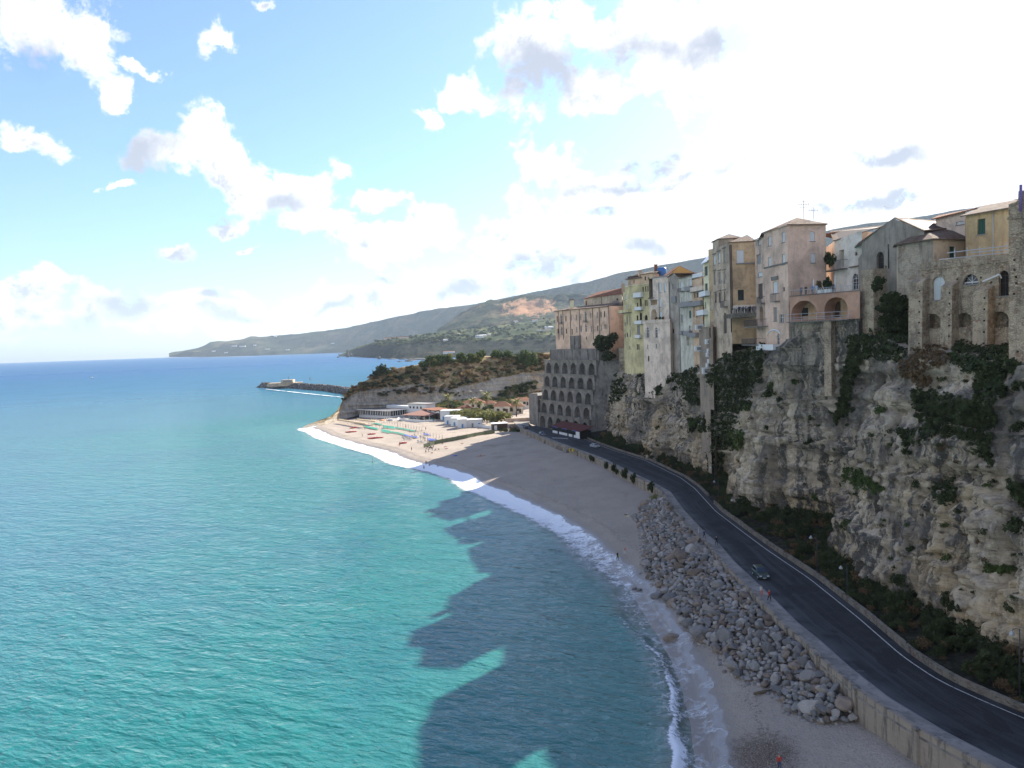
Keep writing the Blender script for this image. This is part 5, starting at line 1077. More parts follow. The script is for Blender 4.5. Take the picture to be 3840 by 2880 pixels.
for k, (z0, z1, e0, e1, st) in enumerate(((35.85, 40.6, 2.5, 1.0, 0.6), (40.6, 46.3, 6.0, 20.0, 2.2))):
    f = Face((fA.x+o5.x+al.x*e0+nin.x*st, fA.y+o5.y+al.y*e0+nin.y*st), (fB.x+o5.x-al.x*e1+nin.x*st, fB.y+o5.y-al.y*e1+nin.y*st)); b = MB()
    b.prism([f.pt(0, 0, 0)[:2], f.pt(f.L, 0, 0)[:2], f.pt(f.L, 0, -9)[:2], f.pt(0, 0, -9)[:2]], z0, z1-(0.0 if k else 0.02), M_CONC)
    for s in range(7): b.mesh([f.pt(a, y, o_) for y in (z0, z1-0.3) for a, o_ in ((f.L*s/6.3, -0.05), (f.L*s/6.3+0.5, -0.05), (f.L*s/6.3+0.5, 0.25), (f.L*s/6.3, 0.25))], [(0, 3, 2, 1), (4, 5, 6, 7), (0, 1, 5, 4), (1, 2, 6, 5), (2, 3, 7, 6), (3, 0, 4, 7)], M_CONC)
    b.build('upper_wall', root, org)
    if k:   # leaning struts left on the concrete
        b = MB(); b.tube([f.pt(f.L*0.16, z1-0.8, 0.3), f.pt(f.L*0.34, z0+0.3, 0.4)], 0.28, M_STONE_D, 5); b.build('stair_strut', root, org)
# plain return walls on both ends
f = Face(xy(K1, 425, 1450, 320), xy(K1, 530, 1440, 319)); b = MB()
b.face([(fB.x-0.1, fB.y-0.02, 5), (44, 317.5, 5), (46, 317.5, 36), (fB.x+5.3, fB.y+1.8, 35.8), (fB.x+3.6, fB.y+1.4, 29.5), (fB.x+2.6, fB.y+1.0, 23.4), (fB.x+1.8, fB.y+0.7, 17.4), (fB.x+0.9, fB.y+0.3, 11.4)], M_CONC); b.build('end_wall', root, org)
f = Face(xy(KS, 475, 500, 379), (fA.x-0.2, fA.y+0.3)); b = MB(); wall_mesh(b, f, [(0, 19.5), (f.L, 20.5)], 5, [], M_CONC); b.prism([f.pt(0, 0, 0)[:2], f.pt(f.L, 0, -0.1)[:2], (fA.x+9, fA.y+8), (18, 392)], 5, 19.4, M_CONC); b.build('end_wall', root, org)

# ------------------------------------------------------------------ long pale convent over the arches
A, B = xy(K6, 480, 555, 358), xy(K6, 1432, 470, 325); zt_ = 57.9
bl = Building('long_house', 'long pale pink convent with rows of narrow windows above the arches', 'building', (A[0], A[1], 41))
W1 = [(508,640,526,745,'black'),(575,605,605,775,'glass',True),(664,640,682,725,'black'),(765,625,782,712,'grey'),(852,617,870,705,'grey'),(930,607,949,700,'grey'),(1008,555,1042,735,'glass',True),(1105,588,1123,675,'grey'),(1222,570,1242,668,'grey'),(1286,562,1306,660,'black'),(1350,555,1369,655,'black'),
      (525,865,546,945,'black'),(585,825,614,972,'glass',True),(671,865,691,945,'black'),(777,870,793,965,'black'),(859,835,877,930,'grey'),(935,815,956,915,'glass'),(1015,785,1046,915,'glass',True),(1117,820,1136,910,'grey'),(1231,810,1251,905,'black'),(1294,800,1313,895,'glass'),(1359,790,1376,860,'black'),(1394,795,1411,860,'grey'),(1029,1005,1047,1060,'brown')]
f = bl.face(A, B, zt_, 33, P_ROSE, W1, K6)
bl.sides([A, B], [(B[0]+14, B[1]+8), (A[0]+16, A[1]+10)], 33, zt_, P_ROSE)
for x in (535, 617, 748, 908, 1146, 1262, 1432): bl.pipe(f, K6, x, 560-(x-500)*0.09, 1060, 0.13)
bl.ledge(f, -0.3, f.L+0.3, zt_-0.25, 0.3, 0.5, M_BROWN, name='cornice')
for x in (1025, 590): bl.balcony(f, K6, x-32, x+32, 742 if x > 800 else 778, 710 if x > 800 else 745, 0.8, 'iron')
bl.slope([(A[0]-0.8, A[1]-0.3, zt_), (B[0]-0.8, B[1]-0.3, zt_), (B[0]+6, B[1]+4, zt_+1.6), (A[0]+7, A[1]+4, zt_+1.6)], M_TILE)
b = MB(); p = P(*K6(785, 480), Y=352); b.prism([(p.x-0.8,p.y),(p.x+0.8,p.y),(p.x+0.8,p.y+1.5),(p.x-0.8,p.y+1.5)], 55, p.z+3, P_CREAM); b.box((p.x, p.y+0.7, p.z+3.2), (2, 2, 0.25), M_TILE_RED); b.build('chimney', bl.root, bl.org)

# red roofed block behind it
A, B, Cc = xy(K6, 995, 300, 360), xy(K6, 1075, 290, 352), xy(K6, 1672, 262, 330); zt_ = P(*K6(1400, 276), Y=340).z
bl = Building('hip_roof_block', 'tan block with bright red tiled hip roof behind the pink convent', 'building', (B[0], B[1], 40))
bl.face(A, B, zt_, 40, P_SAND, [(1020,370,1043,460,'black')], K6); f = bl.face(B, Cc, zt_, 38, P_SAND, [(1570,325,1602,360,'black'),(1505,375,1615,465,'grey')], K6)
bk = [(Cc[0]+2, Cc[1]+13), (A[0]+4, A[1]+10)]; bl.sides([A, B, Cc], bk, 40, zt_, P_SAND); bl.pipe(f, K6, 1305, 285, 480)
bl.roof([A, B, Cc]+bk, [(B[0]+5, B[1]+6, zt_+2.8), (Cc[0]+1, Cc[1]+6, zt_+2.8)], M_TILE_RED, 0.6, zt_)

# ------------------------------------------------------------------ tall yellow house
A, B, Cc = xy(K7, 132, 390, 301), xy(K7, 258, 345, 290), xy(K7, 575, 308, 280); zt_ = 63.6
bl = Building('tall_yellow_house', 'tall yellow plastered house with balconies built down the cliff', 'house', (B[0], B[1], 30))
f1 = bl.face(A, B, zt_, 29, P_YEL, [(148,485,161,550,'white'),(172,470,191,535,'white'),(217,455,231,518,'white'),(184,612,200,690,'white'),(105,770,120,870,'grey'),(189,770,205,885,'grey'),(227,762,241,892,'grey'),(159,1022,173,1075,'black'),(187,1012,205,1065,'black'),(231,965,246,1065,'grey'),(160,860,172,905,'black'),(225,1195,240,1240,'grey')], K7)
bl.balcony(f1, K7, 95, 232, 722, 680, 1.5, 'solid', P_YEL)
f2 = bl.face(B, Cc, zt_, 30, P_YEL, [(411,360,431,430,'brown'),(448,352,466,430,'brown'),(481,346,498,427,'brown'),(531,342,552,472,'black'),(330,585,351,640,'brown'),(375,525,400,640,'black'),(444,552,461,632,'brown'),(466,546,483,630,'brown'),(373,725,405,830,'black',True),(329,765,353,832,'black'),(444,755,485,828,'black',1.6),(335,905,380,1040,'grey'),(330,1170,346,1245,'black',True),(352,1170,369,1242,'black',True)], K7)
bk = [(Cc[0]+4, Cc[1]+12), (A[0]+10, A[1]+10)]; bl.sides([A, B, Cc], bk, 29, zt_, P_YEL)
for x0, x1, yf, yr in ((296,405,508,440),(316,405,690,642),(316,412,886,838),(320,386,1085,1040)): bl.balcony(f2, K7, x0, x1, yf, yr, 1.2, 'solid', M_WHITE)
bl.ledge(f1, -0.2, f1.L+0.2, zt_-0.2, 0.35, 0.35, P_CREAM, name='cornice'); bl.ledge(f2, -0.1, f2.L, zt_-0.2, 0.35, 0.35, P_CREAM, name='cornice')
pa, pb, pc_ = xy(K7, 205, 330, 293), xy(K7, 392, 318, 287), xy(K7, 590, 300, 281)
zp = P(*K7(205, 252), Y=293).z; bl.face(pa, pb, zp, zt_-0.1, P_ORANGE, [(235,265,250,325,'white'),(284,262,298,310,'brown')], K7, name='penthouse'); f = bl.face(pb, pc_, zp+1.2, zt_-0.1, P_ORANGE, [(381,232,401,280,'shut'),(440,212,461,265,'shut'),(490,225,506,260,'brown')], K7, name='penthouse')
bl.sides([pa, pb, pc_], [(pc_[0]+4, pc_[1]+8), (pa[0]+6, pa[1]+8)], zt_-0.1, zp+0.9, P_ORANGE)
bl.roof([pa, pb, (pb[0]+5, pb[1]+9), (pa[0]+6, pa[1]+8)], [(pb[0]-0.5, pb[1]+5, zp+1.7)], M_TILE, 0.9, zp)
bl.slope([(pb[0]-0.5, pb[1]-0.8, zp+1.15), (pc_[0]+0.3, pc_[1]-0.8, zp+1.15), (pc_[0]+4, pc_[1]+8, zp+2.6), (pb[0]+4, pb[1]+8, zp+2.6)], M_TILE)
for x, y0, y1 in ((602, 55, 170), (378, 140, 200), (140, 325, 390)):
    p = P(*K7(x, y1), Y=288); p2 = P(*K7(x, y0), Y=288); b = MB(); b.box((p.x, p.y, (p.z+p2.z)/2-0.5), (1.0, 1.0, p2.z-p.z+1.2), M_TILE_RED if x == 602 else P_ORANGE); b.box((p.x, p.y, p2.z+0.2), (1.3, 1.3, 0.15), P_ORANGE); b.build('chimney', bl.root, bl.org)
p = P(*K7(685, 158), Y=287); b = MB(); b.lathe((p.x, p.y, p.z-1.2), [(1.6, 0), (1.75, 0.5), (1.75, 2.4), (1.5, 2.9), (0.3, 3.1)], plain('blue_tank', (0.05, 0.16, 0.40), 0.4), 16); tag(b.build('water_tank'), 'blue plastic water tank on the roofs beside the brick chimney', 'water tank')

# ------------------------------------------------------------------ pale pink tower with projecting lower part
A, B, Cc = xy(K7, 424, 880, 268), xy(K7, 733, 880, 256), xy(K7, 800, 880, 253.5); zl = P(*K7(424, 880), Y=268).z
bl = Building('pink_tower_house', 'pale pink tower house with a terrace, its lower walls running far down the rock', 'house', (B[0], B[1], 28))
f1 = bl.face(A, B, zl, 24, P_PINKW, [(471,935,505,1072,'glass',True),(592,935,626,1072,'glass',True),(480,1180,493,1232,'grey'),(600,1168,617,1226,'grey'),(488,1340,509,1408,'black')], K7)
f2 = bl.face(B, Cc, zl, 24, P_PINKW, [], K7); bk = [(Cc[0]+6, Cc[1]+8), (A[0]+8, A[1]+8)]; bl.sides([A, B, Cc], bk, 24, zl, P_PINKW)
bl.ledge(f1, -0.2, f1.L+0.2, zl-0.1, 1.0, 0.25, P_PINKW, name='parapet'); bl.ledge(f2, -0.1, f2.L+0.2, zl-0.1, 1.0, 0.25, P_PINKW, name='parapet')
uA, uB = xy(K7, 512, 700, 268.5), xy(K7, 785, 700, 258); zu = P(*K7(580, 235), Y=266).z
f3 = bl.face(uA, uB, [(0, P(*K7(512, 520), Y=268).z), (2.25, P(*K7(570, 505), Y=267).z), (2.3, zu), (Face(uA, uB).L, zu)], zl, P_PINKW, [(640,305,679,440,'white'),(715,300,745,430,'white'),(642,518,679,645,'white'),(527,545,618,615,'nicheo',False,1.5),(536,675,611,822,'nichey',True,2.0),(650,708,691,812,'white',True)], K7)
bl.sides([uA, uB], [(uB[0]+6, uB[1]+9), (uA[0]+6, uA[1]+8)], zl, zu, P_PINKW); bl.ledge(f3, 2.0, f3.L+0.1, zu-0.2, 0.4, 0.2, M_GREYP, name='cornice')
bl.slope([f3.pt(-0.3, P(*K7(512, 525), Y=268).z, 0.5), f3.pt(2.6, P(*K7(512, 525), Y=268).z, 0.5), f3.pt(2.6, P(*K7(512, 515), Y=268).z+0.6, -1), f3.pt(-0.3, P(*K7(512, 515), Y=268).z+0.6, -1)])
bl.pipe(f3, K7, 640, 300, 820, 0.05)
for k in range(6): 
    p = f1.pt(1.5+k*1.9, zl+0.9, -0.5); shrub('mid', Vector(p), 0.6, 0.9, 'potted green plant on the pink tower terrace', 'potted plants on the pink tower terrace', 'potted_plant', 'plant') if k > 2 else None
# grey flank house beside it
A, B = xy(K7, 786, 700, 257), xy(K7, 932, 700, 251); zA, zM, zB = P(*K7(786, 225), Y=257).z, P(*K7(875, 165), Y=253).z, P(*K7(932, 235), Y=251).z
bl = Building('grey_flank_house', 'bare grey flank wall between the pink tower and the white balcony house', 'house', (A[0], A[1], 33)); L = Face(A, B).L
f = bl.face(A, B, [(0, zA), (L*0.6, zM), (L, zB)], 31, P_GREYS, [(832,325,862,385,'grey'),(837,955,862,1012,'black')], K7)
bl.sides([A, B], [(B[0]+3, B[1]+8), (A[0]+4, A[1]+9)], 31, zB-0.2, P_GREYS); bl.pipe(f, K7, 790, 290, 880); bl.pipe(f, K7, 928, 250, 1000, 0.1)
b = MB(); a0, zz_ = f.hit(*K7(835, 590)); a1, z2 = f.hit(*K7(895, 490)); b.mesh([f.pt(a, y, o_) for y in (zz_, z2) for a, o_ in ((a0, -0.05), (a1, -0.05), (a1, 0.5), (a0, 0.5))], [(0, 3, 2, 1), (4, 5, 6, 7), (0, 1, 5, 4), (1, 2, 6, 5), (2, 3, 7, 6), (3, 0, 4, 7)], M_GREYP); b.build('box_bay', bl.root, bl.org)
bl.slope([f.pt(L*0.55, zM+0.1, 0.3), f.pt(L*0.55, zM+0.1, -9), f.pt(-0.2, zA+0.1, -9), f.pt(-0.2, zA+0.1, 0.3)])
# orange gabled roof house behind
pA, pB, pC = P(*K7(720, 150), Y=275), P(*K7(905, 40), Y=275), P(*K7(1240, 130), Y=268)
bl = Building('gable_house', 'apricot gabled house with a low tiled roof behind the cliff fronts', 'house', (pA.x, pA.y, 55)); L = pC.x-pA.x
f = bl.face((pA.x, 270), (pC.x, 266), [(0, pA.z-2), (L*0.36, pB.z-1.2), (L, pC.z-2)], 50, plain('apricot_gable', (0.50, 0.30, 0.10), 0.9), [], K7)
for sgn in (0, 1):
    e0, e1 = ((pA.x-1, pA.z-2.1), (pA.x+L*0.36, pB.z-1.1)) if sgn == 0 else ((pC.x+1, pC.z-2.1), (pA.x+L*0.36, pB.z-1.1))
    bl.slope([(e0[0], 269, e0[1]), (e0[0], 282, e0[1]), (e1[0], 282, e1[1]), (e1[0], 269, e1[1])], M_TILE_RED)

# ------------------------------------------------------------------ white balcony house and peach house
A, B = xy(K7, 932, 400, 247), xy(K7, 1112, 400, 236); zt_ = P(*K7(932, 242), Y=247).z
bl = Building('white_balcony_house', 'weathered grey white house with long balcony beside the peach house', 'house', (A[0], A[1], 33))
f = bl.face(A, B, zt_, 32, P_GREYW, [(944,290,977,415,'white'),(1076,258,1108,372,'white'),(958,515,976,572,'white'),(1070,690,1101,800,'green',True),(954,752,985,860,'grey'),(953,912,976,985,'white'),(1066,905,1096,990,'glass',True),(1035,1060,1085,1190,'niche',False,0.8)], K7)
bl.sides([A, B], [(B[0]+5, B[1]+10), (A[0]+5, A[1]+9)], 32, zt_, P_GREYW)
for x0, x1, yf, yr, k in ((1030,1112,412,350,'solid'),(950,1096,635,572,'solid'),(1010,1092,1040,985,'solid'),(944,985,1030,985,'solid'),(925,985,420,378,'iron')): bl.balcony(f, K7, x0, x1, yf, yr, 1.1, k, M_GREYP)
bl.slope([f.pt(-0.3, zt_+0.05, 0.5), f.pt(f.L+0.3, zt_+0.05, 0.5), f.pt(f.L+0.3, zt_+1.8, -8), f.pt(-0.3, zt_+1.8, -8)])
A, B = xy(K7, 1113, 400, 235), xy(K7, 1258, 400, 227); zt_ = P(*K7(1113, 268), Y=235).z
bl = Building('peach_house', 'peach coloured house with white parapets and stacked balconies', 'house', (A[0], A[1], 33))
f = bl.face(A, B, zt_, 32, P_ORANGE, [(1143,450,1161,522,'brown'),(1178,448,1200,512,'brown'),(1168,690,1187,792,'shut'),(1125,895,1182,985,'nicheo',False,0.9),(1128,1085,1172,1190,'nicheo',False,0.9),(1130,645,1150,790,'nicheo',False,0.4)], K7)
bl.sides([A, B], [(B[0]+5, B[1]+10), (A[0]+5, A[1]+9)], 32, zt_, P_ORANGE)
for x0, x1, yf, yr in ((1096,1256,622,560),(1076,1186,1066,1008),(1110,1282,415,350)): bl.balcony(f, K7, x0, x1, yf, yr, 1.1, 'solid', P_PINKW if yf < 500 else M_GREYP)
uA, uB = xy(K7, 1122, 330, 237), xy(K7, 1284, 330, 229); zu = P(*K7(1122, 192), Y=237).z; f = bl.face(uA, uB, zu, zt_-0.1, P_ORANGE, [(1225,280,1262,345,'niche',False,0.6)], K7, name='upper_storey'); bl.sides([uA, uB], [(uB[0]+4, uB[1]+7), (uA[0]+5, uA[1]+7)], zt_-0.1, zu, P_ORANGE)
bl.ledge(f, -0.2, f.L, zu-1.1, 1.1, 0.6, M_WHITE, name='parapet'); bl.slope([f.pt(-0.3, zu+0.05, 0.4), f.pt(f.L+0.3, zu+0.05, 0.4), f.pt(f.L+0.3, zu+1.6, -6), f.pt(-0.3, zu+1.6, -6)])

# ------------------------------------------------------------------ narrow cream house and brown tower
A, B, Cc = xy(K8, 47, 590, 217), xy(K8, 103, 545, 211), xy(K8, 150, 500, 209); zt_ = P(*K8(103, 550), Y=211).z
bl = Building('narrow_cream_house', 'narrow cream house with dark shutters squeezed beside the tall grey palazzo', 'house', (B[0], B[1], 33))
f = bl.face(A, B, zt_, 30, P_CREAM, [(60,605,93,700,'shut'),(64,782,93,868,'shut'),(64,975,76,1035,'shut')], K8); f2 = bl.face(B, Cc, zt_+3.0, 30, P_OCH, [(103,925,120,1060,'white'),(124,925,140,1055,'white')], K8)
bk = [(Cc[0]+3, Cc[1]+8), (A[0]+4, A[1]+8)]; bl.sides([A, B, Cc], bk, 30, zt_, P_CREAM)
for x0, x1, yf, yr in ((28,92,910,858),(0,72,1108,1056)): bl.balcony(f, K8, x0, x1, yf, yr, 1.3, 'solid', M_WHITE)
bl.balcony(f2, K8, 45, 145, 1232, 1172, 1.6, 'steel'); bl.slope([(A[0]-0.6, A[1], zt_), (B[0]-0.6, B[1]-0.4, zt_), (B[0]+2, B[1]+3, zt_+2.2), (A[0]+2, A[1]+3, zt_+2.2)], plain('white_sheet_roof', (0.75, 0.76, 0.78), 0.5))
A, B, Cc = xy(K7, 1210, 960, 214), xy(K7, 1350, 960, 205), xy(K7, 1402, 960, 203); zt_ = P(*K7(1300, 930), Y=208).z
bl = Building('brown_tower', 'bare brown tower with white air conditioners reaching down the cliff', 'tower', (B[0], B[1], 20))
f = bl.face(A, B, zt_, 8, P_BRNST, [(1215,800,1225,840,'black')], K7); f2 = bl.face(B, Cc, zt_, 25, P_BRNST, [(1355,940,1380,1080,'niche',False,0.5)], K7); bl.sides([A, B, Cc], [(Cc[0]+5, Cc[1]+8), (A[0]+7, A[1]+6)], 8, zt_, P_BRNST)
bl.ledge(f, 0, f.L, P(*K7(1270, 1285), Y=208).z, 0.3, 0.15)
for x, y0, y1, off_ in ((1195,895,968,0.5),(1188,1195,1270,0.6),(1338,1100,1170,0.4),(1365,1232,1295,0.5),(1350,1290,1350,0.4),(1350,1440,1505,0.4),(1375,1380,1500,0.3),(1296,1500,1590,0.4)):
    p = P(*K7(x+18, y1), Y=206 if x > 1280 else 213); p2 = P(*K7(x+18, y0), Y=206 if x > 1280 else 213); b = MB(); b.box((p.x, p.y-0.3, (p.z+p2.z)/2), (2.2, 0.9, p2.z-p.z), M_WHITE); b.box((p.x, p.y-0.78, (p.z+p2.z)/2), (1.2, 0.06, (p2.z-p.z)*0.6), M_GREYP); tag(b.build('air_conditioner'), 'white air conditioner box hung on the brown tower', 'air conditioner', 'air conditioners on the brown tower')

# ------------------------------------------------------------------ tall palazzo
A, B, Cc = xy(K8, 145, 600, 206), xy(K8, 331, 600, 190), xy(K8, 588, 600, 189); zt_ = 66.4
bl = Building('tall_palazzo', 'tall grey brown palazzo with ochre flaking end wall and tiled roof', 'building', (B[0], B[1], 40))
f1 = bl.face(A, B, zt_, 36, P_PAL, [(152,490,175,590,'white'),(200,462,223,570,'white'),(256,432,276,565,'grey'),(159,662,175,790,'grey'),(206,667,229,780,'grey'),(258,657,276,780,'grey'),(168,887,186,985,'brown'),(207,877,229,985,'brown'),(259,867,276,962,'brown'),(257,1085,291,1300,'brown',True)], K8)
f2 = bl.face(B, Cc, zt_, 42, P_OCH, [(394,436,469,570,'white'),(407,848,469,955,'shut')], K8)
bk = [(Cc[0]+1, Cc[1]+17), (A[0]+7, A[1]+8)]; bl.sides([A, B, Cc], bk, 36, zt_, P_PAL); bl.balcony(f1, K8, 240, 282, 1020, 962, 0.9, 'iron'); bl.pipe(f1, K8, 322, 380, 1290, 0.12); bl.pipe(f2, K8, 337, 380, 1060, 0.10)
z2 = f2.hit(*K8(430, 575))[1]; bl.ledge(f2, 1.2, 7.0, z2-0.15, 0.25, 0.4, M_GREYP); z3 = f2.hit(*K8(430, 390))[1]
for w in ((195,455,228,460),(150,485,180,490),(250,425,282,430),(200,655,235,662),(252,648,282,655),(203,865,234,872),(254,856,282,862),(155,655,182,660),(163,880,190,886)):
    a0, z4 = f1.hit(*K8(w[0], w[1])); a1, _ = f1.hit(*K8(w[2], w[3])); bl.ledge(f1, a0, a1, z4, 0.18, 0.28, M_CONC, name='window_hood')
bl.roof([B, Cc, (Cc[0]+1, Cc[1]+9), (B[0]+1, B[1]+8)], [(B[0]+5.5, B[1]+4.5, zt_+2.2)], M_TILE, 0.35, zt_)
atA, atB = xy(K8, 145, 400, 206.2), xy(K8, 205, 400, 200); za = P(*K8(145, 348), Y=206).z
bl.face(atA, atB, za, zt_-0.05, P_PAL, [(162,372,173,440,'grey')], K8, name='attic'); bl.face(atB, (Cc[0], 199), za, zt_-0.05, P_PAL, [], K8, name='attic'); bl.sides([atA, atB, (Cc[0], 199)], [(Cc[0], 207), (atA[0]+5, 210)], zt_-0.05, za, P_PAL)
bl.roof([atA, atB, (Cc[0], 199), (Cc[0], 208), (atA[0]+5, 211)], [(atB[0]+3, 204, za+1.3), (Cc[0]-2, 204, za+1.6)], M_TILE, 0.3, za)
pz, pzf = bl, f2
# lookout between the two tall houses
lkY = 183.5; LA_, LB_ = xy(K8, 338, 1085, 184), xy(K8, 608, 1085, 181); zlk = P(*K8(470, 1090), Y=lkY).z
bl = Building('lookout', 'crowded lookout balcony above the dark ivy gully', 'lookout', (LA_[0], lkY, zlk))
b = MB(); b.prism([(LA_[0]+0.1, LA_[1]), (LB_[0]-0.1, LB_[1]), (LB_[0]-0.1, 189.2), (LA_[0]+0.1, 189.2)], zlk-1.0, zlk, M_STONE_D); b.build('platform', bl.root, bl.org)
b = MB(); f = Face(LA_, LB_)
for k in range(24): a = f.L*(k+0.5)/24; b.tube([f.pt(a, zlk, -0.1), f.pt(a, zlk+1.05, -0.1)], 0.03, M_IRON, 4)
b.tube([f.pt(0.1, zlk+1.05, -0.1), f.pt(f.L-0.1, zlk+1.05, -0.1)], 0.04, M_IRON, 5)
for k in range(4): a = f.L*(k+0.5)/4; b.box((*f.pt(a, 0, -0.1)[:2], zlk+0.6), (0.35, 0.35, 1.25), M_CONC)
b.build('railing', bl.root, bl.org)
pz.ledge(pzf, 0.15, pzf.L-0.1, zlk-0.5, 2.6, 0.05, P_WHITEH, name='pale_band')
LOOK = (f, zlk)

# ------------------------------------------------------------------ tall dusty pink house
A, A2, B, Cc = xy(K2, 552, 700, 178), xy(K2, 632, 700, 171.5), xy(K2, 841, 700, 160), xy(K2, 1182, 700, 161); zt_ = 66.0
bl = Building('tall_pink_house', 'tall dusty pink house with hip roof and aerial above the arched terrace', 'house', (B[0], B[1], 42))
f0 = bl.face(A, A2, zt_-0.9, 41, P_PINK2, [(577,470,597,520,'white'),(560,600,600,690,'niched',False,0.3),(577,862,616,1000,'brown'),(590,1060,620,1200,'niche',True,0.8),(575,760,612,800,'white')], K2)
f1 = bl.face(A2, B, zt_, 41, P_PINK, [(663,443,691,525,'white'),(785,406,813,495,'white'),(664,626,692,715,'white'),(787,600,816,692,'white'),(706,845,746,950,'white'),(712,1072,743,1195,'grey'),(767,1135,804,1205,'glass'),(684,1290,742,1448,'white',True),(744,1310,768,1420,'glass',True),(798,893,812,925,'black')], K2)
f2 = bl.face(B, Cc, zt_, 42, P_PINK, [(1037,400,1081,484,'white'),(1044,592,1084,676,'white')], K2)
bk = [(Cc[0]+1, Cc[1]+17), (A[0]+9, A[1]+7)]; bl.sides([A, A2, B, Cc], bk, 41, zt_-0.9, P_PINK)
bl.balcony(f1, K2, 700, 752, 1015, 948, 0.9, 'iron'); bl.balcony(f1, K2, 590, 742, 1452, 1402, 1.6, 'solid', M_WHITE); bl.balcony(f0, K2, 578, 622, 1032, 978, 0.9, 'iron'); bl.balcony(f0, K2, 490, 615, 1240, 1180, 2.2, 'iron'); bl.balcony(f0, K2, 470, 600, 1405, 1350, 2.2, 'iron')
za = f1.hit(*K2(740, 700))[1]; bl.ledge(f1, 0.0, f1.L, za-0.1, 0.28, 0.22, M_CONC); bl.ledge(f1, -0.1, f1.L+0.25, zt_-0.3, 0.28, 0.3, P_PINK, name='cornice'); bl.ledge(f2, -0.25, f2.L+0.1, zt_-0.302, 0.28, 0.3, P_PINK, name='cornice')
a0, z0_ = f1.hit(*K2(668, 1320)); a1, z1_ = f1.hit(*K2(768, 1270)); b = MB(); c_ = (a0+a1)/2
b.tube([f1.pt(c_+(a1-a0)*0.55*math.cos(q), z0_+(z1_-z0_)*1.0*math.sin(q), 0.05) for q in np.linspace(0, math.pi, 12)], 0.16, M_WHITE, 6); b.build('arch_moulding', bl.root, bl.org)
a0, z0_ = f1.hit(*K2(697, 845)); a1, z1_ = f1.hit(*K2(756, 800)); bl.ledge(f1, a0, a1, z0_+0.2, z1_-z0_, 0.18, M_CONC, name='window_hood')
apx = P(*K2(918, 276), Y=165.5); bl.roof([A2, B, Cc, bk[0], (A2[0]+2, A2[1]+9)], [(apx.x, apx.y, apx.z), (Cc[0]-2, Cc[1]+7, apx.z-0.3)], M_TILE, 0.4, zt_)
bl.slope([(A[0]-0.5, A[1], zt_-0.85), (A2[0]-0.5, A2[1], zt_-0.85), (A2[0]+3, A2[1]+2, zt_+0.6), (A[0]+3, A[1]+2, zt_+0.6)])
b = MB(); p = Vector((apx.x+1.5, apx.y, apx.z-0.3)); b.tube([p, p+Vector((0, 0, 3.9))], 0.045, M_IRON, 5)
for dz, w_ in ((3.6, 0.5), (3.0, 1.1), (2.4, 0.9)): b.tube([p+Vector((-w_, 0, dz)), p+Vector((w_, 0, dz))], 0.03, M_IRON, 4)
for k in range(5): q = p+Vector((-1+k*0.5, 0, 3.0)); b.tube([q+Vector((0, 0, -0.3)), q+Vector((0, 0, 0.35))], 0.025, M_IRON, 4)
q = p+Vector((2.0, 0, -0.4)); b.tube([q, q+Vector((0, 0, 2.8))], 0.04, M_IRON, 5)
for k in range(4): b.tube([q+Vector((-0.9+k*0.6, 0, 1.6)), q+Vector((-0.9+k*0.6, 0, 2.5))], 0.025, M_IRON, 4)
b.tube([q+Vector((-1, 0, 2.1)), q+Vector((1, 0, 2.1))], 0.03, M_IRON, 4); tag(b.build('roof_aerial'), 'cluster of thin television aerials on the pink house roof ridge', 'aerial')

# ------------------------------------------------------------------ terrace on two arches and white house behind
TA, TB = xy(K2, 858, 1050, 150.5), xy(K2, 1480, 1030, 138); ztr = P(*K2(862, 975), Y=150.5).z; zfl = P(*K2(862, 1192), Y=150.5).z
bl = Building('arched_terrace', 'terracotta terrace on two wide arches with steel railings', 'terrace', (TA[0], TA[1], zfl))
f = bl.face(TA, TB, ztr+0.1, zfl-0.2, P_TERRA, [(868,1012,1097,1185,'nicheo',0.9,3.2),(1164,982,1371,1170,'nicheo',0.9,3.2)], K2)
ft = Face((TA[0]+2.6, TA[1]+1.7), (TB[0]+2.6, TB[1]+1.7))
b = MB(); b.prism([TA, TB, (TB[0]+5, TB[1]+20), (TA[0]+10, TA[1]+11)], ztr-0.1, ztr+0.12, M_PAVE); b.build('floor', bl.root, bl.org)
b = MB(); b.prism([(TA[0]+0.1, TA[1]+0.4), (TB[0], TB[1]+0.5), (TB[0]+4, TB[1]+3), (TA[0]+6, TA[1]+9)], 38, zfl-0.2, M_CLIFF); b.build('footing', bl.root, bl.org)
for x0, y0, x1, y1, k in ((955,1075,1018,1150,'shut'),(1250,1020,1305,1160,'brown')):
    a0, z0_ = f.hit(*K2(x0, y1), -3.1); a1, z1_ = f.hit(*K2(x1, y0), -3.1); b = MB(); b.mesh([f.pt(a, y, o_) for y in (z0_, z1_) for a, o_ in ((a0, -3.18), (a1, -3.18), (a1, -3.05), (a0, -3.05))], [(0, 3, 2, 1), (4, 5, 6, 7), (0, 1, 5, 4), (1, 2, 6, 5), (2, 3, 7, 6), (3, 0, 4, 7)], FILL[k]); b.build('door', bl.root, bl.org)
bl.balcony(f, K2, 850, 1400, 1188, 1120, 1.4, 'steel')
b = MB(); L = f.L
for k in range(30): a = L*(k+0.3)/30; b.tube([f.pt(a, ztr+0.1, -0.05), f.pt(a, ztr+1.05, -0.05)], 0.022, M_STEEL, 4)
b.tube([f.pt(0.05, ztr+1.05, -0.05), f.pt(L, ztr+1.05, -0.05)], 0.035, M_STEEL, 5); a0 = f.hit(*K2(1120, 950))[0]
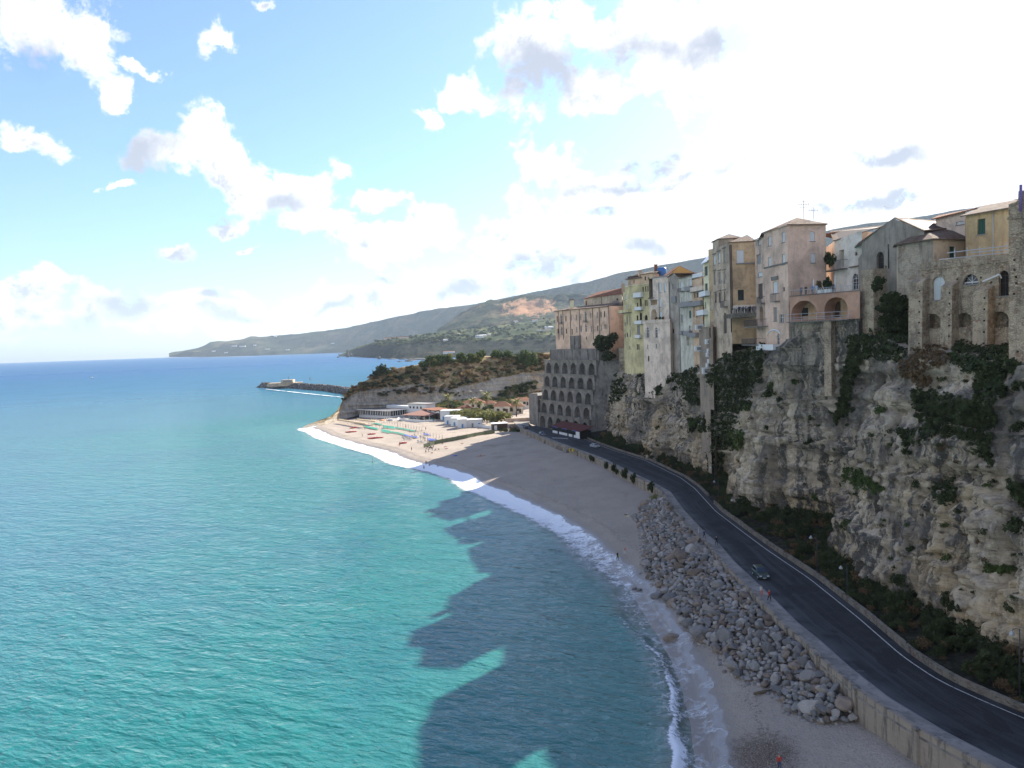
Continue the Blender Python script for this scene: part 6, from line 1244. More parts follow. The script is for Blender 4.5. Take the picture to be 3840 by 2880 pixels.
b.mesh([f.pt(a, y, o_) for y in (ztr+0.12, ztr+1.1) for a, o_ in ((0.1, -0.35), (a0*0.35, -0.35), (a0*0.35, -0.15), (0.1, -0.15))], [(0, 3, 2, 1), (4, 5, 6, 7), (0, 1, 5, 4), (1, 2, 6, 5), (2, 3, 7, 6), (3, 0, 4, 7)], P_TERRA); b.build('railing', bl.root, bl.org)
TERR = (f, ztr)
A, B = xy(K2, 1255, 700, 160.5), xy(K2, 1502, 700, 151); zt_ = P(*K2(1255, 484), Y=160.5).z
bl = Building('white_house', 'white house with round window and big arched glass door on the terrace', 'house', (A[0], A[1], ztr))
f = bl.face(A, B, [(0, zt_), (Face(A, B).L, zt_+0.8)], ztr+0.12, P_WHITEH, [(1434,576,1458,612,'brown',2.0),(1297,562,1340,715,'niche',False,1.0),(1229,795,1331,925,'glass',True),(1414,772,1466,908,'glass',True)], K2)
bl.sides([A, B], [(B[0]+3, B[1]+12), (A[0]+3, A[1]+12)], ztr, zt_, P_WHITEH); bl.balcony(f, K2, 1165, 1340, 733, 660, 1.6, 'iron')
a0, z0_ = f.hit(*K2(1400, 722)); a1, _ = f.hit(*K2(1488, 722)); bl.ledge(f, a0, a1-0.05, z0_, 0.2, 0.5, M_TILE, name='hood')
pA = P(*K2(1255, 482), Y=159.8); pB = P(*K2(1560, 432), Y=149); pC = P(*K2(1659, 338), Y=156); pD = P(*K2(1420, 420), Y=170); bl.slope([(A[0]-0.4, A[1]-0.5, zt_+0.1), (B[0]+2.6, B[1]-2, zt_+1.1), (pC.x+2, pC.y, pC.z), (A[0]+4, A[1]+12, zt_+3.6)])
p = P(*K2(1222, 640), Y=158); shrub('dark', Vector((p.x, p.y, f.hit(*K2(1250, 733), 1.0)[1])), 1.3, 3.0, 'dense dark potted bush on the white house balcony', None, 'potted_plant', 'plant')
p = P(*K2(1130, 880), Y=151.5); b = MB(); a = f
A, B = xy(K2, 1262, 440, 168), xy(K2, 1330, 440, 166); z1_ = P(*K2(1290, 398), Y=167).z
bl = Building('dormer_house', 'little yellow dormer with dark window behind the white house roof', 'dormer', (A[0], A[1], 60)); bl.face(A, B, z1_, 58, plain('yellow_dormer', (0.50, 0.36, 0.12), 0.9), [(1264,426,1298,462,'black')], K2); bl.sides([A, B], [(B[0]+8, B[1]+4), (A[0]+3, A[1]+8)], 58, z1_, P_ORANGE)
bl.slope([(A[0]-0.4, A[1]-0.5, z1_), (B[0]+6, B[1]-0.5, z1_-3.2), (B[0]+8, B[1]+6, z1_-2.6), (A[0]-0.2, A[1]+8, z1_+0.6)], M_TILE_RED)

# ------------------------------------------------------------------ gabled grey ruin
A, B = xy(K3, 203, 700, 143), xy(K3, 520, 700, 133); L = Face(A, B).L; f = Face(A, B)
tp = [(max(0.0, min(L, f.hit(*K3(x, y))[0])), f.hit(*K3(x, y))[1]) for x, y in ((203, 575), (268, 512), (470, 372), (520, 395))]; tp[0] = (0, tp[0][1]); tp[-1] = (L, tp[-1][1])
bl = Building('grey_gabled_house', 'dark grey gabled house with one tall arched window over the ivy', 'house', (A[0], A[1], 41))
f = bl.face(A, B, tp, 39, P_GREYD, [(324,650,386,800,'black',True),(393,765,410,785,'black'),(245,1080,275,1130,'grey')], K3, reveal=0.5)
B2, C2 = B, xy(K3, 722, 470, 128.5); f2 = Face(B2, C2); t2 = [(0, tp[-1][1]), (f2.L, f2.hit(*K3(722, 470))[1])]
f2 = bl.face(B2, C2, t2, 45, P_GREYD, [], K3); bl.sides([A, B, C2], [(C2[0]+4, C2[1]+14), (A[0]+6, A[1]+16)], 39, 58, P_GREYD)
ap = P(*K3(470, 368), Y=135.0); far = P(*K3(770, 385), Y=150.0)
bl.slope([tuple(P(*K3(715, 472), Y=128.2)), tuple(P(*K3(1080, 436), Y=134)), tuple(P(*K3(835, 392), Y=147)), (ap.x-0.1, ap.y-0.5, ap.z)]); bl.slope([f.pt(-0.3, tp[0][1]+0.1, 0.4), (A[0]+6, A[1]+18, tp[0][1]+0.6), (ap.x+8, ap.y+18, ap.z+0.6), (ap.x-0.1, ap.y-0.5, ap.z+0.02)])
bl.pipe(f, K3, 422, 590, 790, 0.09)
sA, sB = xy(K3, 193, 1100, 139.5), xy(K3, 300, 1100, 136); z1_ = P(*K3(240, 800), Y=138).z   # masonry spur below it
b = MB(); ff = Face(sA, sB); b.prism([ff.pt(0, 0)[:2], ff.pt(ff.L, 0)[:2], ff.pt(ff.L, 0, -7)[:2], ff.pt(0, 0, -7)[:2]], 36, z1_, M_STONE); b.build('spur', bl.root, bl.org)

# ------------------------------------------------------------------ hip roofed stone house
A, B, Cc = xy(K3, 500, 700, 131.5), xy(K3, 796, 700, 125), xy(K3, 1172, 700, 128.5); zt_ = 58.2
bl = Building('hip_roof_stone_house', 'buff stone house with wide tiled hip roof and green shutters', 'house', (B[0], B[1], 50))
f1 = bl.face(A, B, zt_, 46, M_STONE2, [], K3); f2 = bl.face(B, Cc, zt_, 46, P_SAND, [(930,607,976,706,'green'),(1090,612,1131,687,'green')], K3)
bk = [(Cc[0]+4, Cc[1]+10), (A[0]+5, A[1]+12)]; bl.sides([A, B, Cc], bk, 46, zt_, P_SAND); r1, r2 = P(*K3(722, 470), Y=131), P(*K3(1070, 436), Y=134); bl.roof([A, B, Cc]+bk, [tuple(r1), tuple(r2)], M_TILE, 0.55, zt_)

# ------------------------------------------------------------------ convent front of rubble stone with buttresses
A, B = xy(K3, 688, 900, 118.5), xy(K3, 1424, 900, 107); f = Face(A, B); tp = [(0, f.hit(*K3(690, 748))[1]), (f.L*0.36, f.hit(*K3(960, 705))[1]), (f.L, f.hit(*K3(1422, 668))[1])]
bl = Building('stone_convent', 'rubble stone convent front with buttresses and fan windows over the cliff', 'building', (A[0], A[1], 40))
hol = []
for x, ys_ in ((995,(880,960,1018,1078,1140)),(1190,(865,)),(1275,(905,972,1040,1100)),(935,()),(740,(1085,1140)),(1345,(1085,)),(700,())):
    for y in ys_: a, z = f.hit(*K3(x, y)); hol.append(([(a-0.14, z-0.14), (a+0.14, z-0.14), (a+0.14, z+0.14), (a-0.14, z+0.14)], 0.5))
f = bl.face(A, B, tp, 38, M_STONE, [(785,852,890,1050,'white',True),(1041,836,1167,920,'glass',1.0),(1338,806,1421,1015,'black',True),(722,1165,858,1285,'niche',0.9,1.6),(985,1155,1114,1276,'niche',0.9,1.6),(1268,1145,1420,1278,'niche',0.9,1.6)], K3, reveal=0.5, holes=hol)
bl.sides([A, B], [(B[0]+6, B[1]+6), (A[0]+6, A[1]+10)], 38, tp[0][1], M_STONE); bl.ledge(f, 0, f.L, f.hit(*K3(1000, 775))[1], 0.25, 0.15, M_STONE)
for x0, x1, y0, y1 in ((592,706,905,1580),(857,950,935,1440),(1124,1246,975,1500)):
    a0 = f.hit(*K3(x0, 1200), 1.6)[0]; a1 = f.hit(*K3(x1, 1200), 1.6)[0]; zz0 = f.hit(*K3(x0, y1), 1.6)[1]; zz1 = f.hit(*K3((x0+x1)/2, y0), 1.6)[1]; b = MB()
    V = [f.pt(a, y, o_) for y, o1 in ((min(zz0, 37), 1.9), (zz1, 1.5)) for a, o_ in ((a0, 0), (a1, 0), (a1, o1), (a0, o1))]; V[4] = f.pt(a0, zz1+0.7, 0); V[5] = f.pt(a1, zz1+0.7, 0)
    b.mesh(V, [(0, 3, 2, 1), (4, 5, 6, 7), (0, 1, 5, 4), (1, 2, 6, 5), (2, 3, 7, 6), (3, 0, 4, 7)], M_STONE)
    for y in np.arange(zz0+1.5, zz1-0.5, 1.55):     # small putlog holes
        a = a0+(a1-a0)*0.78; b.mesh([f.pt(a+da, y+dy, 1.5+0.4*(zz1-y)/(zz1-37)+0.012) for da, dy in ((-0.13, -0.13), (0.13, -0.13), (0.13, 0.13), (-0.13, 0.13))], [(0, 1, 2, 3)], M_DARK)
    b.build('buttress', bl.root, bl.org)
b = MB(); 
for (x0, y0), (x1, y1) in (((845, 715), (1421, 655)), ((912, 660), (1421, 600)), ((1105, 658), (1421, 632))):
    a0, z0_ = f.hit(*K3(x0, y0), -0.3); a1, z1_ = f.hit(*K3(x1, y1), -0.3); b.tube([f.pt(a0, z0_, -0.3), f.pt(a1, z1_, -0.3)], 0.07, M_STEEL, 5)
for k in range(5): a = f.L*(0.4+0.14*k); b.tube([f.pt(a, tp[0][1]-1.5, -0.3), f.pt(a, np.interp(a, [0, f.L], [tp[0][1], tp[-1][1]])+1.6, -0.3)], 0.05, M_STEEL, 5)
b.build('railing', bl.root, bl.org)
a0, z0_ = f.hit(*K3(1205, 897), 0.9); a1, z1_ = f.hit(*K3(1350, 838), 0.4); b = MB(); b.tube([f.pt(a0, z0_, 0.9), f.pt(a1, z1_, 0.5)], 0.12, M_WHITE, 5); b.tube([f.pt(a1, z1_, 0.5), f.pt(a1, z1_-0.5, 0.1)], 0.1, M_WHITE, 5); b.build('bracket', bl.root, bl.org)
# ochre house behind with green shutters
A, B, Cc = xy(K3, 1066, 450, 123), xy(K3, 1441, 450, 116.5), xy(K3, 1500, 450, 118); zt_ = P(*K3(1066, 352), Y=123).z
bl = Building('ochre_house', 'ochre washed house with green shutters and corrugated tiled roof at the skyline', 'house', (A[0], A[1], 50))
f = bl.face(A, B, zt_, 46, plaster('ochre_wash', (0.39, 0.31, 0.19), (0.25, 0.17, 0.09), 0.6), [(1160,378,1227,506,'green'),(1424,342,1440,470,'green')], K3); bl.sides([A, B], [(B[0]+7, B[1]+8), (A[0]+5, A[1]+9)], 46, zt_, P_OCH); bl.pipe(f, K3, 1292, 325, 660, 0.07, mat=M_STEEL)
r1, r2 = P(*K3(1205, 268), Y=128), P(*K3(1500, 215), Y=121); bl.slope([f.pt(-0.5, zt_+0.05, 0.6), f.pt(f.L+0.5, zt_+0.05, 0.6), tuple(r2), tuple(r1)])
A, B = xy(K3, 818, 450, 133), xy(K3, 1064, 450, 128); zt_ = P(*K3(820, 378), Y=133).z; bl = Building('low_pink_house', 'pale pink house with low tiled roof behind the hip roofed one', 'house', (A[0], A[1], 50))
f = bl.face(A, B, [(0, zt_), (Face(A, B).L, zt_+0.3)], 46, P_PINKW, [(985,398,1050,425,'white')], K3); bl.sides([A, B], [(B[0]+7, B[1]+8), (A[0]+5, A[1]+9)], 46, zt_, P_PINKW); r2 = P(*K3(1135, 282), Y=133); bl.slope([f.pt(-0.4, zt_+0.05, 0.6), f.pt(f.L+2.5, zt_+0.5, 0.6), (r2.x+1, r2.y, r2.z), (r2.x-4, r2.y+4, r2.z-0.6)], M_TILE_RED)

# stone tower at the right edge
A, B = xy(K3, 1421, 900, 98.5), (74.0, 84.0); f = Face(A, B); z1_ = P(*K3(1450, 250), Y=98).z; z2_ = P(*K3(1520, 140), Y=97).z
bl = Building('stone_tower', 'massive rough stone tower at the cliff edge with weathered top', 'tower', (A[0], A[1], 38)); hol = []
for x, y in ((1468,720),(1468,800),(1483,910),(1463,1000),(1480,860),(1495,1480)): a, z = f.hit(*K3(x, y)); hol.append(([(a-0.13, z-0.13), (a+0.13, z-0.13), (a+0.13, z+0.13), (a-0.13, z+0.13)], 0.5))
a1 = f.hit(*K3(1500, 300))[0]; f = bl.face(A, B, [(0, z1_), (a1-0.02, z1_+0.2), (a1+0.02, z2_), (f.L, z2_+0.5)], 34, M_STONE, [], K3, holes=hol)
bl.sides([A, B], [(B[0]+8, B[1]+6), (A[0]+7, A[1]+7)], 34, z1_-0.1, M_STONE); bl.ledge(f, -0.15, f.L, f.hit(*K3(1460, 380))[1], 0.3, 0.15, M_STONE)
b = MB(); p = P(*K3(1520, 145), Y=97); p2 = P(*K3(1522, 95), Y=97); b.tube([(p.x, p.y, p.z-2.5), (p2.x, p2.y, p2.z)], 0.16, plain('violet_pole', (0.16, 0.12, 0.30), 0.5), 6); b.tube([(p.x-0.8, p.y, p.z-1), (p.x+0.3, p.y, p.z-1)], 0.03, M_IRON, 4); tag(b.build('pole'), 'slim violet pole on top of the stone tower', 'pole')
# stone pier and barred opening under the terrace
f = Face((56.2, 143.5), (58.6, 140.2)); pA = P(*K2(1118, 1400), Y=143.2); pB = P(*K2(1262, 1400), Y=140.6); f = Face((pA.x-1.2, pA.y-0.6), (pB.x-1.2, pB.y-0.6)); b = MB()
b.prism([f.pt(f.L*0.25, 0, -1.9)[:2], f.pt(f.L*0.72, 0, -1.7)[:2], f.pt(f.L*0.72, 0, -6)[:2], f.pt(f.L*0.25, 0, -6)[:2]], 32.5, zfl-0.4, M_STONE); tag(b.build('stone_pier'), 'tall rubble stone pier under the arched terrace', 'pier')

# ------------------------------------------------------------------ unseen houses added behind the cliff fronts to close gaps in their shadow
def town_house(x, y, w_, d_, z0, z1, rz, mat, label, group=None):
    root = empty('town_house', (x, y, z0), label, 'house', group, rz); b = MB(); b.prism([(-w_/2,-d_/2),(w_/2,-d_/2),(w_/2,d_/2),(-w_/2,d_/2)], 0, z1-z0, mat); b.build('wall', root)
    b = MB(); E = [(-w_/2-0.4,-d_/2-0.4),(w_/2+0.4,-d_/2-0.4),(w_/2+0.4,d_/2+0.4),(-w_/2-0.4,d_/2+0.4)]; h = z1-z0; T = [(-w_/2+d_/2.2, 0, h+1.6), (w_/2-d_/2.2, 0, h+1.6)] if w_ > d_ else [(0, 0, h+1.6)]*2
    for i, (a, c) in enumerate(((0, 1), (1, 2), (2, 3), (3, 0))):
        t0 = T[0] if i in (0, 3) else T[1]; t1 = T[1] if i in (0, 1) else T[0]
        pts = [(*E[a], h-0.03), (*E[c], h-0.03), t1, t0]; pts = pts[:3] if t0 == t1 else pts; L = math.dist(E[a], E[c]); b.face(pts, M_TILE_RED, [(0, 0), (L, 0), (L*0.7, 5), (L*0.3, 5)][:len(pts)])
    b.build('roof', root); return root
for x, y, w_, d_, z1, m in ((63,211,15,17,65.3,P_PAL),(67,231,16,20,62.5,P_ORANGE),(68,254,18,22,63.5,P_SAND),(66,276,24,22,59.0,P_PINKW),(57,304,20,16,61.5,P_SAND),(86,215,18,26,58,P_PINK),(88,245,18,28,58,P_CREAM),(84,185,14,20,60,P_ROSE),(90,275,20,26,57,P_ORANGE),(67.5,188.5,10,10,63.6,P_ROSE),(61,336,24,26,61,P_ROSE),(52,352,20,16,58,P_SAND)):
    town_house(x, y, w_, d_, 38.5, z1, 0.05*((x*7+y) % 5-2), m, 'plastered unseen house added behind the cliff fronts to block the sun', 'added sun blocking houses behind the cliff fronts')

# ------------------------------------------------------------------ plants on the cliff
BV = BVHTree.FromPolygons([tuple(p) for p in CLV], [tuple(int(i) for i in f) for f in CLF])
def on_cliff(u, v):
    d = ray(u, v).normalized(); loc, nor, idx, dist_ = BV.ray_cast(CAM, d, 1000)
    if loc is None: return None, None
    if nor.dot(d) > 0: nor = -nor
    return loc, nor
def in_poly(x, y, P_):
    c = False; j = len(P_)-1
    for i in range(len(P_)):
        if (P_[i][1] > y) != (P_[j][1] > y) and x < (P_[j][0]-P_[i][0])*(y-P_[i][1])/(P_[j][1]-P_[i][1])+P_[i][0]: c = not c
        j = i
    return c
KC = crop(2600, 1250, 1.5798)
def ivy(K, poly, n, mat, label, thick=0.9, size=0.30, name='ivy', seed=0, min_y=0, ragged=0.35):
    """hanging mat of leaves following the rock inside a photo outline"""
    r = np.random.default_rng(seed+11); pl = [K(*p) for p in poly]; us_ = [p[0] for p in pl]; vs_ = [p[1] for p in pl]; pts = []; nr = []
    k = n*5; U_, V_ = r.uniform(min(us_)-8, max(us_)+8, k), r.uniform(min(vs_)-8, max(vs_)+8, k)
    ju, jv = 26*fbm(U_/30, V_/30, seed, 4), 26*fbm(U_/30, V_/30, seed+5, 4); keep = fbm(U_/16, V_/16, seed+9, 2) > -ragged; X_, Y_ = U_+ju, V_+jv
    ins = np.zeros(k, bool); j = len(pl)-1
    for i in range(len(pl)):
        cr_ = ((pl[i][1] > Y_) != (pl[j][1] > Y_)) & (X_ < (pl[j][0]-pl[i][0])*(Y_-pl[i][1])/((pl[j][1]-pl[i][1]) or 1e-6)+pl[i][0]); ins ^= cr_; j = i
    for u, v in zip(U_[ins & keep][:n], V_[ins & keep][:n]):
        loc, nor = on_cliff(float(u), float(v))
        if loc is None or loc.y < min_y: continue
        pts.append(tuple(loc)); nr.append(tuple(nor))
    if not pts: return None
    pts = np.array(pts); nr = np.array(nr); lump = 0.5+0.9*np.clip(fbm(pts[:, 1]/2.2, pts[:, 2]/2.2, seed, 2)+0.3, 0, None)
    pts = pts+nr*(0.05+thick*lump*r.random(len(pts))**0.7)[:, None]; pts[:, 2] -= 0.3*r.random(len(pts)); nr = nr+(0, 0, 0.5)
    V, F = leaf_quads(len(pts), lambda rr, k: (pts, nr), size, seed+3)
    o = link(name, mesh_np(name, V, F, mat)); return tag(o, label, 'ivy' if name == 'ivy' else name)
ivy(KV, [(1572,700),(1645,690),(1655,770),(1625,850),(1592,900),(1562,1010),(1550,1085),(1526,1085),(1532,900),(1545,790),(1556,745)], 7500, M_LEAF_DARK, 'dark ivy hanging in the deep gully below the lookout', 1.1, 0.30, seed=1)
ivy(lambda x, y: (x, y), [(2500,1300),(2620,1300),(2620,1525),(2574,1495),(2545,1430),(2482,1406),(2490,1350)], 3000, M_LEAF_DARK, 'dark ivy curtain under the peach and white balcony houses', 1.0, 0.36, seed=2)
ivy(K3, [(300,1000),(420,960),(585,1060),(590,1525),(210,1530),(205,1340),(330,1200)], 3600, M_LEAF_DARK, 'big dark ivy mass below the grey gabled house', 1.4, 0.28, seed=3)
ivy(K3, [(10,1180),(185,1130),(195,1540),(110,1650),(80,1560),(100,1420)], 1800, M_LEAF_DARK, 'ivy strip beside the arched terrace footing', 1.0, 0.26, seed=4)
ivy(KC, [(905,140),(985,150),(950,300),(905,450),(850,530),(835,500),(870,360)], 2000, M_LEAF_DARK, 'ivy running down the steep gully left of the near buttress', 0.9, 0.26, seed=5)
ivy(K3, [(640,1290),(900,1380),(960,1540),(620,1640),(590,1560)], 1200, M_LEAF_BROWN, 'reddish brown creeper at the foot of the convent buttress', 0.7, 0.24, seed=6)
ivy(K3, [(930,1390),(1200,1390),(1420,1500),(1420,1660),(1080,1640),(960,1560)], 2200, M_LEAF_DARK, 'dark ivy below the middle convent buttresses', 1.0, 0.25, seed=7)
ivy(K3, [(1355,1320),(1420,1320),(1420,1500),(1365,1500)], 500, M_LEAF_DARK, 'narrow ivy strip beside the stone tower', 0.8, 0.22, seed=8)
ivy(KC, [(1290,330),(1500,360),(1650,400),(1785,430),(1795,510),(1735,610),(1785,790),(1745,770),(1680,640),(1560,590),(1400,620),(1330,650),(1365,520),(1300,420)], 5200, M_LEAF_DARK, 'broad dark ivy patch spread across the near cliff face', 1.0, 0.24, seed=9, ragged=0.22)
ivy(KC, [(1640,130),(1870,140),(1850,330),(1790,420),(1650,390),(1690,240)], 1800, M_LEAF_DARK, 'ivy trailing from the stone tower foot down the near cliff', 0.9, 0.24, seed=10, ragged=0.15)
ivy(KC, [(1220,560),(1310,570),(1300,650),(1240,660)], 420, M_LEAF_DARK, 'rounded ivy clump left of the broad ivy patch', 0.8, 0.22, seed=11)
ivy(KC, [(1420,880),(1555,860),(1550,1000),(1470,1010),(1420,950)], 900, M_LEAF_DARK, 'dark bushy ivy over the crack in the near cliff', 0.9, 0.22, seed=12)
ivy(KC, [(895,770),(960,790),(1140,910),(1150,935),(960,910),(890,850)], 900, M_LEAF_MID, 'green wedge of plants on the slanting cliff ledge', 0.7, 0.22, seed=13)
ivy(KC, [(190,570),(295,570),(300,660),(240,690),(190,650)], 700, M_LEAF_MID, 'green ivy clump beside the gully above the bend', 0.8, 0.26, seed=14)
ivy(KC, [(1730,1375),(1840,1365),(1905,1400),(1830,1412),(1735,1400)], 420, M_LEAF_MID, 'green ledge plants on the lowest near cliff face', 0.5, 0.2, seed=15)
ivy(KC, [(1860,870),(1960,880),(1960,1000),(1890,960)], 500, M_LEAF_DARK, 'ivy clump at the right edge halfway up the cliff', 0.8, 0.22, seed=16)
ivy(KC, [(1190,150),(1290,160),(1420,280),(1370,330),(1250,240)], 700, M_LEAF_BROWN, 'brown dry creeper below the dark netting ledge', 0.6, 0.22, seed=17)
ivy(K1, [(590,1110),(700,1050),(720,1170),(690,1260),(600,1260)], 900, M_LEAF_DARK, 'dark green ivy on the far cliff under the yellow house', 0.8, 0.36, seed=18)
ivy(K1, [(750,880),(850,860),(830,1000),(760,1030)], 500, M_LEAF_DARK, 'ivy between the yellow house and the pink tower', 0.8, 0.36, seed=19)
ivy(K1, [(860,1130),(1010,1110),(1000,1210),(880,1200)], 600, M_LEAF_DARK, 'dark ivy under the foot of the pink tower', 0.7, 0.34, seed=20)
ivy(K1, [(1200,1380),(1350,1370),(1370,1480),(1230,1480)], 700, M_LEAF_DARK, 'dark ivy at the foot of the brown tower', 0.8, 0.34, seed=21)
ivy(K1, [(1330,1000),(1420,830),(1480,860),(1440,1100),(1340,1130)], 1100, M_LEAF_DARK, 'ivy under the tall grey palazzo corner', 1.0, 0.32, seed=22)
for u, v, s_, Yb, lab in ((2262,1300,5.5,323,'big dark bush bulging beside the pink convent corner'),(2290,1275,3.5,320,'brownish bush behind the big one at the convent corner'),(2285,1345,3.6,317,'lower dark bush hanging under the convent corner')):
    shrub('dark', P(u, v, Y=Yb)-Vector((0, 0, s_*0.5)), s_, s_*1.2, lab, None)
for k, (x, y, s_) in enumerate(((430,1060,1.8),(500,1050,2.0),(550,1110,2.0),(380,1130,1.7),(460,1150,2.2),(540,1210,2.2),(400,1240,2.0),(480,1280,2.3),(560,1330,2.2),(420,1380,2.2),(500,1420,2.4),(350,1440,2.0),(560,1460,2.2),(290,1480,1.8),(350,900,1.3),(330,960,1.4))):
    p = P(*K3(x, y), Y=129.5 if x > 360 else 134.5); shrub('dark', p-Vector((0, 0, s_*0.6)), s_*0.9, s_*1.2, 'dark bush filling the hollow before the grey gabled house', 'bushes before the grey gabled house')
# single shrubs rooted in cracks of the cliff
CS = [(KC, x, y, s) for x, y, s in ((465,320,1.3),(455,375,1.5),(705,510,1.2),(510,395,1.0),(605,290,1.1),(400,180,1.3),(380,250,1.0),(1220,1475,1.5),(895,1140,1.3),(1545,1620,1.6),(1920,1150,1.6),(1050,610,1.0),(1110,470,1.4),(930,465,1.1),(330,420,1.3),(440,570,1.2),(740,990,1.4),(1270,710,1.0),(1320,900,1.0),(1500,1560,1.2),(1660,700,1.3),(870,900,1.0),(1620,620,1.2),(700,640,1.1),(1000,850,1.0),(1940,560,1.4),(1900,200,1.6),(1940,310,1.4),(1500,1330,0.9),(1290,1290,0.9),(1880,1640,1.4),(650,1560,1.0))]
CS += [(K1, x, y, s) for x, y, s in ((560,840,3.0),(580,900,3.2),(540,800,2.6),(615,790,2.4),(690,1090,1.5),(880,1180,1.6),(960,1160,1.6),(1060,1110,1.8),(1250,1440,2.0),(970,1470,1.5),(830,1060,1.5),(660,1380,1.3),(890,1360,1.4),(640,1060,1.4),(1000,1050,1.5),(1420,880,2.2),(1450,900,2.2),(1390,870,1.8),(1500,900,1.6),(1640,1280,1.6),(1680,1310,1.6),(1750,1100,1.5),(1850,1200,1.5),(1700,1040,1.3),(600,980,1.6),(560,960,1.5),(1100,1160,1.4),(1310,1270,1.5))]
for k, (K, x, y, s) in enumerate(CS):
    loc, nor = on_cliff(*K(x, y))
    if loc is None: continue
    shrub('dark' if k % 4 else 'mid', loc-nor*0.25*s+Vector((0, 0, -0.5*s)), s*0.95, s*1.15, 'dark shrub rooted in a crack of the limestone cliff' if k % 4 else 'green shrub rooted in a crack of the limestone cliff', 'dark shrubs in the cliff cracks' if k % 4 else 'green shrubs in the cliff cracks')
mg = Merge(); r = np.random.default_rng(77)
for k in range(520):      # small tufts speckling the ledges
    u, v = (r.uniform(2560, 3840), r.uniform(1380, 2400)) if k % 3 else (r.uniform(2250, 2650), r.uniform(1380, 1720)); loc, nor = on_cliff(u, v)
    if loc is None or float(fbm(loc.y/7, loc.z/5, 4.0, 3)) < 0.05: continue
    s = r.uniform(0.25, 0.75); mg.add(random.choice(['dark', 'dark', 'brown', 'mid']), loc-Vector((0, 0, 0.2)), s, s)
mg.build('cliff_tufts', 'small dark tufts of weed speckling the cliff ledges', 'weeds')
# dark undergrowth along the foot of the cliff
mg = Merge()
for k in range(1700):
    y = r.uniform(58, 305); x0 = float(inner_x(y))+2.0; x1 = float(np.interp(y, [p[0] for p in BASE], [p[1] for p in BASE]))+3.0
    if x1 < x0+0.5: continue
    q = r.random(); x = x0+(x1-x0)*q; s = r.uniform(0.5, 1.5)*(0.6+0.7*q)
    if float(fbm(x/5, y/5, 6.0, 2)) < -0.22 and q < 0.6: continue
    mg.add(random.choice(['dark', 'dark', 'dark', 'dark', 'dark', 'brown']), (x, y, ZR+0.1+q*(x1-x0)*0.16), s, s*1.1)
mg.build('undergrowth', 'dark tangled undergrowth along the cliff foot behind the roadside wall', 'undergrowth')
for k in range(26):
    y = 66+k*9.2; x0 = float(inner_x(y))+2.6; x1 = float(np.interp(y, [p[0] for p in BASE], [p[1] for p in BASE]))+1.0
    if x1 < x0+1.5: continue
    x = x0+(x1-x0)*(0.35+0.5*r.random()); s = r.uniform(1.5, 2.4); shrub('dark', (x, y, ZR+0.3), s, s*1.25, 'large dark bush at the shaded foot of the cliff', 'bushes at the cliff foot')
# shrubs growing from the sea wall and among the boulders
for u, v, s in ((2245,1725,1.0),(2258,1728,0.9),(2283,1755,1.2),(2302,1770,1.3),(2323,1778,1.0),(2342,1795,1.6),(2374,1812,1.5),(2450,1850,1.5)):
    p = on_beach(u, v+8); x = float(wall_x(p.y))-0.75; shrub('dark', (x, p.y, beach_z(x, p.y)+0.2), s*0.8, s*1.9, 'dark upright bush growing against the beach face of the sea wall', 'bushes against the sea wall')
for u, v, s in ((2462,1868,1.6),(2480,1875,1.5),(2574,1988,1.3),(2625,2045,1.6),(2650,2052,1.5),(2655,2080,1.5),(2640,2100,1.3),(2690,2100,1.2),(2720,2180,1.4),(2745,2200,1.4),(2560,1975,1.0)):
    p = P(u, v, z=4.2); p.x = min(p.x, float(wall_x(p.y))-1.4); shrub('olive', p-Vector((0, 0, 0.8)), s, s*0.9, 'low green bush growing among the boulders by the sea wall', 'bushes among the boulders')

# ------------------------------------------------------------------ boulders
def boulder_mat(name, a, b_):
    t = material(name); n = t.noise(t.obj, 1.6, 6, 0.65); f = t.noise(t.obj, 9, 5, 0.7); c = t.mix(t.ss(n, 0.35, 0.65), (*a, 1), (*b_, 1)); c = t.mix(t.math('MULTIPLY', t.ss(f, 0.5, 0.7), 0.5), c, (*tuple(x*0.55 for x in a), 1))
    c = t.mix(t.math('MULTIPLY', t.rnd, 0.75), c, (*tuple(x*0.55 for x in b_), 1)); c = t.mix(t.math('MULTIPLY', t.ss(f, 0.45, 0.3), 0.4), c, (*tuple(min(1, x*1.35) for x in a), 1))
    return setb(t, c, 0.92, 0.2, t.bump(t.math('ADD', n, f), 0.7, 0.12))
BM = [boulder_mat('grey_granite', (0.37, 0.34, 0.31), (0.24, 0.222, 0.204)), boulder_mat('brown_granite', (0.30, 0.235, 0.18), (0.20, 0.16, 0.13)), boulder_mat('pale_granite', (0.44, 0.39, 0.33), (0.33, 0.295, 0.255)), boulder_mat('blue_granite', (0.28, 0.265, 0.245), (0.19, 0.182, 0.17))]
BO = [[rock_mesh('boulder', 100+10*j+i, m, 3, 8+2*i, 0.02, False, 0.46) for i in range(4)] for j, m in enumerate(BM)]
LB = sorted((p.y, p.x) for p in (on_beach(u, v) for u, v in ((2440,1885),(2375,1935),(2410,2000),(2412,2090),(2405,2170),(2440,2235),(2545,2300),(2530,2400),(2680,2430),(2760,2540),(2900,2590),(2960,2670),(3080,2720),(3190,2705))))
by0, by1 = LB[0][0], LB[-1][0]
def left_x(y): return max(float(np.interp(y, [p[0] for p in LB], [p[1] for p in LB])), float(shore_x(y))+2.6)
r = np.random.default_rng(55); placed = []
def boulder_z(x, y):
    lx_, wx_ = left_x(y), float(wall_x(y))-0.7; q = min(1, max(0, (x-lx_)/max(wx_-lx_, 0.5))); return beach_z(x, y)+2.3*q**0.85*min(1, (wx_-lx_)/7)
tries = 0
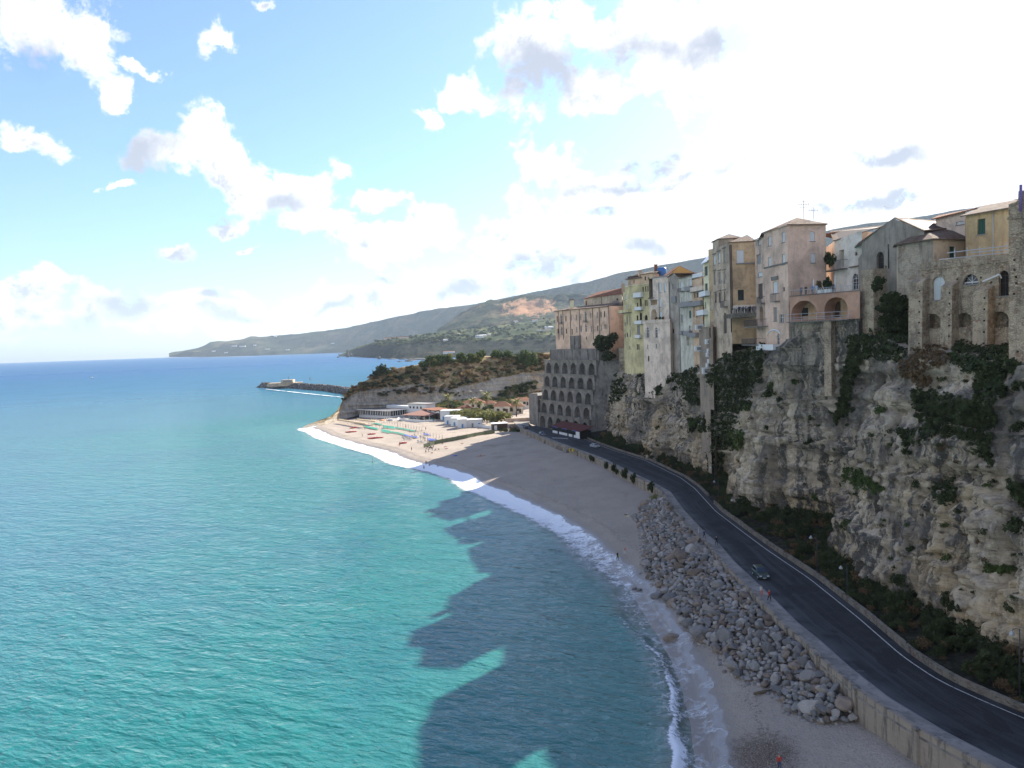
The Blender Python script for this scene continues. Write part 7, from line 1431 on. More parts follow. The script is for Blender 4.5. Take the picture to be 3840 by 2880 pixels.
while len(placed) < 1150 and tries < 30000:
    tries += 1; y = by0+(by1-by0)*r.random()**1.15; lx_, wx_ = left_x(y), float(wall_x(y))-0.6
    if wx_-lx_ < 0.8: continue
    x = r.uniform(lx_, wx_); s = r.choice([0.42, 0.58, 0.75, 0.95, 1.25, 1.6], p=[0.22, 0.25, 0.24, 0.17, 0.09, 0.03])*r.uniform(0.85, 1.15)
    if any((x-a)**2+(y-b_)**2 < (0.68*(s+c_))**2 for a, b_, c_ in placed): continue
    placed.append((x, y, s))
placed.sort(key=lambda q: -q[2]/math.hypot(q[0], q[1]))
VV = []; FF = []; MI = []; nb_ = 0
for k, (x, y, s) in enumerate(placed):
    z = boulder_z(x, y)+s*0.24; j = int(r.choice(4, p=[0.42, 0.22, 0.12, 0.24])); me = BO[j][int(r.integers(0, 4))]; sc = (s*r.uniform(0.95, 1.35), s*r.uniform(0.85, 1.1), s*r.uniform(0.65, 0.95)); e = (r.uniform(-0.5, 0.5), r.uniform(-0.5, 0.5), r.uniform(0, 6.28))
    if k < 285:
        o = link('boulder', me, None, (x, y, z)); o.scale = sc; o.rotation_euler = e; nm = ('grey', 'brown', 'pale', 'dark bluish')[j]
        tag(o, f'{nm} granite boulder in the heap below the sea wall', 'boulder', f'{nm} boulders below the sea wall')
    else:
        Mx = Matrix.LocRotScale(Vector((x, y, z)), Matrix.Rotation(e[2], 3, 'Z').to_quaternion(), Vector(sc)); v = np.array([(Mx @ q.co)[:] for q in me.vertices]); f_ = np.array([p.vertices[:] for p in me.polygons]); VV.append(v); FF.append(f_+nb_); MI.append(np.full(len(f_), j)); nb_ += len(v)
for k in range(1300):   # cobbles filling the gaps
    y = by0+(by1-by0)*r.random()**1.1; lx_, wx_ = left_x(y), float(wall_x(y))-0.5
    if wx_-lx_ < 0.8: continue
    x = r.uniform(lx_-0.8, wx_); s = r.uniform(0.16, 0.42); z = boulder_z(x, y)-0.05; j = int(r.integers(0, 4)); me = BWB[0]; Mx = Matrix.LocRotScale(Vector((x, y, z)), Matrix.Rotation(r.uniform(0, 6), 3, 'Z').to_quaternion(), Vector((s*1.2, s, s*0.8))); v = np.array([(Mx @ q.co)[:] for q in me.vertices]); f_ = np.array([p.vertices[:] for p in me.polygons]); VV.append(v); FF.append(f_+nb_); MI.append(np.full(len(f_), j)); nb_ += len(v)
tag(link('rubble', mesh_np('rubble', np.concatenate(VV), np.concatenate(FF), BM, True, mi=np.concatenate(MI))), 'smaller stones filling the gaps in the boulder heap', 'stones', kind='stuff')
for u, v, s, lab in ((2465,2240,1.0,'dark lone boulder on the wet sand near the surf'),(2515,2395,1.1,'brown boulder at the seaward tip of the heap'),(2398,2215,0.5,'small wet stone at the edge of the surf'),(2380,2210,0.45,'lowest black stone awash in the surf')):
    p = on_beach(u, v); o = link('boulder', BO[3][1] if 'brown' not in lab else BO[1][0], None, p+Vector((0, 0, s*0.2))); o.scale = (s*1.2, s, s*0.7); tag(o, lab, 'boulder')
p = on_beach(3050, 2675); o = link('boulder', BO[2][2], None, p+Vector((0, 0, 0.5))); o.scale = (1.9, 1.4, 1.0); tag(o, 'largest flat pale slab at the near end of the boulder heap', 'boulder')
p = on_beach(2625, 2400); o = link('boulder', BO[0][0], None, p+Vector((0, 0, 0.7))); o.scale = (1.9, 1.6, 1.3); tag(o, 'biggest rounded grey boulder at the seaward edge of the heap', 'boulder')
mk = MB(); p = on_beach(2860, 2600); mk.tube([p+Vector((-1.1, -0.3, 0.15)), p+Vector((0.2, 0, 0.2)), p+Vector((1.2, 0.4, 0.15))], [0.16, 0.2, 0.1], M_BARK, 7); tag(mk.build('driftwood'), 'driftwood log lying on the sand beside the boulders', 'driftwood')

# ------------------------------------------------------------------ people
def skin_person(pose):
    """one continuous body grown over a posed skeleton; returns vertices, faces and the body region of each face"""
    J = {}; Ed = []
    def add(n, co, r, par=None, reg='shirt'):
        J[n] = (Vector(co), r, reg)
        if par: Ed.append((par, n))
    if pose in ('stand', 'walk', 'wade'):
        st = 0.28 if pose == 'walk' else 0.04
        add('hip', (0, 0, 0.93), 0.145, None, 'legs'); add('waist', (0, 0, 1.10), 0.135, 'hip'); add('chest', (0, 0.01, 1.32), 0.155, 'waist'); add('neck', (0, 0.015, 1.50), 0.06, 'chest', 'skin'); add('chin', (0, -0.01, 1.57), 0.075, 'neck', 'skin'); add('head', (0, 0.0, 1.68), 0.10, 'chin', 'hair'); add('nose', (0, -0.10, 1.61), 0.018, 'chin', 'skin')
        for sgn in (-1, 1):
            k = 'L' if sgn < 0 else 'R'; sw = sgn*st
            add('sh'+k, (0.19*sgn, 0.01, 1.41), 0.065, 'chest'); add('el'+k, (0.25*sgn, 0.03+sw*0.5, 1.13), 0.045, 'sh'+k); add('wr'+k, (0.25*sgn, -0.06+sw*0.9, 0.90), 0.033, 'el'+k, 'skin'); add('hn'+k, (0.245*sgn, -0.09+sw, 0.80), 0.03, 'wr'+k, 'skin')
            add('th'+k, (0.095*sgn, 0, 0.84), 0.095, 'hip', 'legs'); add('kn'+k, (0.10*sgn, -0.03-sw*0.5, 0.49), 0.065, 'th'+k, 'legs'); add('an'+k, (0.10*sgn, 0.02-sw*0.9, 0.09), 0.045, 'kn'+k, 'shin'); add('to'+k, (0.11*sgn, -0.14-sw*0.9, 0.035), 0.036, 'an'+k, 'shoe')
    elif pose == 'sit':
        add('hip', (0, 0.10, 0.14), 0.15, None, 'legs'); add('waist', (0, 0.13, 0.30), 0.135, 'hip'); add('chest', (0, 0.06, 0.52), 0.155, 'waist'); add('neck', (0, 0.02, 0.70), 0.06, 'chest', 'skin'); add('chin', (0, -0.02, 0.77), 0.075, 'neck', 'skin'); add('head', (0, -0.01, 0.88), 0.10, 'chin', 'hair')
        for sgn in (-1, 1):
            k = 'L' if sgn < 0 else 'R'; add('sh'+k, (0.19*sgn, 0.05, 0.61), 0.065, 'chest'); add('el'+k, (0.27*sgn, -0.12, 0.42), 0.045, 'sh'+k); add('wr'+k, (0.17*sgn, -0.32, 0.40), 0.033, 'el'+k, 'skin'); add('hn'+k, (0.10*sgn, -0.38, 0.40), 0.03, 'wr'+k, 'skin')
            add('th'+k, (0.11*sgn, 0.02, 0.15), 0.095, 'hip', 'legs'); add('kn'+k, (0.13*sgn, -0.36, 0.38), 0.065, 'th'+k, 'legs'); add('an'+k, (0.12*sgn, -0.52, 0.07), 0.045, 'kn'+k, 'shin'); add('to'+k, (0.13*sgn, -0.68, 0.04), 0.036, 'an'+k, 'shoe')
    else:
        add('hip', (0, 0, 0.14), 0.14, None, 'legs'); add('waist', (0, 0.18, 0.14), 0.13, 'hip'); add('chest', (0, 0.40, 0.15), 0.145, 'waist'); add('neck', (0, 0.58, 0.15), 0.06, 'chest', 'skin'); add('chin', (0, 0.65, 0.16), 0.075, 'neck', 'skin'); add('head', (0, 0.76, 0.15), 0.10, 'chin', 'hair')
        for sgn in (-1, 1):
            k = 'L' if sgn < 0 else 'R'; add('sh'+k, (0.19*sgn, 0.48, 0.12), 0.065, 'chest'); add('el'+k, (0.34*sgn, 0.30, 0.07), 0.045, 'sh'+k); add('wr'+k, (0.36*sgn, 0.08, 0.06), 0.033, 'el'+k, 'skin'); add('hn'+k, (0.35*sgn, -0.02, 0.05), 0.03, 'wr'+k, 'skin')
            add('th'+k, (0.10*sgn, -0.08, 0.13), 0.095, 'hip', 'legs'); add('kn'+k, (0.14*sgn, -0.45, 0.10), 0.065, 'th'+k, 'legs'); add('an'+k, (0.14*sgn, -0.84, 0.06), 0.045, 'kn'+k, 'shin'); add('to'+k, (0.17*sgn, -0.93, 0.14), 0.036, 'an'+k, 'shoe')
    names = list(J); me = bpy.data.meshes.new('tmp'); me.from_pydata([J[n][0] for n in names], [(names.index(a), names.index(b_)) for a, b_ in Ed], [])
    o = bpy.data.objects.new('tmp', me); COL.objects.link(o); sk = o.modifiers.new('skin', 'SKIN'); sb = o.modifiers.new('sub', 'SUBSURF'); sb.levels = 1
    for i, n in enumerate(names):
        d_ = me.skin_vertices[0].data[i]; d_.radius = (J[n][1], J[n][1]*(0.78 if n in ('hip', 'waist', 'chest') else 1)); d_.use_root = (n == 'hip')
    dg = bpy.context.evaluated_depsgraph_get(); ev_ = o.evaluated_get(dg).to_mesh(); V = np.array([v.co[:] for v in ev_.vertices]); Fs = [tuple(p.vertices) for p in ev_.polygons]
    segs = [(J[a][0], J[b_][0], J[b_][2], J[a][2]) for a, b_ in Ed]; reg = []
    for f_ in Fs:
        c = Vector(V[list(f_)].mean(0)); best = None
        for a, b_, rb, ra in segs:
            ab = b_-a; q = max(0, min(1, (c-a).dot(ab)/ab.length_squared)); dd = (c-(a+ab*q)).length
            if best is None or dd < best[0]: best = (dd, rb if q > 0.5 else ra)
        reg.append(best[1])
    bpy.data.objects.remove(o); return V, Fs, reg
POSES = {p: skin_person(p) for p in ('stand', 'walk', 'sit', 'lie')}
SKINC = plain('skin', (0.42, 0.26, 0.18), 0.6); HAIRC = plain('dark_hair', (0.03, 0.022, 0.018), 0.6)
def cloth(col): return plain('cloth_%d_%d_%d' % tuple(int(q*255) for q in col), col, 0.85)
def person(p, pose, label, shirt, legs, shin=None, rz=0.0, group=None, h=1.0, hair=None):
    V, Fs, reg = POSES[pose]; b = MB(); mm = {'shirt': cloth(shirt) if shirt else SKINC, 'legs': cloth(legs) if legs else SKINC, 'shin': cloth(shin) if shin else SKINC, 'shoe': M_IRON if shin else SKINC, 'skin': SKINC, 'hair': cloth(hair) if hair else HAIRC}
    for f_, g in zip(Fs, reg): b.f.append(list(f_)); b.m.append(b.mat(mm[g])); b.uv.append(None); b.sm.append(True)
    b.v = [tuple(v) for v in V]; o = b.build('person', None, (0, 0, 0), p); o.rotation_euler = (0, 0, rz); o.scale = (h, h, h); tag(o, label, 'person', group); return o
WHITEC, REDC, NAVY, BLACKC, JEAN, TANC = (0.6, 0.58, 0.55), (0.45, 0.05, 0.04), (0.03, 0.05, 0.14), (0.012, 0.012, 0.014), (0.06, 0.09, 0.16), (0.35, 0.26, 0.17)
o = person(on_beach(2316, 2101), 'walk', 'person in black carrying a yellow green bag on the wet sand', BLACKC, BLACKC, BLACKC, R(30))
bg_ = MB(); bg_.box((0.33, 0.05, 0.85), (0.12, 0.28, 0.34), cloth((0.45, 0.55, 0.08))); bb = bg_.build('bag', None, (0, 0, 0), o.location); bb.rotation_euler = o.rotation_euler; tag(bb, 'yellow green beach bag held by the person in black', 'bag')
person(on_beach(2344, 2083), 'walk', 'person in red and white top walking just behind the one in black', (0.5, 0.18, 0.16), WHITEC, None, R(30))
person(on_beach(2349, 1933), 'sit', 'person sitting on a pale towel near the far end of the boulders', WHITEC, BLACKC, None, R(-60)); tw = MB(); p = on_beach(2356, 1936); tw.box((p.x, p.y, p.z+0.04), (1.0, 1.9, 0.05), cloth((0.6, 0.5, 0.3)), 0.6); tag(tw.build('towel'), 'pale yellow towel under the person sitting near the boulders', 'towel')
person(on_beach(2923, 2892), 'walk', 'person in red top and jeans at the bottom edge on the sand', REDC, JEAN, JEAN, R(160), hair=(0.2, 0.1, 0.06))
def on_road(u, v): p = P(u, v, z=ZR+0.13); return p
person(on_road(2855, 2238), 'walk', 'person in white top and orange shorts walking on the pavement before the green car', WHITEC, (0.55, 0.15, 0.08), None, R(20), h=1.02)
person(P(2885, 2256, z=ZR), 'walk', 'person in red jacket and dark trousers at the kerb before the green car', REDC, BLACKC, BLACKC, R(20), h=1.05)
person(on_road(2620, 2004), 'stand', 'person in pink leaning by the sea wall parapet', (0.6, 0.35, 0.35), (0.55, 0.5, 0.5), None, R(70)); person(on_road(2641, 2020), 'walk', 'person in navy walking beside the one in pink', NAVY, BLACKC, BLACKC, R(200)); person(P(2687, 2046, z=ZR), 'walk', 'person all in black walking on the road near the bend', BLACKC, BLACKC, BLACKC, R(200), h=1.05)
# terrace and lookout
f, z = TERR
for x, lab, sh, lg in ((958,'person in grey on the terrace, nearest the left rail end',(0.12, 0.14, 0.18),NAVY),(997,'person in black with red scarf looking over the terrace rail',BLACKC,BLACKC),(1055,'person in blue standing on the terrace before the parasol',(0.12, 0.2, 0.4),JEAN),(1093,'person in pale blue shirt at the terrace rail beside the one in blue',(0.4, 0.5, 0.6),WHITEC),(1240,'person in dark clothes by the big arched door',(0.06, 0.06, 0.07),BLACKC)):
    a, _ = f.hit(*K2(x, 945), -0.6); person(Vector(f.pt(a, z+0.12, -0.7)), 'stand', lab, sh, lg, lg, R(-50))
a, _ = f.hit(*K2(1070, 880), -1.6); b = MB(); c_ = f.pt(a, z+0.12, -1.6); b.tube([c_, (c_[0], c_[1], c_[2]+0.6)], 0.03, M_IRON, 5); b.lathe((c_[0], c_[1], c_[2]+0.5), [(0.05, 0), (0.20, 0.35), (0.13, 1.7), (0.03, 2.35)], cloth((0.6, 0.6, 0.58)), 10); tag(b.build('folded_parasol'), 'folded white parasol on the terrace behind the people', 'parasol')
a, _ = f.hit(*K2(1262, 880), -1.2); b = MB(); c_ = f.pt(a, z+0.12, -1.2); b.tube([c_, (c_[0], c_[1], c_[2]+0.6)], 0.03, M_IRON, 5); b.lathe((c_[0], c_[1], c_[2]+0.5), [(0.05, 0), (0.20, 0.35), (0.13, 1.9), (0.03, 2.6)], cloth((0.62, 0.62, 0.60)), 10); tag(b.build('folded_parasol'), 'folded white parasol in front of the arched glass door', 'parasol')
for x, s_ in ((1120,1.0),(1185,1.2),(1205,1.0)):
    a, _ = f.hit(*K2(x, 900), -2.2); shrub('brown' if x == 1120 else 'dark', Vector(f.pt(a, z+0.1, -2.3)), s_*0.8, s_*2.3, {1120: 'bare climbing plant round the pale arch on the terrace', 1185: 'tall dark potted shrub on the terrace', 1205: 'dark potted shrub next to the arched glass door'}[x], None, 'potted_plant', 'plant')
for x in (1130, 1190, 1220): a, _ = f.hit(*K2(x, 945), -0.8); b = MB(); c_ = f.pt(a, z+0.47, -0.9); b.box(c_, (0.9, 0.9, 0.7), M_WHITE); b.box((c_[0], c_[1], c_[2]+0.37), (1.1, 1.1, 0.05), M_GREYP); tag(b.build('cafe_table'), 'white covered table on the arched terrace', 'table', 'white tables on the terrace')
f, z = LOOK
for k in range(12):
    a = f.L*(0.18+0.74*k/11); col = [WHITEC, NAVY, BLACKC, (0.2, 0.1, 0.1), JEAN, (0.15, 0.15, 0.16)][k % 6]
    person(Vector(f.pt(a, z, -0.5-0.5*(k % 2))), 'stand', 'person crowding at the railing of the lookout', col, BLACKC, BLACKC, R(-60+10*(k % 4)), 'people crowding at the lookout', 0.96+0.03*(k % 3))

# ------------------------------------------------------------------ vehicles
def wheel(root, c, r, w_, rz):
    b = MB(); n = 18; V = []; Fs = []; ax = Vector((0, 1, 0))
    for s, rr in ((-w_/2, r*0.93), (-w_/2*0.9, r), (w_/2*0.9, r), (w_/2, r*0.93)):
        for k in range(n): q = 2*math.pi*k/n; V.append((c[0]+rr*math.cos(q), c[1]+s, c[2]+rr*math.sin(q)))
    for i in range(3):
        for k in range(n): Fs.append((i*n+k, i*n+(k+1) % n, (i+1)*n+(k+1) % n, (i+1)*n+k))
    Fs += [tuple(range(n)), tuple(range(3*n, 4*n))]; b.mesh(V, Fs, plain('tyre_rubber', (0.02, 0.02, 0.02), 0.9)); wo = b.build('wheel', root)
    sgn = 1 if c[1] > 0 else -1; q = MB(); q.mesh([(c[0]+r*0.6*math.cos(2*math.pi*k/12), c[1]+sgn*(w_/2+0.012), c[2]+r*0.6*math.sin(2*math.pi*k/12)) for k in range(12)], [tuple(range(12))], M_STEEL); q.build('rim', wo)
def car(p, rz, label, paint, L=4.2, Wd=1.75, Hh=1.5, kind='hatch'):
    """x forward"""
    root = empty('car', p, label, 'car', None, rz); t = material('car_paint'); m = setb(t, (*paint, 1), 0.28, 0.6); t.b.inputs['Coat Weight'].default_value = 0.6
    low = [(-L/2, 0.38), (-L/2+0.06, 0.82), (-L/2+0.12, 0.92), (L/2-1.15, 0.93), (L/2-0.2, 0.76), (L/2, 0.55), (L/2-0.03, 0.28), (-L/2+0.05, 0.24)]
    rear = {'hatch': (-L/2+0.12, -L/2+0.45), 'sedan': (-L/2+0.75, -L/2+1.25), 'suv': (-L/2+0.08, -L/2+0.28)}[kind]
    top = [(rear[0], 0.90), (rear[1], Hh-0.02), (L/2-2.15 if kind != 'suv' else L/2-2.0, Hh), (L/2-1.15, 0.92)]
    b = MB()
    def extr(prof, w0, w1, mat, z1):
        V = []; n = len(prof)
        for s in (-1, 1):
            for x, z in prof: k = w0+(w1-w0)*max(0, min(1, (z-0.9)/max(Hh-0.9, 0.1))); V.append((x, s*k/2, z))
        b.mesh(V, [tuple(range(n-1, -1, -1)), tuple(range(n, 2*n))]+[(i, (i+1) % n, n+(i+1) % n, n+i) for i in range(n)], mat)
    extr(low, Wd, Wd, m, 0.93); extr(top, Wd-0.06, Wd-0.36, m, Hh); bo = b.build('body', root)
    bv = bo.modifiers.new('bevel', 'BEVEL'); bv.width = 0.05; bv.segments = 2; bv.limit_method = 'ANGLE'; bv.angle_limit = R(25)
    def quad(name, pts, mat): q = MB(); q.mesh(pts, [(0, 1, 2, 3)], mat); return q.build(name, root)
    def side(x, z, s, e=0.012): k = (Wd-0.06)+(-0.30)*max(0, min(1, (z-0.9)/max(Hh-0.9, 0.1))); return (x, s*(k/2+e), z)
    x0, x1, x2, x3 = top[0][0], top[1][0], top[2][0], top[3][0]
    for s in (-1, 1):
        quad('side_window', [side(x0+0.22+(x1-x0)*0.2, 0.98, s), side(x3-0.22, 0.98, s), side(x2-0.02, Hh-0.12, s), side(x1+0.14, Hh-0.12, s)], M_GLASS)
    wf = lambda q, z: (x3+(x2-x3)*q+0.012, z)
    quad('windscreen', [(x3-0.08+0.02, -Wd/2+0.16, 0.99), (x3-0.06, Wd/2-0.16, 0.99), (x2+0.10, Wd/2-0.28, Hh-0.07), (x2+0.10, -Wd/2+0.28, Hh-0.07)], M_GLASS).location = (0.03, 0, 0.015)
    quad('rear_window', [(x0+0.06, -Wd/2+0.18, 1.0), (x0+0.06, Wd/2-0.18, 1.0), (x1-0.06, Wd/2-0.28, Hh-0.10), (x1-0.06, -Wd/2+0.28, Hh-0.10)], M_GLASS).location = (-0.025, 0, 0.01)
    for s in (-1, 1):
        q = MB(); q.box((L/2-0.10, s*(Wd/2-0.26), 0.66), (0.16, 0.34, 0.15), plain('lamp_glass', (0.6, 0.62, 0.65), 0.2, 0.6)); q.build('headlight', root); q = MB(); q.box((-L/2+0.05, s*(Wd/2-0.18), 0.74), (0.08, 0.22, 0.2), plain('red_lens', (0.35, 0.02, 0.02), 0.3)); q.build('tail_light', root)
        q = MB(); q.box((L/2-1.35, s*(Wd/2+0.07), 1.0), (0.12, 0.16, 0.12), m); q.build('mirror', root)
    q = MB(); q.box((L/2+0.0, 0, 0.45), (0.05, 0.9, 0.16), M_IRON); q.build('grille', root); q = MB(); q.box((L/2+0.03, 0, 0.40), (0.02, 0.5, 0.11), M_WHITE); q.build('number_plate', root)
    for x in (-L/2+0.78, L/2-0.82):
        for s in (-1, 1): wheel(root, (x, s*(Wd/2-0.09), 0.32), 0.32, 0.2, 0)
    return root
def road_dir(y): return math.atan2(8.0, float(wall_x(y+4)-wall_x(y-4)))
p = P(2852, 2163, z=ZR); car(p, road_dir(p.y)+math.pi, 'dark green hatchback coming down the road towards the couple', (0.012, 0.040, 0.030), 4.0, 1.7, 1.55, 'suv')
p = P(2231, 1678, z=ZR); car(p, road_dir(p.y)+R(10)+math.pi, 'silver grey saloon car on the far stretch of road', (0.30, 0.33, 0.36), 4.4, 1.78, 1.45, 'sedan')
p = P(2034, 1634, z=ZR); car(p, road_dir(p.y)+R(4)+math.pi, 'dark pickup like car with pale roof beside the parapet near the bus', (0.05, 0.06, 0.075), 4.2, 1.75, 1.6, 'hatch'); 
p = P(1971, 1609, z=ZR); car(p, road_dir(min(p.y, 340)), 'small black car farthest up the road by the wall', (0.015, 0.016, 0.018), 3.7, 1.6, 1.45, 'hatch')
# glazed snack bar with a rust red roof under the arches
pL, pR = P(2071, 1623, z=ZR), P(2174, 1647, z=ZR); d = Vector((pR.x-pL.x, pR.y-pL.y, 0)); Lb = d.length; rz = math.atan2(d.y, d.x); d.normalize()
root = empty('snack_bar', pL, 'long glazed snack bar with white panels, blue band and rust red roof under the arches', 'snack bar', None, rz); nb2 = Vector((-d.y, d.x, 0)); sg = 1 if nb2.dot(pL) > 0 else -1
M_BLUE = plain('blue_band', (0.06, 0.14, 0.60), 0.4); Hh = 3.1
def slab(name, a0, a1, y0, y1, z0, z1, m): q = MB(); q.prism([(a0*Lb, y0*sg), (a1*Lb, y0*sg), (a1*Lb, y1*sg), (a0*Lb, y1*sg)], z0, z1, m); return q.build(name, root)
slab('inner_wall', 0, 1, 0.25, 5.0, -0.2, Hh, M_DARK)
for a0, a1 in ((0.01, 0.06), (0.07, 0.19), (0.26, 0.38), (0.39, 0.55), (0.61, 0.73), (0.79, 0.86)): slab('lower_panel', a0, a1, 0.08, 0.24, 0.15, 1.15, M_WHITE)
for a0, a1 in ((0.0, 0.215), (0.255, 0.555), (0.60, 0.84)): slab('window', a0, a1, 0.14, 0.245, 1.2, 2.6, M_GLASS)
slab('end_panel', 0.865, 0.985, 0.05, 0.24, 0.1, 2.7, M_WHITE); slab('plinth', 0, 1, 0.0, 0.245, -0.2, 0.12, plain('blue_plinth', (0.04, 0.06, 0.16), 0.6))
for a0, a1 in ((0.0, 0.22), (0.38, 0.56), (0.74, 0.93)): slab('blue_band', a0, a1, -0.05, 0.24, 2.72, Hh, M_BLUE)
for a0, a1 in ((0.22, 0.38), (0.56, 0.74)): slab('brown_band', a0, a1, -0.02, 0.24, 2.72, Hh, M_BROWN)
q = MB(); pts = [(-0.2, -0.4*sg, Hh+0.05), (Lb*1.06, -0.4*sg, Hh+0.05), (Lb*1.06, 5.4*sg, 4.7), (-0.2, 5.4*sg, 4.7)]; q.mesh(pts+[(x, y, z-0.12) for x, y, z in pts], [(0, 1, 2, 3), (7, 6, 5, 4), (0, 4, 5, 1), (1, 5, 6, 2), (2, 6, 7, 3), (3, 7, 4, 0)], M_BRASS); q.build('roof', root)
# street lamps along the inner wall
def lamp(p, hh, rz, label, group=None):
    root = empty('street_lamp', p, label, 'street lamp', group, rz); b = MB(); b.tube([(0, 0, -0.3), (0, 0, hh*0.6), (0, 0, hh)], [0.085, 0.065, 0.045], M_IRON, 8); b.build('pole', root); b = MB(); b.tube([(0, 0, hh-0.15), (-0.45, 0, hh+0.12), (-1.05, 0, hh-0.05)], 0.03, M_IRON, 6); b.build('arm', root)
    b = MB(); b.lathe((-1.05, 0, hh-0.50), [(0.26, 0.0), (0.24, 0.14), (0.12, 0.34), (0.04, 0.46)], plain('lamp_shade_white', (0.42, 0.43, 0.44), 0.5), 12); b.build('lamp_shade', root)
for u, v, hh, lab in ((3036,2160,6.6,'street lamp with white shade, the one nearest the cliff cave'),(3146,2246,5.0,'street lamp behind the stone wall right of the cave lamp'),(3824,2622,7.4,'street lamp at the right edge by the near cliff'),(2681,1850,6.8,'tall thin street lamp in front of the dark gully'),(2695,1890,5.6,'shorter lamp post just beside the gully lamp'),(2762,1935,3.8,'low lamp post at the bend before the cave')):
    p = P(u, v, z=ZR); p.x = max(p.x, float(inner_x(p.y))+1.75); lamp(p, hh, 0.3, lab)
p = P(2157, 1640, z=ZR); lamp(Vector((p.x+3, p.y+6, ZR)), 7.6, 0.5, 'street lamp standing against the arched wall behind the bus')
b = MB(); p = P(2137, 1688, z=ZR+0.4)
for k in range(3): b.box((p.x+0.5*k, p.y-0.7*k, ZR+0.6), (0.7, 0.7, 0.9), plain('yellow_plastic', (0.55, 0.40, 0.04), 0.6) if k != 1 else M_IRON, 0.3*k)
tag(b.build('barrier_blocks'), 'yellow and black barrier blocks at the end of the sea wall', 'barrier')
for k, (u, v) in enumerate(((2050,1662),(2066,1667),(2085,1676),(2112,1690),(2124,1697),(2095,1684))):
    p = on_beach(u, v); b = MB(); b.box((0, 0, 0.5), (2.4, 1.3, 1.2), M_CONC, 0.5*k, 0.85); o = b.build('concrete_block', None, (0, 0, 0), p); o.rotation_euler = (0.15*(k % 3-1), 0.1, 0); tag(o, 'broken concrete block leaning on the sand below the far sea wall', 'block', 'concrete blocks below the far wall')

# ------------------------------------------------------------------ beach club and villas
def on_flat(K, x, y, z=4.6): return P(*K(x, y), z=z)
def bz(p): return Vector((p.x, p.y, beach_z(p.x, p.y)))
def onb(x, y): return on_beach(*KB(x, y))
pa, pb = onb(305, 268), onb(665, 278); pc = onb(845, 250); pb = Vector((pb.x, pb.y, 0)); dd = Vector((pb.x-pa.x, pb.y-pa.y)).normalized(); nn = Vector((-dd.y, dd.x)); nn = nn if nn.y > 0 else -nn; Lp = math.hypot(pb.x-pa.x, pb.y-pa.y); Dp = 13.0; zb = min(pa.z, beach_z(pb.x, pb.y))-0.3
root = empty('beach_pavilion', (pa.x, pa.y, zb), 'long white beach pavilion with dark flat roof and rows of window posts', 'pavilion', None, math.atan2(dd.y, dd.x))
b = MB(); b.prism([(0, 0), (Lp, 0), (Lp, Dp), (0, Dp)], -1, 1.9, M_WHITE); b.build('base', root); b = MB(); b.prism([(-0.9, -0.9), (Lp+0.9, -0.9), (Lp+0.9, Dp+0.5), (-0.9, Dp+0.5)], 5.05, 5.4, plain('dark_roof_felt', (0.10, 0.095, 0.10), 0.9)); b.build('roof', root)
b = MB(); b.prism([(-0.95, -0.95), (Lp+0.95, -0.95), (Lp+0.95, -0.7), (-0.95, -0.7)], 4.95, 5.45, M_WHITE); b.prism([(Lp+0.7, -0.69), (Lp+0.95, -0.69), (Lp+0.95, Dp+0.5), (Lp+0.7, Dp+0.5)], 4.95, 5.45, M_WHITE); b.build('fascia', root)
b = MB(); b.prism([(0.3, 3.2), (Lp-0.3, 3.2), (Lp-0.3, Dp-0.3), (0.3, Dp-0.3)], 1.9, 5.04, M_DARK); b.build('inner_wall', root)
for k in range(19):
    q = MB(); x = Lp*k/18; q.box((min(max(x, 0.15), Lp-0.15), 0.12, 3.47), (0.30 if k % 3 == 0 else 0.5, 0.2, 3.15), M_WHITE); q.build('post', root)
for k in range(7): q = MB(); q.box((Lp-0.12, 1.2+k*1.8, 3.47), (0.2, 0.35, 3.15), M_WHITE); q.build('post', root)
for k in range(18):
    if k < 6: continue
    q = MB(); q.box((Lp*(k+0.5)/18, 0.16, 3.5), (Lp/18-0.55, 0.05, 2.6), M_GLASS); q.build('window', root)
q = MB(); q.prism([(Lp*0.35, Dp+0.6), (Lp*1.05, Dp+0.6), (Lp*1.05, Dp+7), (Lp*0.35, Dp+7)], 3, 7.0, M_WHITE); q.build('rear_block', root); q = MB(); q.prism([(Lp*1.05+0.02, Dp+0.5), (Lp*1.6, Dp+0.5), (Lp*1.6, Dp+8), (Lp*1.05+0.02, Dp+8)], 0, 8.4, M_WHITE); q.build('rear_block', root)
for k in range(4): q = MB(); q.box((Lp*(1.12+0.11*k), Dp+0.46, 6.4), (1.3, 0.1, 1.3), M_GLASS); q.build('window', root)
q = MB(); b = q; b.prism([(Lp*1.03, Dp), (Lp*1.62, Dp), (Lp*1.62, Dp+9), (Lp*1.03, Dp+9)], 8.42, 8.75, M_GREYP); q.build('roof', root)
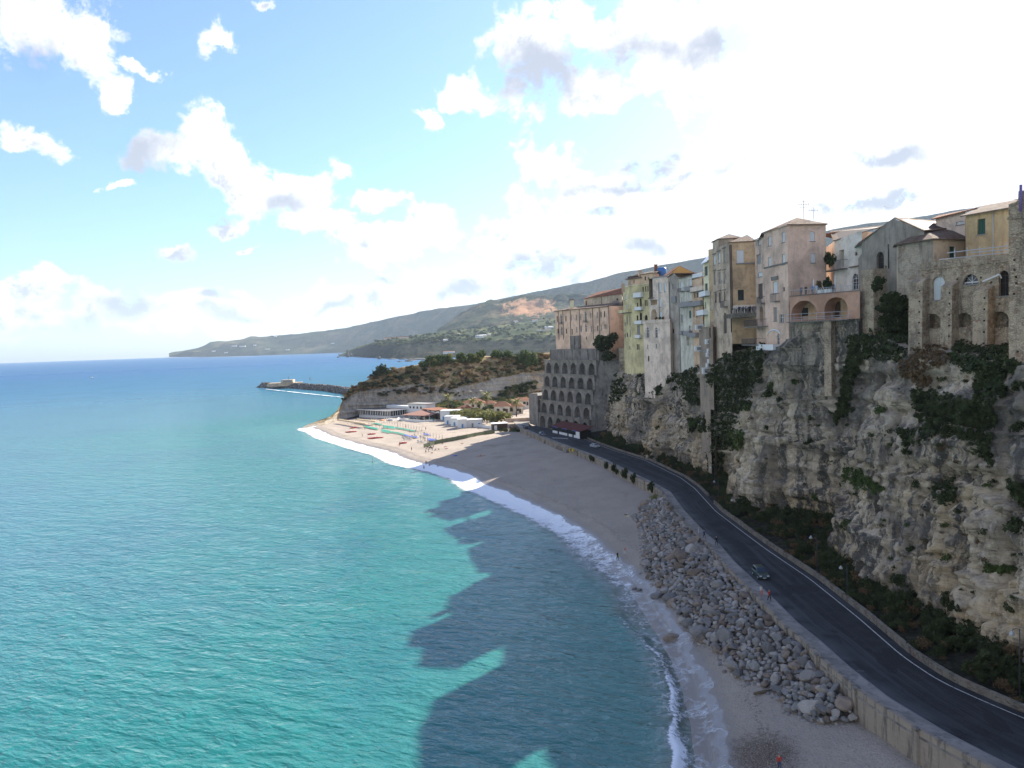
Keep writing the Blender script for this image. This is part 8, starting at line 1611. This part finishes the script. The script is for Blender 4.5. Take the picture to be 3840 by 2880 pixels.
# brown awning restaurant
A_ = [onb(838, 300), onb(1140, 306)]; pa, pb = A_; dd = Vector((pb.x-pa.x, pb.y-pa.y)).normalized(); L = math.hypot(pb.x-pa.x, pb.y-pa.y); root = empty('awning_restaurant', pa, 'open restaurant terrace under a broad brown awning on white posts', 'restaurant', None, math.atan2(dd.y, dd.x))
b = MB(); b.mesh([(-1, -1, 3.0), (L+0.8, -1, 3.0), (L-1.5, 16, 4.8), (1.5, 16, 4.8), (-1, -1, 2.8), (L+0.8, -1, 2.8), (L-1.5, 16, 4.6), (1.5, 16, 4.6)], [(0, 1, 2, 3), (7, 6, 5, 4), (0, 4, 5, 1), (1, 5, 6, 2), (2, 6, 7, 3), (3, 7, 4, 0)], plain('brown_awning_cloth', (0.24, 0.125, 0.095), 0.9)); b.build('awning', root)
for k in range(6):
    q = MB(); q.tube([(L*k/5, 0, -0.5), (L*k/5, 0, 2.9)], 0.14, M_WHITE, 8); q.build('post', root)
b = MB(); b.prism([(0, 1), (L, 1), (L, 15), (0, 15)], -1.2, 0.25, M_PAVE); b.build('floor', root); b = MB(); b.box((L/2, 14.6, 1.6), (L, 0.3, 3.0), M_BROWN); b.build('back_wall', root)
for k in range(8): q = MB(); q.box((1.5+(L-3)*(k % 4)/3, 4+5*(k//4), 0.62), (1.2, 1.2, 0.75), M_WHITE if k % 3 else plain('teal_cloth', (0.15, 0.45, 0.45), 0.8)); tag(q.build('dining_table', None, (0, 0, 0), root.location), 'covered dining table under the brown awning', 'table', 'tables under the brown awning').rotation_euler = root.rotation_euler
for pts, lab in (([(655,302),(700,312),(760,300),(780,292)],'low curved white wall before the pavilion steps'),([(785,300),(900,316),(1040,326),(1180,316)],'long low white wall in front of the awning restaurant'),([(1712,378),(1790,392),(1876,404)],'white garden wall below the tamarisk grove')):
    q = [onb(*p_) for p_ in pts]; b = MB()
    for a, c in zip(q[:-1], q[1:]):
        dl = Vector((c.x-a.x, c.y-a.y, 0)); b.box(((a.x+c.x)/2, (a.y+c.y)/2, a.z+0.3), (dl.length+0.2, 0.4, 1.6 if '1712' not in str(pts) else 2.0), M_WHITE, math.atan2(dl.y, dl.x))
    tag(b.build('low_wall'), lab, 'wall')
# dark hall with wavy white parapet and white service blocks
pa, pb = onb(1050, 262), onb(1258, 292); dd = Vector((pb.x-pa.x, pb.y-pa.y)).normalized(); L = math.hypot(pb.x-pa.x, pb.y-pa.y); root = empty('beach_bar', pa, 'dark beach bar hall with wavy white parapet behind the awning', 'bar', None, math.atan2(dd.y, dd.x)); b = MB(); b.prism([(0, 0), (L, 0), (L, 10), (0, 10)], -1, 3.6, M_BROWN); b.build('wall', root); b = MB()
for k in range(12): x = L*(k+0.5)/12; b.box((x, -0.1, 3.9+0.35*math.sin(k*1.9)), (L/12, 0.3, 0.7), M_WHITE)
b.build('parapet', root); b = MB(); b.prism([(-0.5, -0.5), (L*0.8, -0.5), (L*0.8, 11), (-0.5, 11)], 4.6, 4.9, M_TILE_RED); b.build('roof', root); q = MB(); q.box((L*0.85, -0.06, 1.5), (2.6, 0.1, 3.0), M_DARK); q.build('door', root)
def cabin(pa, L, D, hh, rz, label, nd=2, group=None):
    root = empty('beach_cabin', pa, label, 'cabin', group, rz); b = MB(); b.prism([(0, 0), (L, 0), (L, D), (0, D)], -0.8, hh, M_WHITE); b.build('wall', root); b = MB(); b.prism([(-0.2, -0.25), (L+0.2, -0.25), (L+0.2, D+0.2), (-0.2, D+0.2)], hh+0.003, hh+0.28, M_WHITE); b.build('roof', root)
    for k in range(nd): q = MB(); q.box((L*(k+0.5)/nd, -0.03, 1.0), (0.9, 0.08, 2.0), plain('cabin_blue', (0.12, 0.28, 0.50), 0.6) if k % 2 == 0 else M_GREYP); q.build('door', root)
    return root
for (x, y), L, D, hh, lab, nd in (((1318,352),7,6,4.0,'white beach cabin block with blue door, leftmost by the service house',2),((1392,372),8,6,3.8,'white beach cabin block in the middle of the cabin row',2),((1478,398),4.5,6,4.2,'tallest white beach cabin with bright blue door',1),((1532,392),10,6,3.6,'broad white beach cabin block at the right end of the row',3),((1268,300),11,7,5.0,'white service house behind the beach cabins',3)):
    p = onb(x, y); cabin(p, L, D, hh, R(-12) if x < 1470 else R(6), lab, nd)
p = onb(1895, 425); root = empty('kiosk', p, 'small brown kiosk with white door at the beach entrance', 'kiosk', None, 0.2); b = MB(); b.prism([(0, 0), (7, 0), (7, 5), (0, 5)], -0.5, 3.0, M_BROWN); b.build('wall', root); b = MB(); b.prism([(-0.4, -0.4), (7.4, -0.4), (7.4, 5.4), (-0.4, 5.4)], 3.003, 3.25, M_WHITE); b.build('roof', root); b = MB(); b.box((1.2, -0.05, 1.2), (1.4, 0.1, 2.3), M_WHITE); b.build('door', root)
def villa(u0, u1, vt, vb, Y, label, side=0.35, ww=2):
    a, c = P(u0, vb, Y=Y), P(u1, vb, Y=Y); L = c.x-a.x; zt = P(u0, vt, Y=Y).z; root = empty('villa', (a.x, Y, a.z-1.5), label, 'villa'); h = (zt-a.z)*0.55+1.5; D = L*0.75; b = MB(); b.prism([(0, 0), (L, 0), (L, D), (0, D)], -2, h, P_WHITEH); b.build('wall', root)
    E = [(-0.9, -0.9), (L+0.9, -0.9), (L+0.9, D+0.9), (-0.9, D+0.9)]; hh = zt-a.z+1.5; T = [(L*0.3, D*0.5, hh), (L*0.7, D*0.5, hh)]; b = MB()
    for i, (k0, k1) in enumerate(((0, 1), (1, 2), (2, 3), (3, 0))):
        pts = [(*E[k0], h-0.05), (*E[k1], h-0.05)]+([T[1], T[0]] if i == 0 else [T[1]] if i == 1 else [T[0], T[1]] if i == 2 else [T[0]]); ln = math.dist(E[k0], E[k1]); b.face(pts, M_TILE_RED, [(0, 0), (ln, 0), (ln*0.7, 5), (ln*0.3, 5)][:len(pts)])
    b.build('roof', root)
    for k in range(ww): q = MB(); q.box((L*(k+0.6)/(ww+0.5), -0.04, h*0.55), (1.6, 0.1, 1.5), M_GLASS); q.build('window', root)
    q = MB(); q.box((L*0.8, -0.04, h*0.42), (1.2, 0.1, 2.2), M_BROWN); q.build('door', root)
villa(1741, 1812, 1497, 1528, 462, 'white villa with terracotta hip roof half hidden by palms', ww=3); villa(1812, 1857, 1503, 1526, 466, 'terracotta roofed wing beside the leftmost villa', ww=1); villa(1854, 1912, 1507, 1545, 440, 'white gabled villa with pair of windows above the tamarisk grove', ww=2); villa(1905, 1962, 1509, 1545, 446, 'red walled villa with broad terracotta roof next to the white gabled one', ww=2); villa(1922, 1992, 1493, 1515, 476, 'farthest terracotta roofed villa close to the arched wall', ww=2); villa(1718, 1768, 1522, 1545, 448, 'low brown roofed garden house left of the palms', ww=1)
# tamarisk grove, palms
r = np.random.default_rng(91)
for x, y, s in ((1440,300,5.2),(1490,315,5.6),(1545,300,5.4),(1600,330,6.0),(1650,345,6.0),(1700,330,5.6),(1760,350,6.2),(1820,345,6.0),(1880,360,6.2),(1940,360,6.0),(1990,355,5.6),(2040,345,5.4),(1580,290,5.2),(1730,300,5.4),(1850,310,5.6),(1960,310,5.2),(2070,330,4.6),(1660,300,5.0)):
    p = onb(x, y); tree_at('olive', p, s*0.72, s*1.02, 'feathery olive green tamarisk in the grove beside the beach cabins', 'tamarisks of the grove', 0.35)
def palm(p, hh, label):
    root = empty('palm_tree', p, label, 'palm tree'); b = MB(); b.tube([(0, 0, -0.4), (0.1, 0, hh*0.4), (0.0, 0.1, hh*0.8), (0, 0, hh)], [0.32, 0.24, 0.22, 0.28], M_BARK, 8); b.build('trunk', root); b = MB()
    for k in range(26):
        a = k*2.4; up = 0.9-1.5*((k*7) % 26)/26; L = hh*0.42+0.6; pts = []
        for s in range(6): q = s/5; rr = L*q; pts.append(Vector((rr*math.cos(a)*math.cos(up*0.6), rr*math.sin(a)*math.cos(up*0.6), hh+rr*math.sin(up)-0.9*L*0.35*q*q)))
        sd2 = Vector((-math.sin(a), math.cos(a), 0))
        for s in range(5):
            w0 = 0.42*math.sin(math.pi*(s/5*0.9+0.08)); w1 = 0.42*math.sin(math.pi*((s+1)/5*0.9+0.08))
            for sg in (-1, 1): b.mesh([pts[s], pts[s+1], pts[s+1]+sd2*sg*w1-Vector((0, 0, w1*0.5)), pts[s]+sd2*sg*w0-Vector((0, 0, w0*0.5))], [(0, 1, 2, 3)], M_LEAF_OLIVE)
    b.build('fronds', root)
for x, y, hh, lab in ((1362,180,8.0,'lone palm tree left of the villas behind the beach bar'),(1822,190,9.5,'tallest dark palm tree between the two roofed villas'),(1650,200,6.5,'pale green palm tree before the leftmost villa'),(1735,205,5.5,'small bushy palm tree beside the grove'),(2170,250,7.5,'palm tree next to the arched wall by the road bend')):
    p = P(*KB(x, y), Y=452 if x < 2000 else 398); p.z = max(4.5, min(p.z, 9)); palm(p, hh, lab)
for k in range(26):
    x = r.uniform(1320, 2210); p = P(*KB(x, r.uniform(120, 230)), Y=r.uniform(440, 475)); p.z = min(max(p.z-1.5, 4.5), 9); s = r.uniform(1.8, 3.2); shrub(random.choice(['mid', 'mid', 'olive', 'dark']), p, s, s*0.9, 'garden bush between the villas behind the beach', 'garden bushes between the villas')
mg = Merge()
for k in range(420):
    u = r.uniform(1640, 2010); Yb = float(np.interp(u, [q_[0] for q_ in HB], [q_[2] for q_ in HB])); Y_ = Yb-r.uniform(-4, 34); p = P(u, 1500, Y=Y_); p.z = 4.6+max(0, (Y_-Yb+20))*0.10; s = r.uniform(1.0, 2.6); mg.add(random.choice(['mid', 'dark', 'olive', 'mid', 'dry']), p, s, s*0.9)
mg.build('garden_scrub', 'green garden scrub between the villas and the headland foot', 'scrub')
# bank and wall by the road bend
for k in range(14):
    p = onb(r.uniform(1960, 2200), r.uniform(375, 450)); s = r.uniform(0.9, 1.8); shrub('mid' if k % 2 else 'brown', p, s, s*0.7, 'low scrub bush on the bank between beach and road bend', 'scrub on the bank by the road bend')
b = MB(); q0, q1 = P(1932, 1585, z=5.8), P(1964, 1578, z=5.8); b.box(((q0.x+q1.x)/2, (q0.y+q1.y)/2+4, 6.2), (14, 0.5, 2.0), P_ROSE, 0.1); tag(b.build('garden_wall'), 'pinkish garden wall beyond the sunny road bend', 'wall')
# green mesh fence
fp = [onb(*p_) for p_ in ((1072,632),(1140,612),(1207,592),(1290,572),(1345,562),(1415,550),(1480,537),(1585,517),(1680,497),(1800,477),(1912,460))]; root = empty('mesh_fence', fp[0], 'long green mesh windbreak fence across the sand', 'fence'); 
for k in range(len(fp)-1):
    a, c = fp[k], fp[k+1]; b = MB(); b.mesh([a, c, c+Vector((0, 0, 1.7)), a+Vector((0, 0, 1.7)), a+Vector((0, 0.03, 0)), c+Vector((0, 0.03, 0)), c+Vector((0, 0.03, 1.7)), a+Vector((0, 0.03, 1.7))], [(0, 1, 2, 3), (7, 6, 5, 4), (3, 2, 6, 7)], plain('green_mesh', (0.17, 0.20, 0.13), 0.9)); b.build('mesh_panel', root, root.location)
for a in fp: b = MB(); b.tube([a-Vector((0, 0, 0.3)), a+Vector((0, 0, 2.0))], 0.06, M_IRON, 5); b.build('post', root, root.location)
# sun loungers, parasols, stakes
def lounger_proto(mat, label, group):
    root = empty('sun_lounger', (0, 0, 0), label, 'sun lounger', group); b = MB(); b.box((0, -0.25, 0.33), (0.66, 1.3, 0.07), mat); b.build('seat', root); b = MB(); b.mesh([(-0.33, 0.4, 0.30), (0.33, 0.4, 0.30), (0.33, 0.98, 0.78), (-0.33, 0.98, 0.78), (-0.33, 0.44, 0.24), (0.33, 0.44, 0.24), (0.33, 1.04, 0.73), (-0.33, 1.04, 0.73)], [(0, 1, 2, 3), (7, 6, 5, 4), (0, 4, 5, 1), (1, 5, 6, 2), (2, 6, 7, 3), (3, 7, 4, 0)], mat); b.build('backrest', root)
    for x in (-0.29, 0.29):
        for y in (-0.75, 0.55): b = MB(); b.tube([(x, y, -0.05), (x, y, 0.31)], 0.03, M_STEEL, 5); b.build('leg', root)
    return root
def line_px(p0, p1, n): return [(p0[0]+(p1[0]-p0[0])*k/max(1, n-1), p0[1]+(p1[1]-p0[1])*k/max(1, n-1)) for k in range(n)]
def spread(proto, spots, rz):
    for i, (x, y) in enumerate(spots):
        o = proto if i == 0 else copy_tree(proto); o.location = onb(x, y); o.rotation_euler = (0, 0, rz+random.uniform(-0.08, 0.08)); s = random.uniform(1.05, 1.2); o.scale = (s, s, s)
G_ = plain('green_lounger', (0.04, 0.36, 0.25), 0.6); B_ = plain('blue_lounger', (0.10, 0.16, 0.50), 0.6); D_ = plain('grey_lounger', (0.14, 0.15, 0.16), 0.7)
gs = []
for p0, p1, n in (((370,385),(520,412),13),((487,352),(575,366),8),((602,382),(722,398),11),((748,402),(960,442),19),((582,428),(672,446),9),((682,452),(800,472),11),((800,474),(862,490),6),((400,398),(520,420),9),((610,398),(720,410),8),((590,444),(660,460),6)): gs += line_px(p0, p1, n)
spread(lounger_proto(G_, 'green sun lounger in the close set rows on the sunny beach', 'green loungers on the beach'), gs, R(35))
bs = line_px((850,492),(890,497), 4)+line_px((912,508),(992,518), 7)+line_px((1085,480),(1135,487), 4)+line_px((1132,542),(1202,548), 6)+line_px((1150,552),(1190,548), 3)
spread(lounger_proto(B_, 'blue sun lounger in the sparse part of the beach rows', 'blue loungers on the beach'), bs, R(35))
ds_ = [(985,438),(1088,466),(972,488),(1042,508),(1080,520),(1012,563),(1052,570),(1130,582),(915,538),(870,520),(845,535),(640,400),(945,500),(1160,590),(1225,545),(590,412),(1300,560),(960,520),(830,515),(890,530)]
spread(lounger_proto(D_, 'dark grey sun lounger scattered on the beach', 'grey loungers on the beach'), ds_, R(35))
M_STRAW = plain('straw_thatch', (0.60, 0.45, 0.27), 0.95, var=0.3)
def straw(label, group):
    root = empty('straw_parasol', (0, 0, 0), label, 'parasol', group); b = MB(); b.tube([(0, 0, -0.3), (0, 0, 2.3)], 0.045, M_BARK, 6); b.build('pole', root); b = MB(); b.lathe((0, 0, 1.85), [(1.25, -0.12), (1.28, 0), (0.7, 0.38), (0.05, 0.72)], M_STRAW, 12); b.build('thatch', root); return root
def row(proto, spots):
    for i, (x, y) in enumerate(spots): o = proto if i == 0 else copy_tree(proto); o.location = onb(x, y); o.rotation_euler = (0, 0, random.uniform(0, 3))
row(straw('straw parasol in the front row near the headland', 'straw parasols in the front row'), line_px((72,338),(375,388), 20)); row(straw('straw parasol in the second row below the pavilion', 'straw parasols in the second row'), line_px((292,336),(488,358), 12))
def stake():
    b = MB(); b.tube([(0, 0, -0.4), (0, 0, 1.9)], 0.07, M_BARK, 6); return tag(b.build('wooden_stake'), 'bare wooden parasol stake standing in the sand', 'stake', 'parasol stakes on the beach')
sp_ = line_px((665,345),(1050,432), 13)+line_px((968,468),(1292,526), 10)+line_px((1035,535),(1118,556), 4)+line_px((460,375),(640,410), 5)+[(760,385),(830,430),(905,455),(1080,552),(640,338),(600,330),(180,330),(210,330),(262,335),(160,325),(235,332)]
row(stake(), sp_)
def closed_parasol(): b = MB(); b.tube([(0, 0, -0.3), (0, 0, 2.5)], 0.035, M_STEEL, 6); b.lathe((0, 0, 0.9), [(0.05, 0), (0.2, 0.2), (0.12, 1.1), (0.03, 1.7)], plain('cream_canvas', (0.60, 0.55, 0.45), 0.8), 10); return tag(b.build('closed_parasol'), 'closed cream parasol standing below the white pavilion', 'parasol', 'closed parasols below the pavilion')
row(closed_parasol(), [(455,326),(475,328),(495,330),(515,332),(606,322),(632,326)])
b = MB(); b.tube([(0, 0, -0.3), (0, 0, 2.3)], 0.04, M_STEEL, 6); b.lathe((0, 0, 1.95), [(1.7, -0.15), (1.72, 0), (0.9, 0.35), (0.05, 0.6)], plain('orange_canvas', (0.62, 0.30, 0.13), 0.8), 10); b.build('open_parasol', None, (0, 0, 0), onb(577, 345)); tag(bpy.data.objects['open_parasol'], 'open orange parasol between the straw and green rows', 'parasol')
# red pedal boats and canoes
M_REDB = plain('red_gelcoat', (0.50, 0.035, 0.03), 0.35, 0.5)
def pedalo(x, y, L, rz, label):
    p = onb(x, y); root = empty('rowing_float', p, label, 'boat', None, rz)
    for s in (-1, 1):
        b = MB(); b.tube([(-L/2, s*0.55, 0.35), (-L*0.38, s*0.55, 0.24), (L*0.35, s*0.55, 0.24), (L/2, s*0.5, 0.45)], [0.05, 0.24, 0.24, 0.04], M_REDB, 8); b.build('hull', root)
    b = MB(); b.box((0, 0, 0.55), (L*0.35, 1.3, 0.10), M_REDB); b.build('deck', root); b = MB(); b.box((-0.1, 0, 0.72), (0.4, 0.9, 0.22), M_WHITE); b.build('bench', root)
for x, y, L, rz, lab in ((212,446,6.0,0.15,'red rowing float at the left end of the beach'),(455,472,4.2,0.0,'short red float in the middle of the beach front'),(500,518,8.0,0.18,'longest red rowing float nearest the surf'),(240,398,4.5,0.3,'red float among the straw parasols'),(830,578,3.4,0.1,'small red paddle board lying on the sand')): pedalo(x, y, L, rz, lab)
# people on the beach and in the water
BP = [((345,500),'walk','bather in dark trunks walking above the foam near the red floats',None,NAVY),((790,600),'walk','bather walking on the sunny sand below the blue loungers',None,BLACKC),((783,615),'stand','bather in red trunks standing beside the walking one',None,REDC),((928,665),'stand','lone bather on the sand near the shadow edge',None,NAVY),((1185,632),'stand','bather in white standing by the fence end',WHITEC,NAVY),((860,400),'stand','person in red swimwear among the green loungers',REDC,REDC),((1095,420),'walk','person walking across the open sand behind the loungers',TANC,BLACKC),((1205,325),'stand','person in white beside the cabins',WHITEC,WHITEC),((375,415),'stand','bather among the straw parasols',None,BLACKC),((1130,680),'stand','bather with towel in the group at the shadow edge',TANC,BLACKC),((1175,665),'walk','bather in blue in the group at the shadow edge',None,(0.1, 0.2, 0.5))]
for (x, y), po, lab, sh, lg in BP: person(onb(x, y), po, lab, sh, lg, None, random.uniform(0, 6))
for (x, y), lab in (((1105,645),'bather sitting beside dark chairs at the fence end'),((1095,680),'bather sitting on a low chair at the shadow edge'),((1215,660),'bather sitting in the group beyond the fence'),((1300,585),'bather sitting on the sand right of the fence'),((1245,655),'bather sitting on a towel close to the shadow edge')): person(onb(x, y), 'sit', lab, None, BLACKC, None, random.uniform(0, 6))
for (x, y), lab, tc in (((1528,580),'sunbather lying at the very edge of the shadow',REDC),((1330,620),'sunbather lying on a towel right of the group',TANC),((1345,640),'second sunbather on the towel right of the group',NAVY),((1170,692),'sunbather lying nearest the surf at the shadow edge',BLACKC)): 
    p = onb(x, y); person(p+Vector((0, 0, 0.05)), 'lie', lab, None, tc, None, random.uniform(0, 6)); tw = MB(); tw.box((0, 0, 0.03), (1.1, 2.0, 0.04), cloth((0.5, 0.3, 0.25))); tag(tw.build('towel', None, (0, 0, 0), p), 'towel under the '+lab, 'towel')
p = on_beach(1708, 1709); person(p+Vector((0, 0, 0.08)), 'lie', 'sunbather lying alone on a blue towel in the shade', None, NAVY, None, 1.2); tw = MB(); tw.box((0, 0, 0.03), (1.8, 2.6, 0.05), cloth((0.12, 0.18, 0.55)), 0.6); tag(tw.build('towel', None, (0, 0, 0), p), 'blue towel on the shaded sand', 'towel')
p = on_beach(1802, 1711); person(p, 'sit', 'bather sitting on a reddish towel in the shade', None, REDC, None, 0.5); person(p+Vector((1.4, 0.5, 0)), 'lie', 'bather lying beside the one on the reddish towel', None, BLACKC, None, 2.0); tw = MB(); tw.box((0, 0, 0.03), (3.0, 2.0, 0.05), cloth((0.35, 0.2, 0.16))); tag(tw.build('towel', None, (0, 0, 0), p), 'reddish towel on the shaded sand', 'towel')
person(on_beach(1598, 1744), 'stand', 'tall lone bather standing at the foam where the shadow begins', None, NAVY, None, 0.3, h=1.05)
for u, v, lab in ((1454,1710,'bather in red wading in the foam, left of a pair'),(1460,1712,'bather wading in the foam, right of a pair'),(1397,1731,'swimmer standing waist deep left of the foam'),(1398,1716,'swimmer farther out beyond the waist deep one'),(1590,1759,'child like bather crouching in the foam'),(1610,1751,'bather bending in the foam beside the lone one'),(1521,1761,'swimmer with head above water by the foam'),(1223,1658,'swimmer far out near the headland')):
    p = P(u, v, z=0.0); deep = -0.85 if 'swimmer' in lab else -0.25; deep = -1.35 if ('head' in lab or 'far' in lab) else deep; person(p+Vector((0, 0, deep)), 'stand', lab, None, REDC if 'red' in lab else BLACKC, None, random.uniform(0, 6))
for x, y in ((1120,640),(1140,648),(1155,640),(1165,650)):
    b = MB(); b.box((0, 0, 0.42), (0.5, 0.5, 0.05), M_IRON); b.box((0, 0.25, 0.72), (0.5, 0.05, 0.55), M_IRON)
    for sx in (-0.22, 0.22):
        for sy in (-0.22, 0.22): b.tube([(sx, sy, 0), (sx, sy, 0.42)], 0.02, M_STEEL, 4)
    o = b.build('beach_chair', None, (0, 0, 0), onb(x, y)); tag(o, 'dark folding beach chair in the group at the fence end', 'chair', 'folding chairs at the fence end')
# white motor boat and buoy
p = P(345, 1418, z=0.0); root = empty('motor_boat', p, 'small white motor boat far out on the open sea', 'boat', None, 0.2); b = MB(); V = []
for x, wv, z0_, z1_ in ((-4, 1.2, 0.0, 1.0), (0, 1.4, -0.1, 1.1), (3, 1.0, 0.1, 1.4), (5, 0.1, 0.8, 1.8)): V += [(x, -wv, z1_), (x, -wv*0.6, z0_), (x, wv*0.6, z0_), (x, wv, z1_)]
b.mesh(V, [(i*4+k, i*4+k+1, i*4+4+k+1, i*4+4+k) for i in range(3) for k in range(3)]+[(0, 4, 7, 3), (4, 8, 11, 7), (8, 12, 15, 11), (0, 3, 2, 1)], M_WHITE); b.build('hull', root); b = MB(); b.box((-0.5, 0, 1.7), (2.6, 1.6, 1.2), M_WHITE, 0, 0.8); b.build('cabin', root)
p = P(1163, 1423, z=0.0); b = MB(); b.lathe((0, 0, -0.5), [(1.2, 0), (1.4, 0.6), (1.0, 1.0), (0.35, 3.0), (0.3, 5.0), (0.05, 5.4)], M_IRON, 10); tag(b.build('buoy', None, (0, 0, 0), p), 'dark channel buoy beyond the breakwater', 'buoy')
# gull over the roofs
p = P(3323, 777, Y=120); b = MB(); b.tube([(-0.25, 0, 0), (0, 0, 0.02), (0.25, 0, 0)], [0.03, 0.09, 0.02], M_WHITE, 6)
for s in (-1, 1): b.mesh([(0.1, 0, 0.03), (-0.12, 0, 0.03), (-0.1, s*0.5, 0.18), (0.08, s*0.5, 0.2), (-0.02, s*0.95, 0.08)], [(0, 1, 2, 3), (3, 2, 4)], M_WHITE)
o = b.build('gull', None, (0, 0, 0), p); o.rotation_euler = (0.1, 0, 1.3); tag(o, 'white gull gliding above the tiled roofs', 'bird')
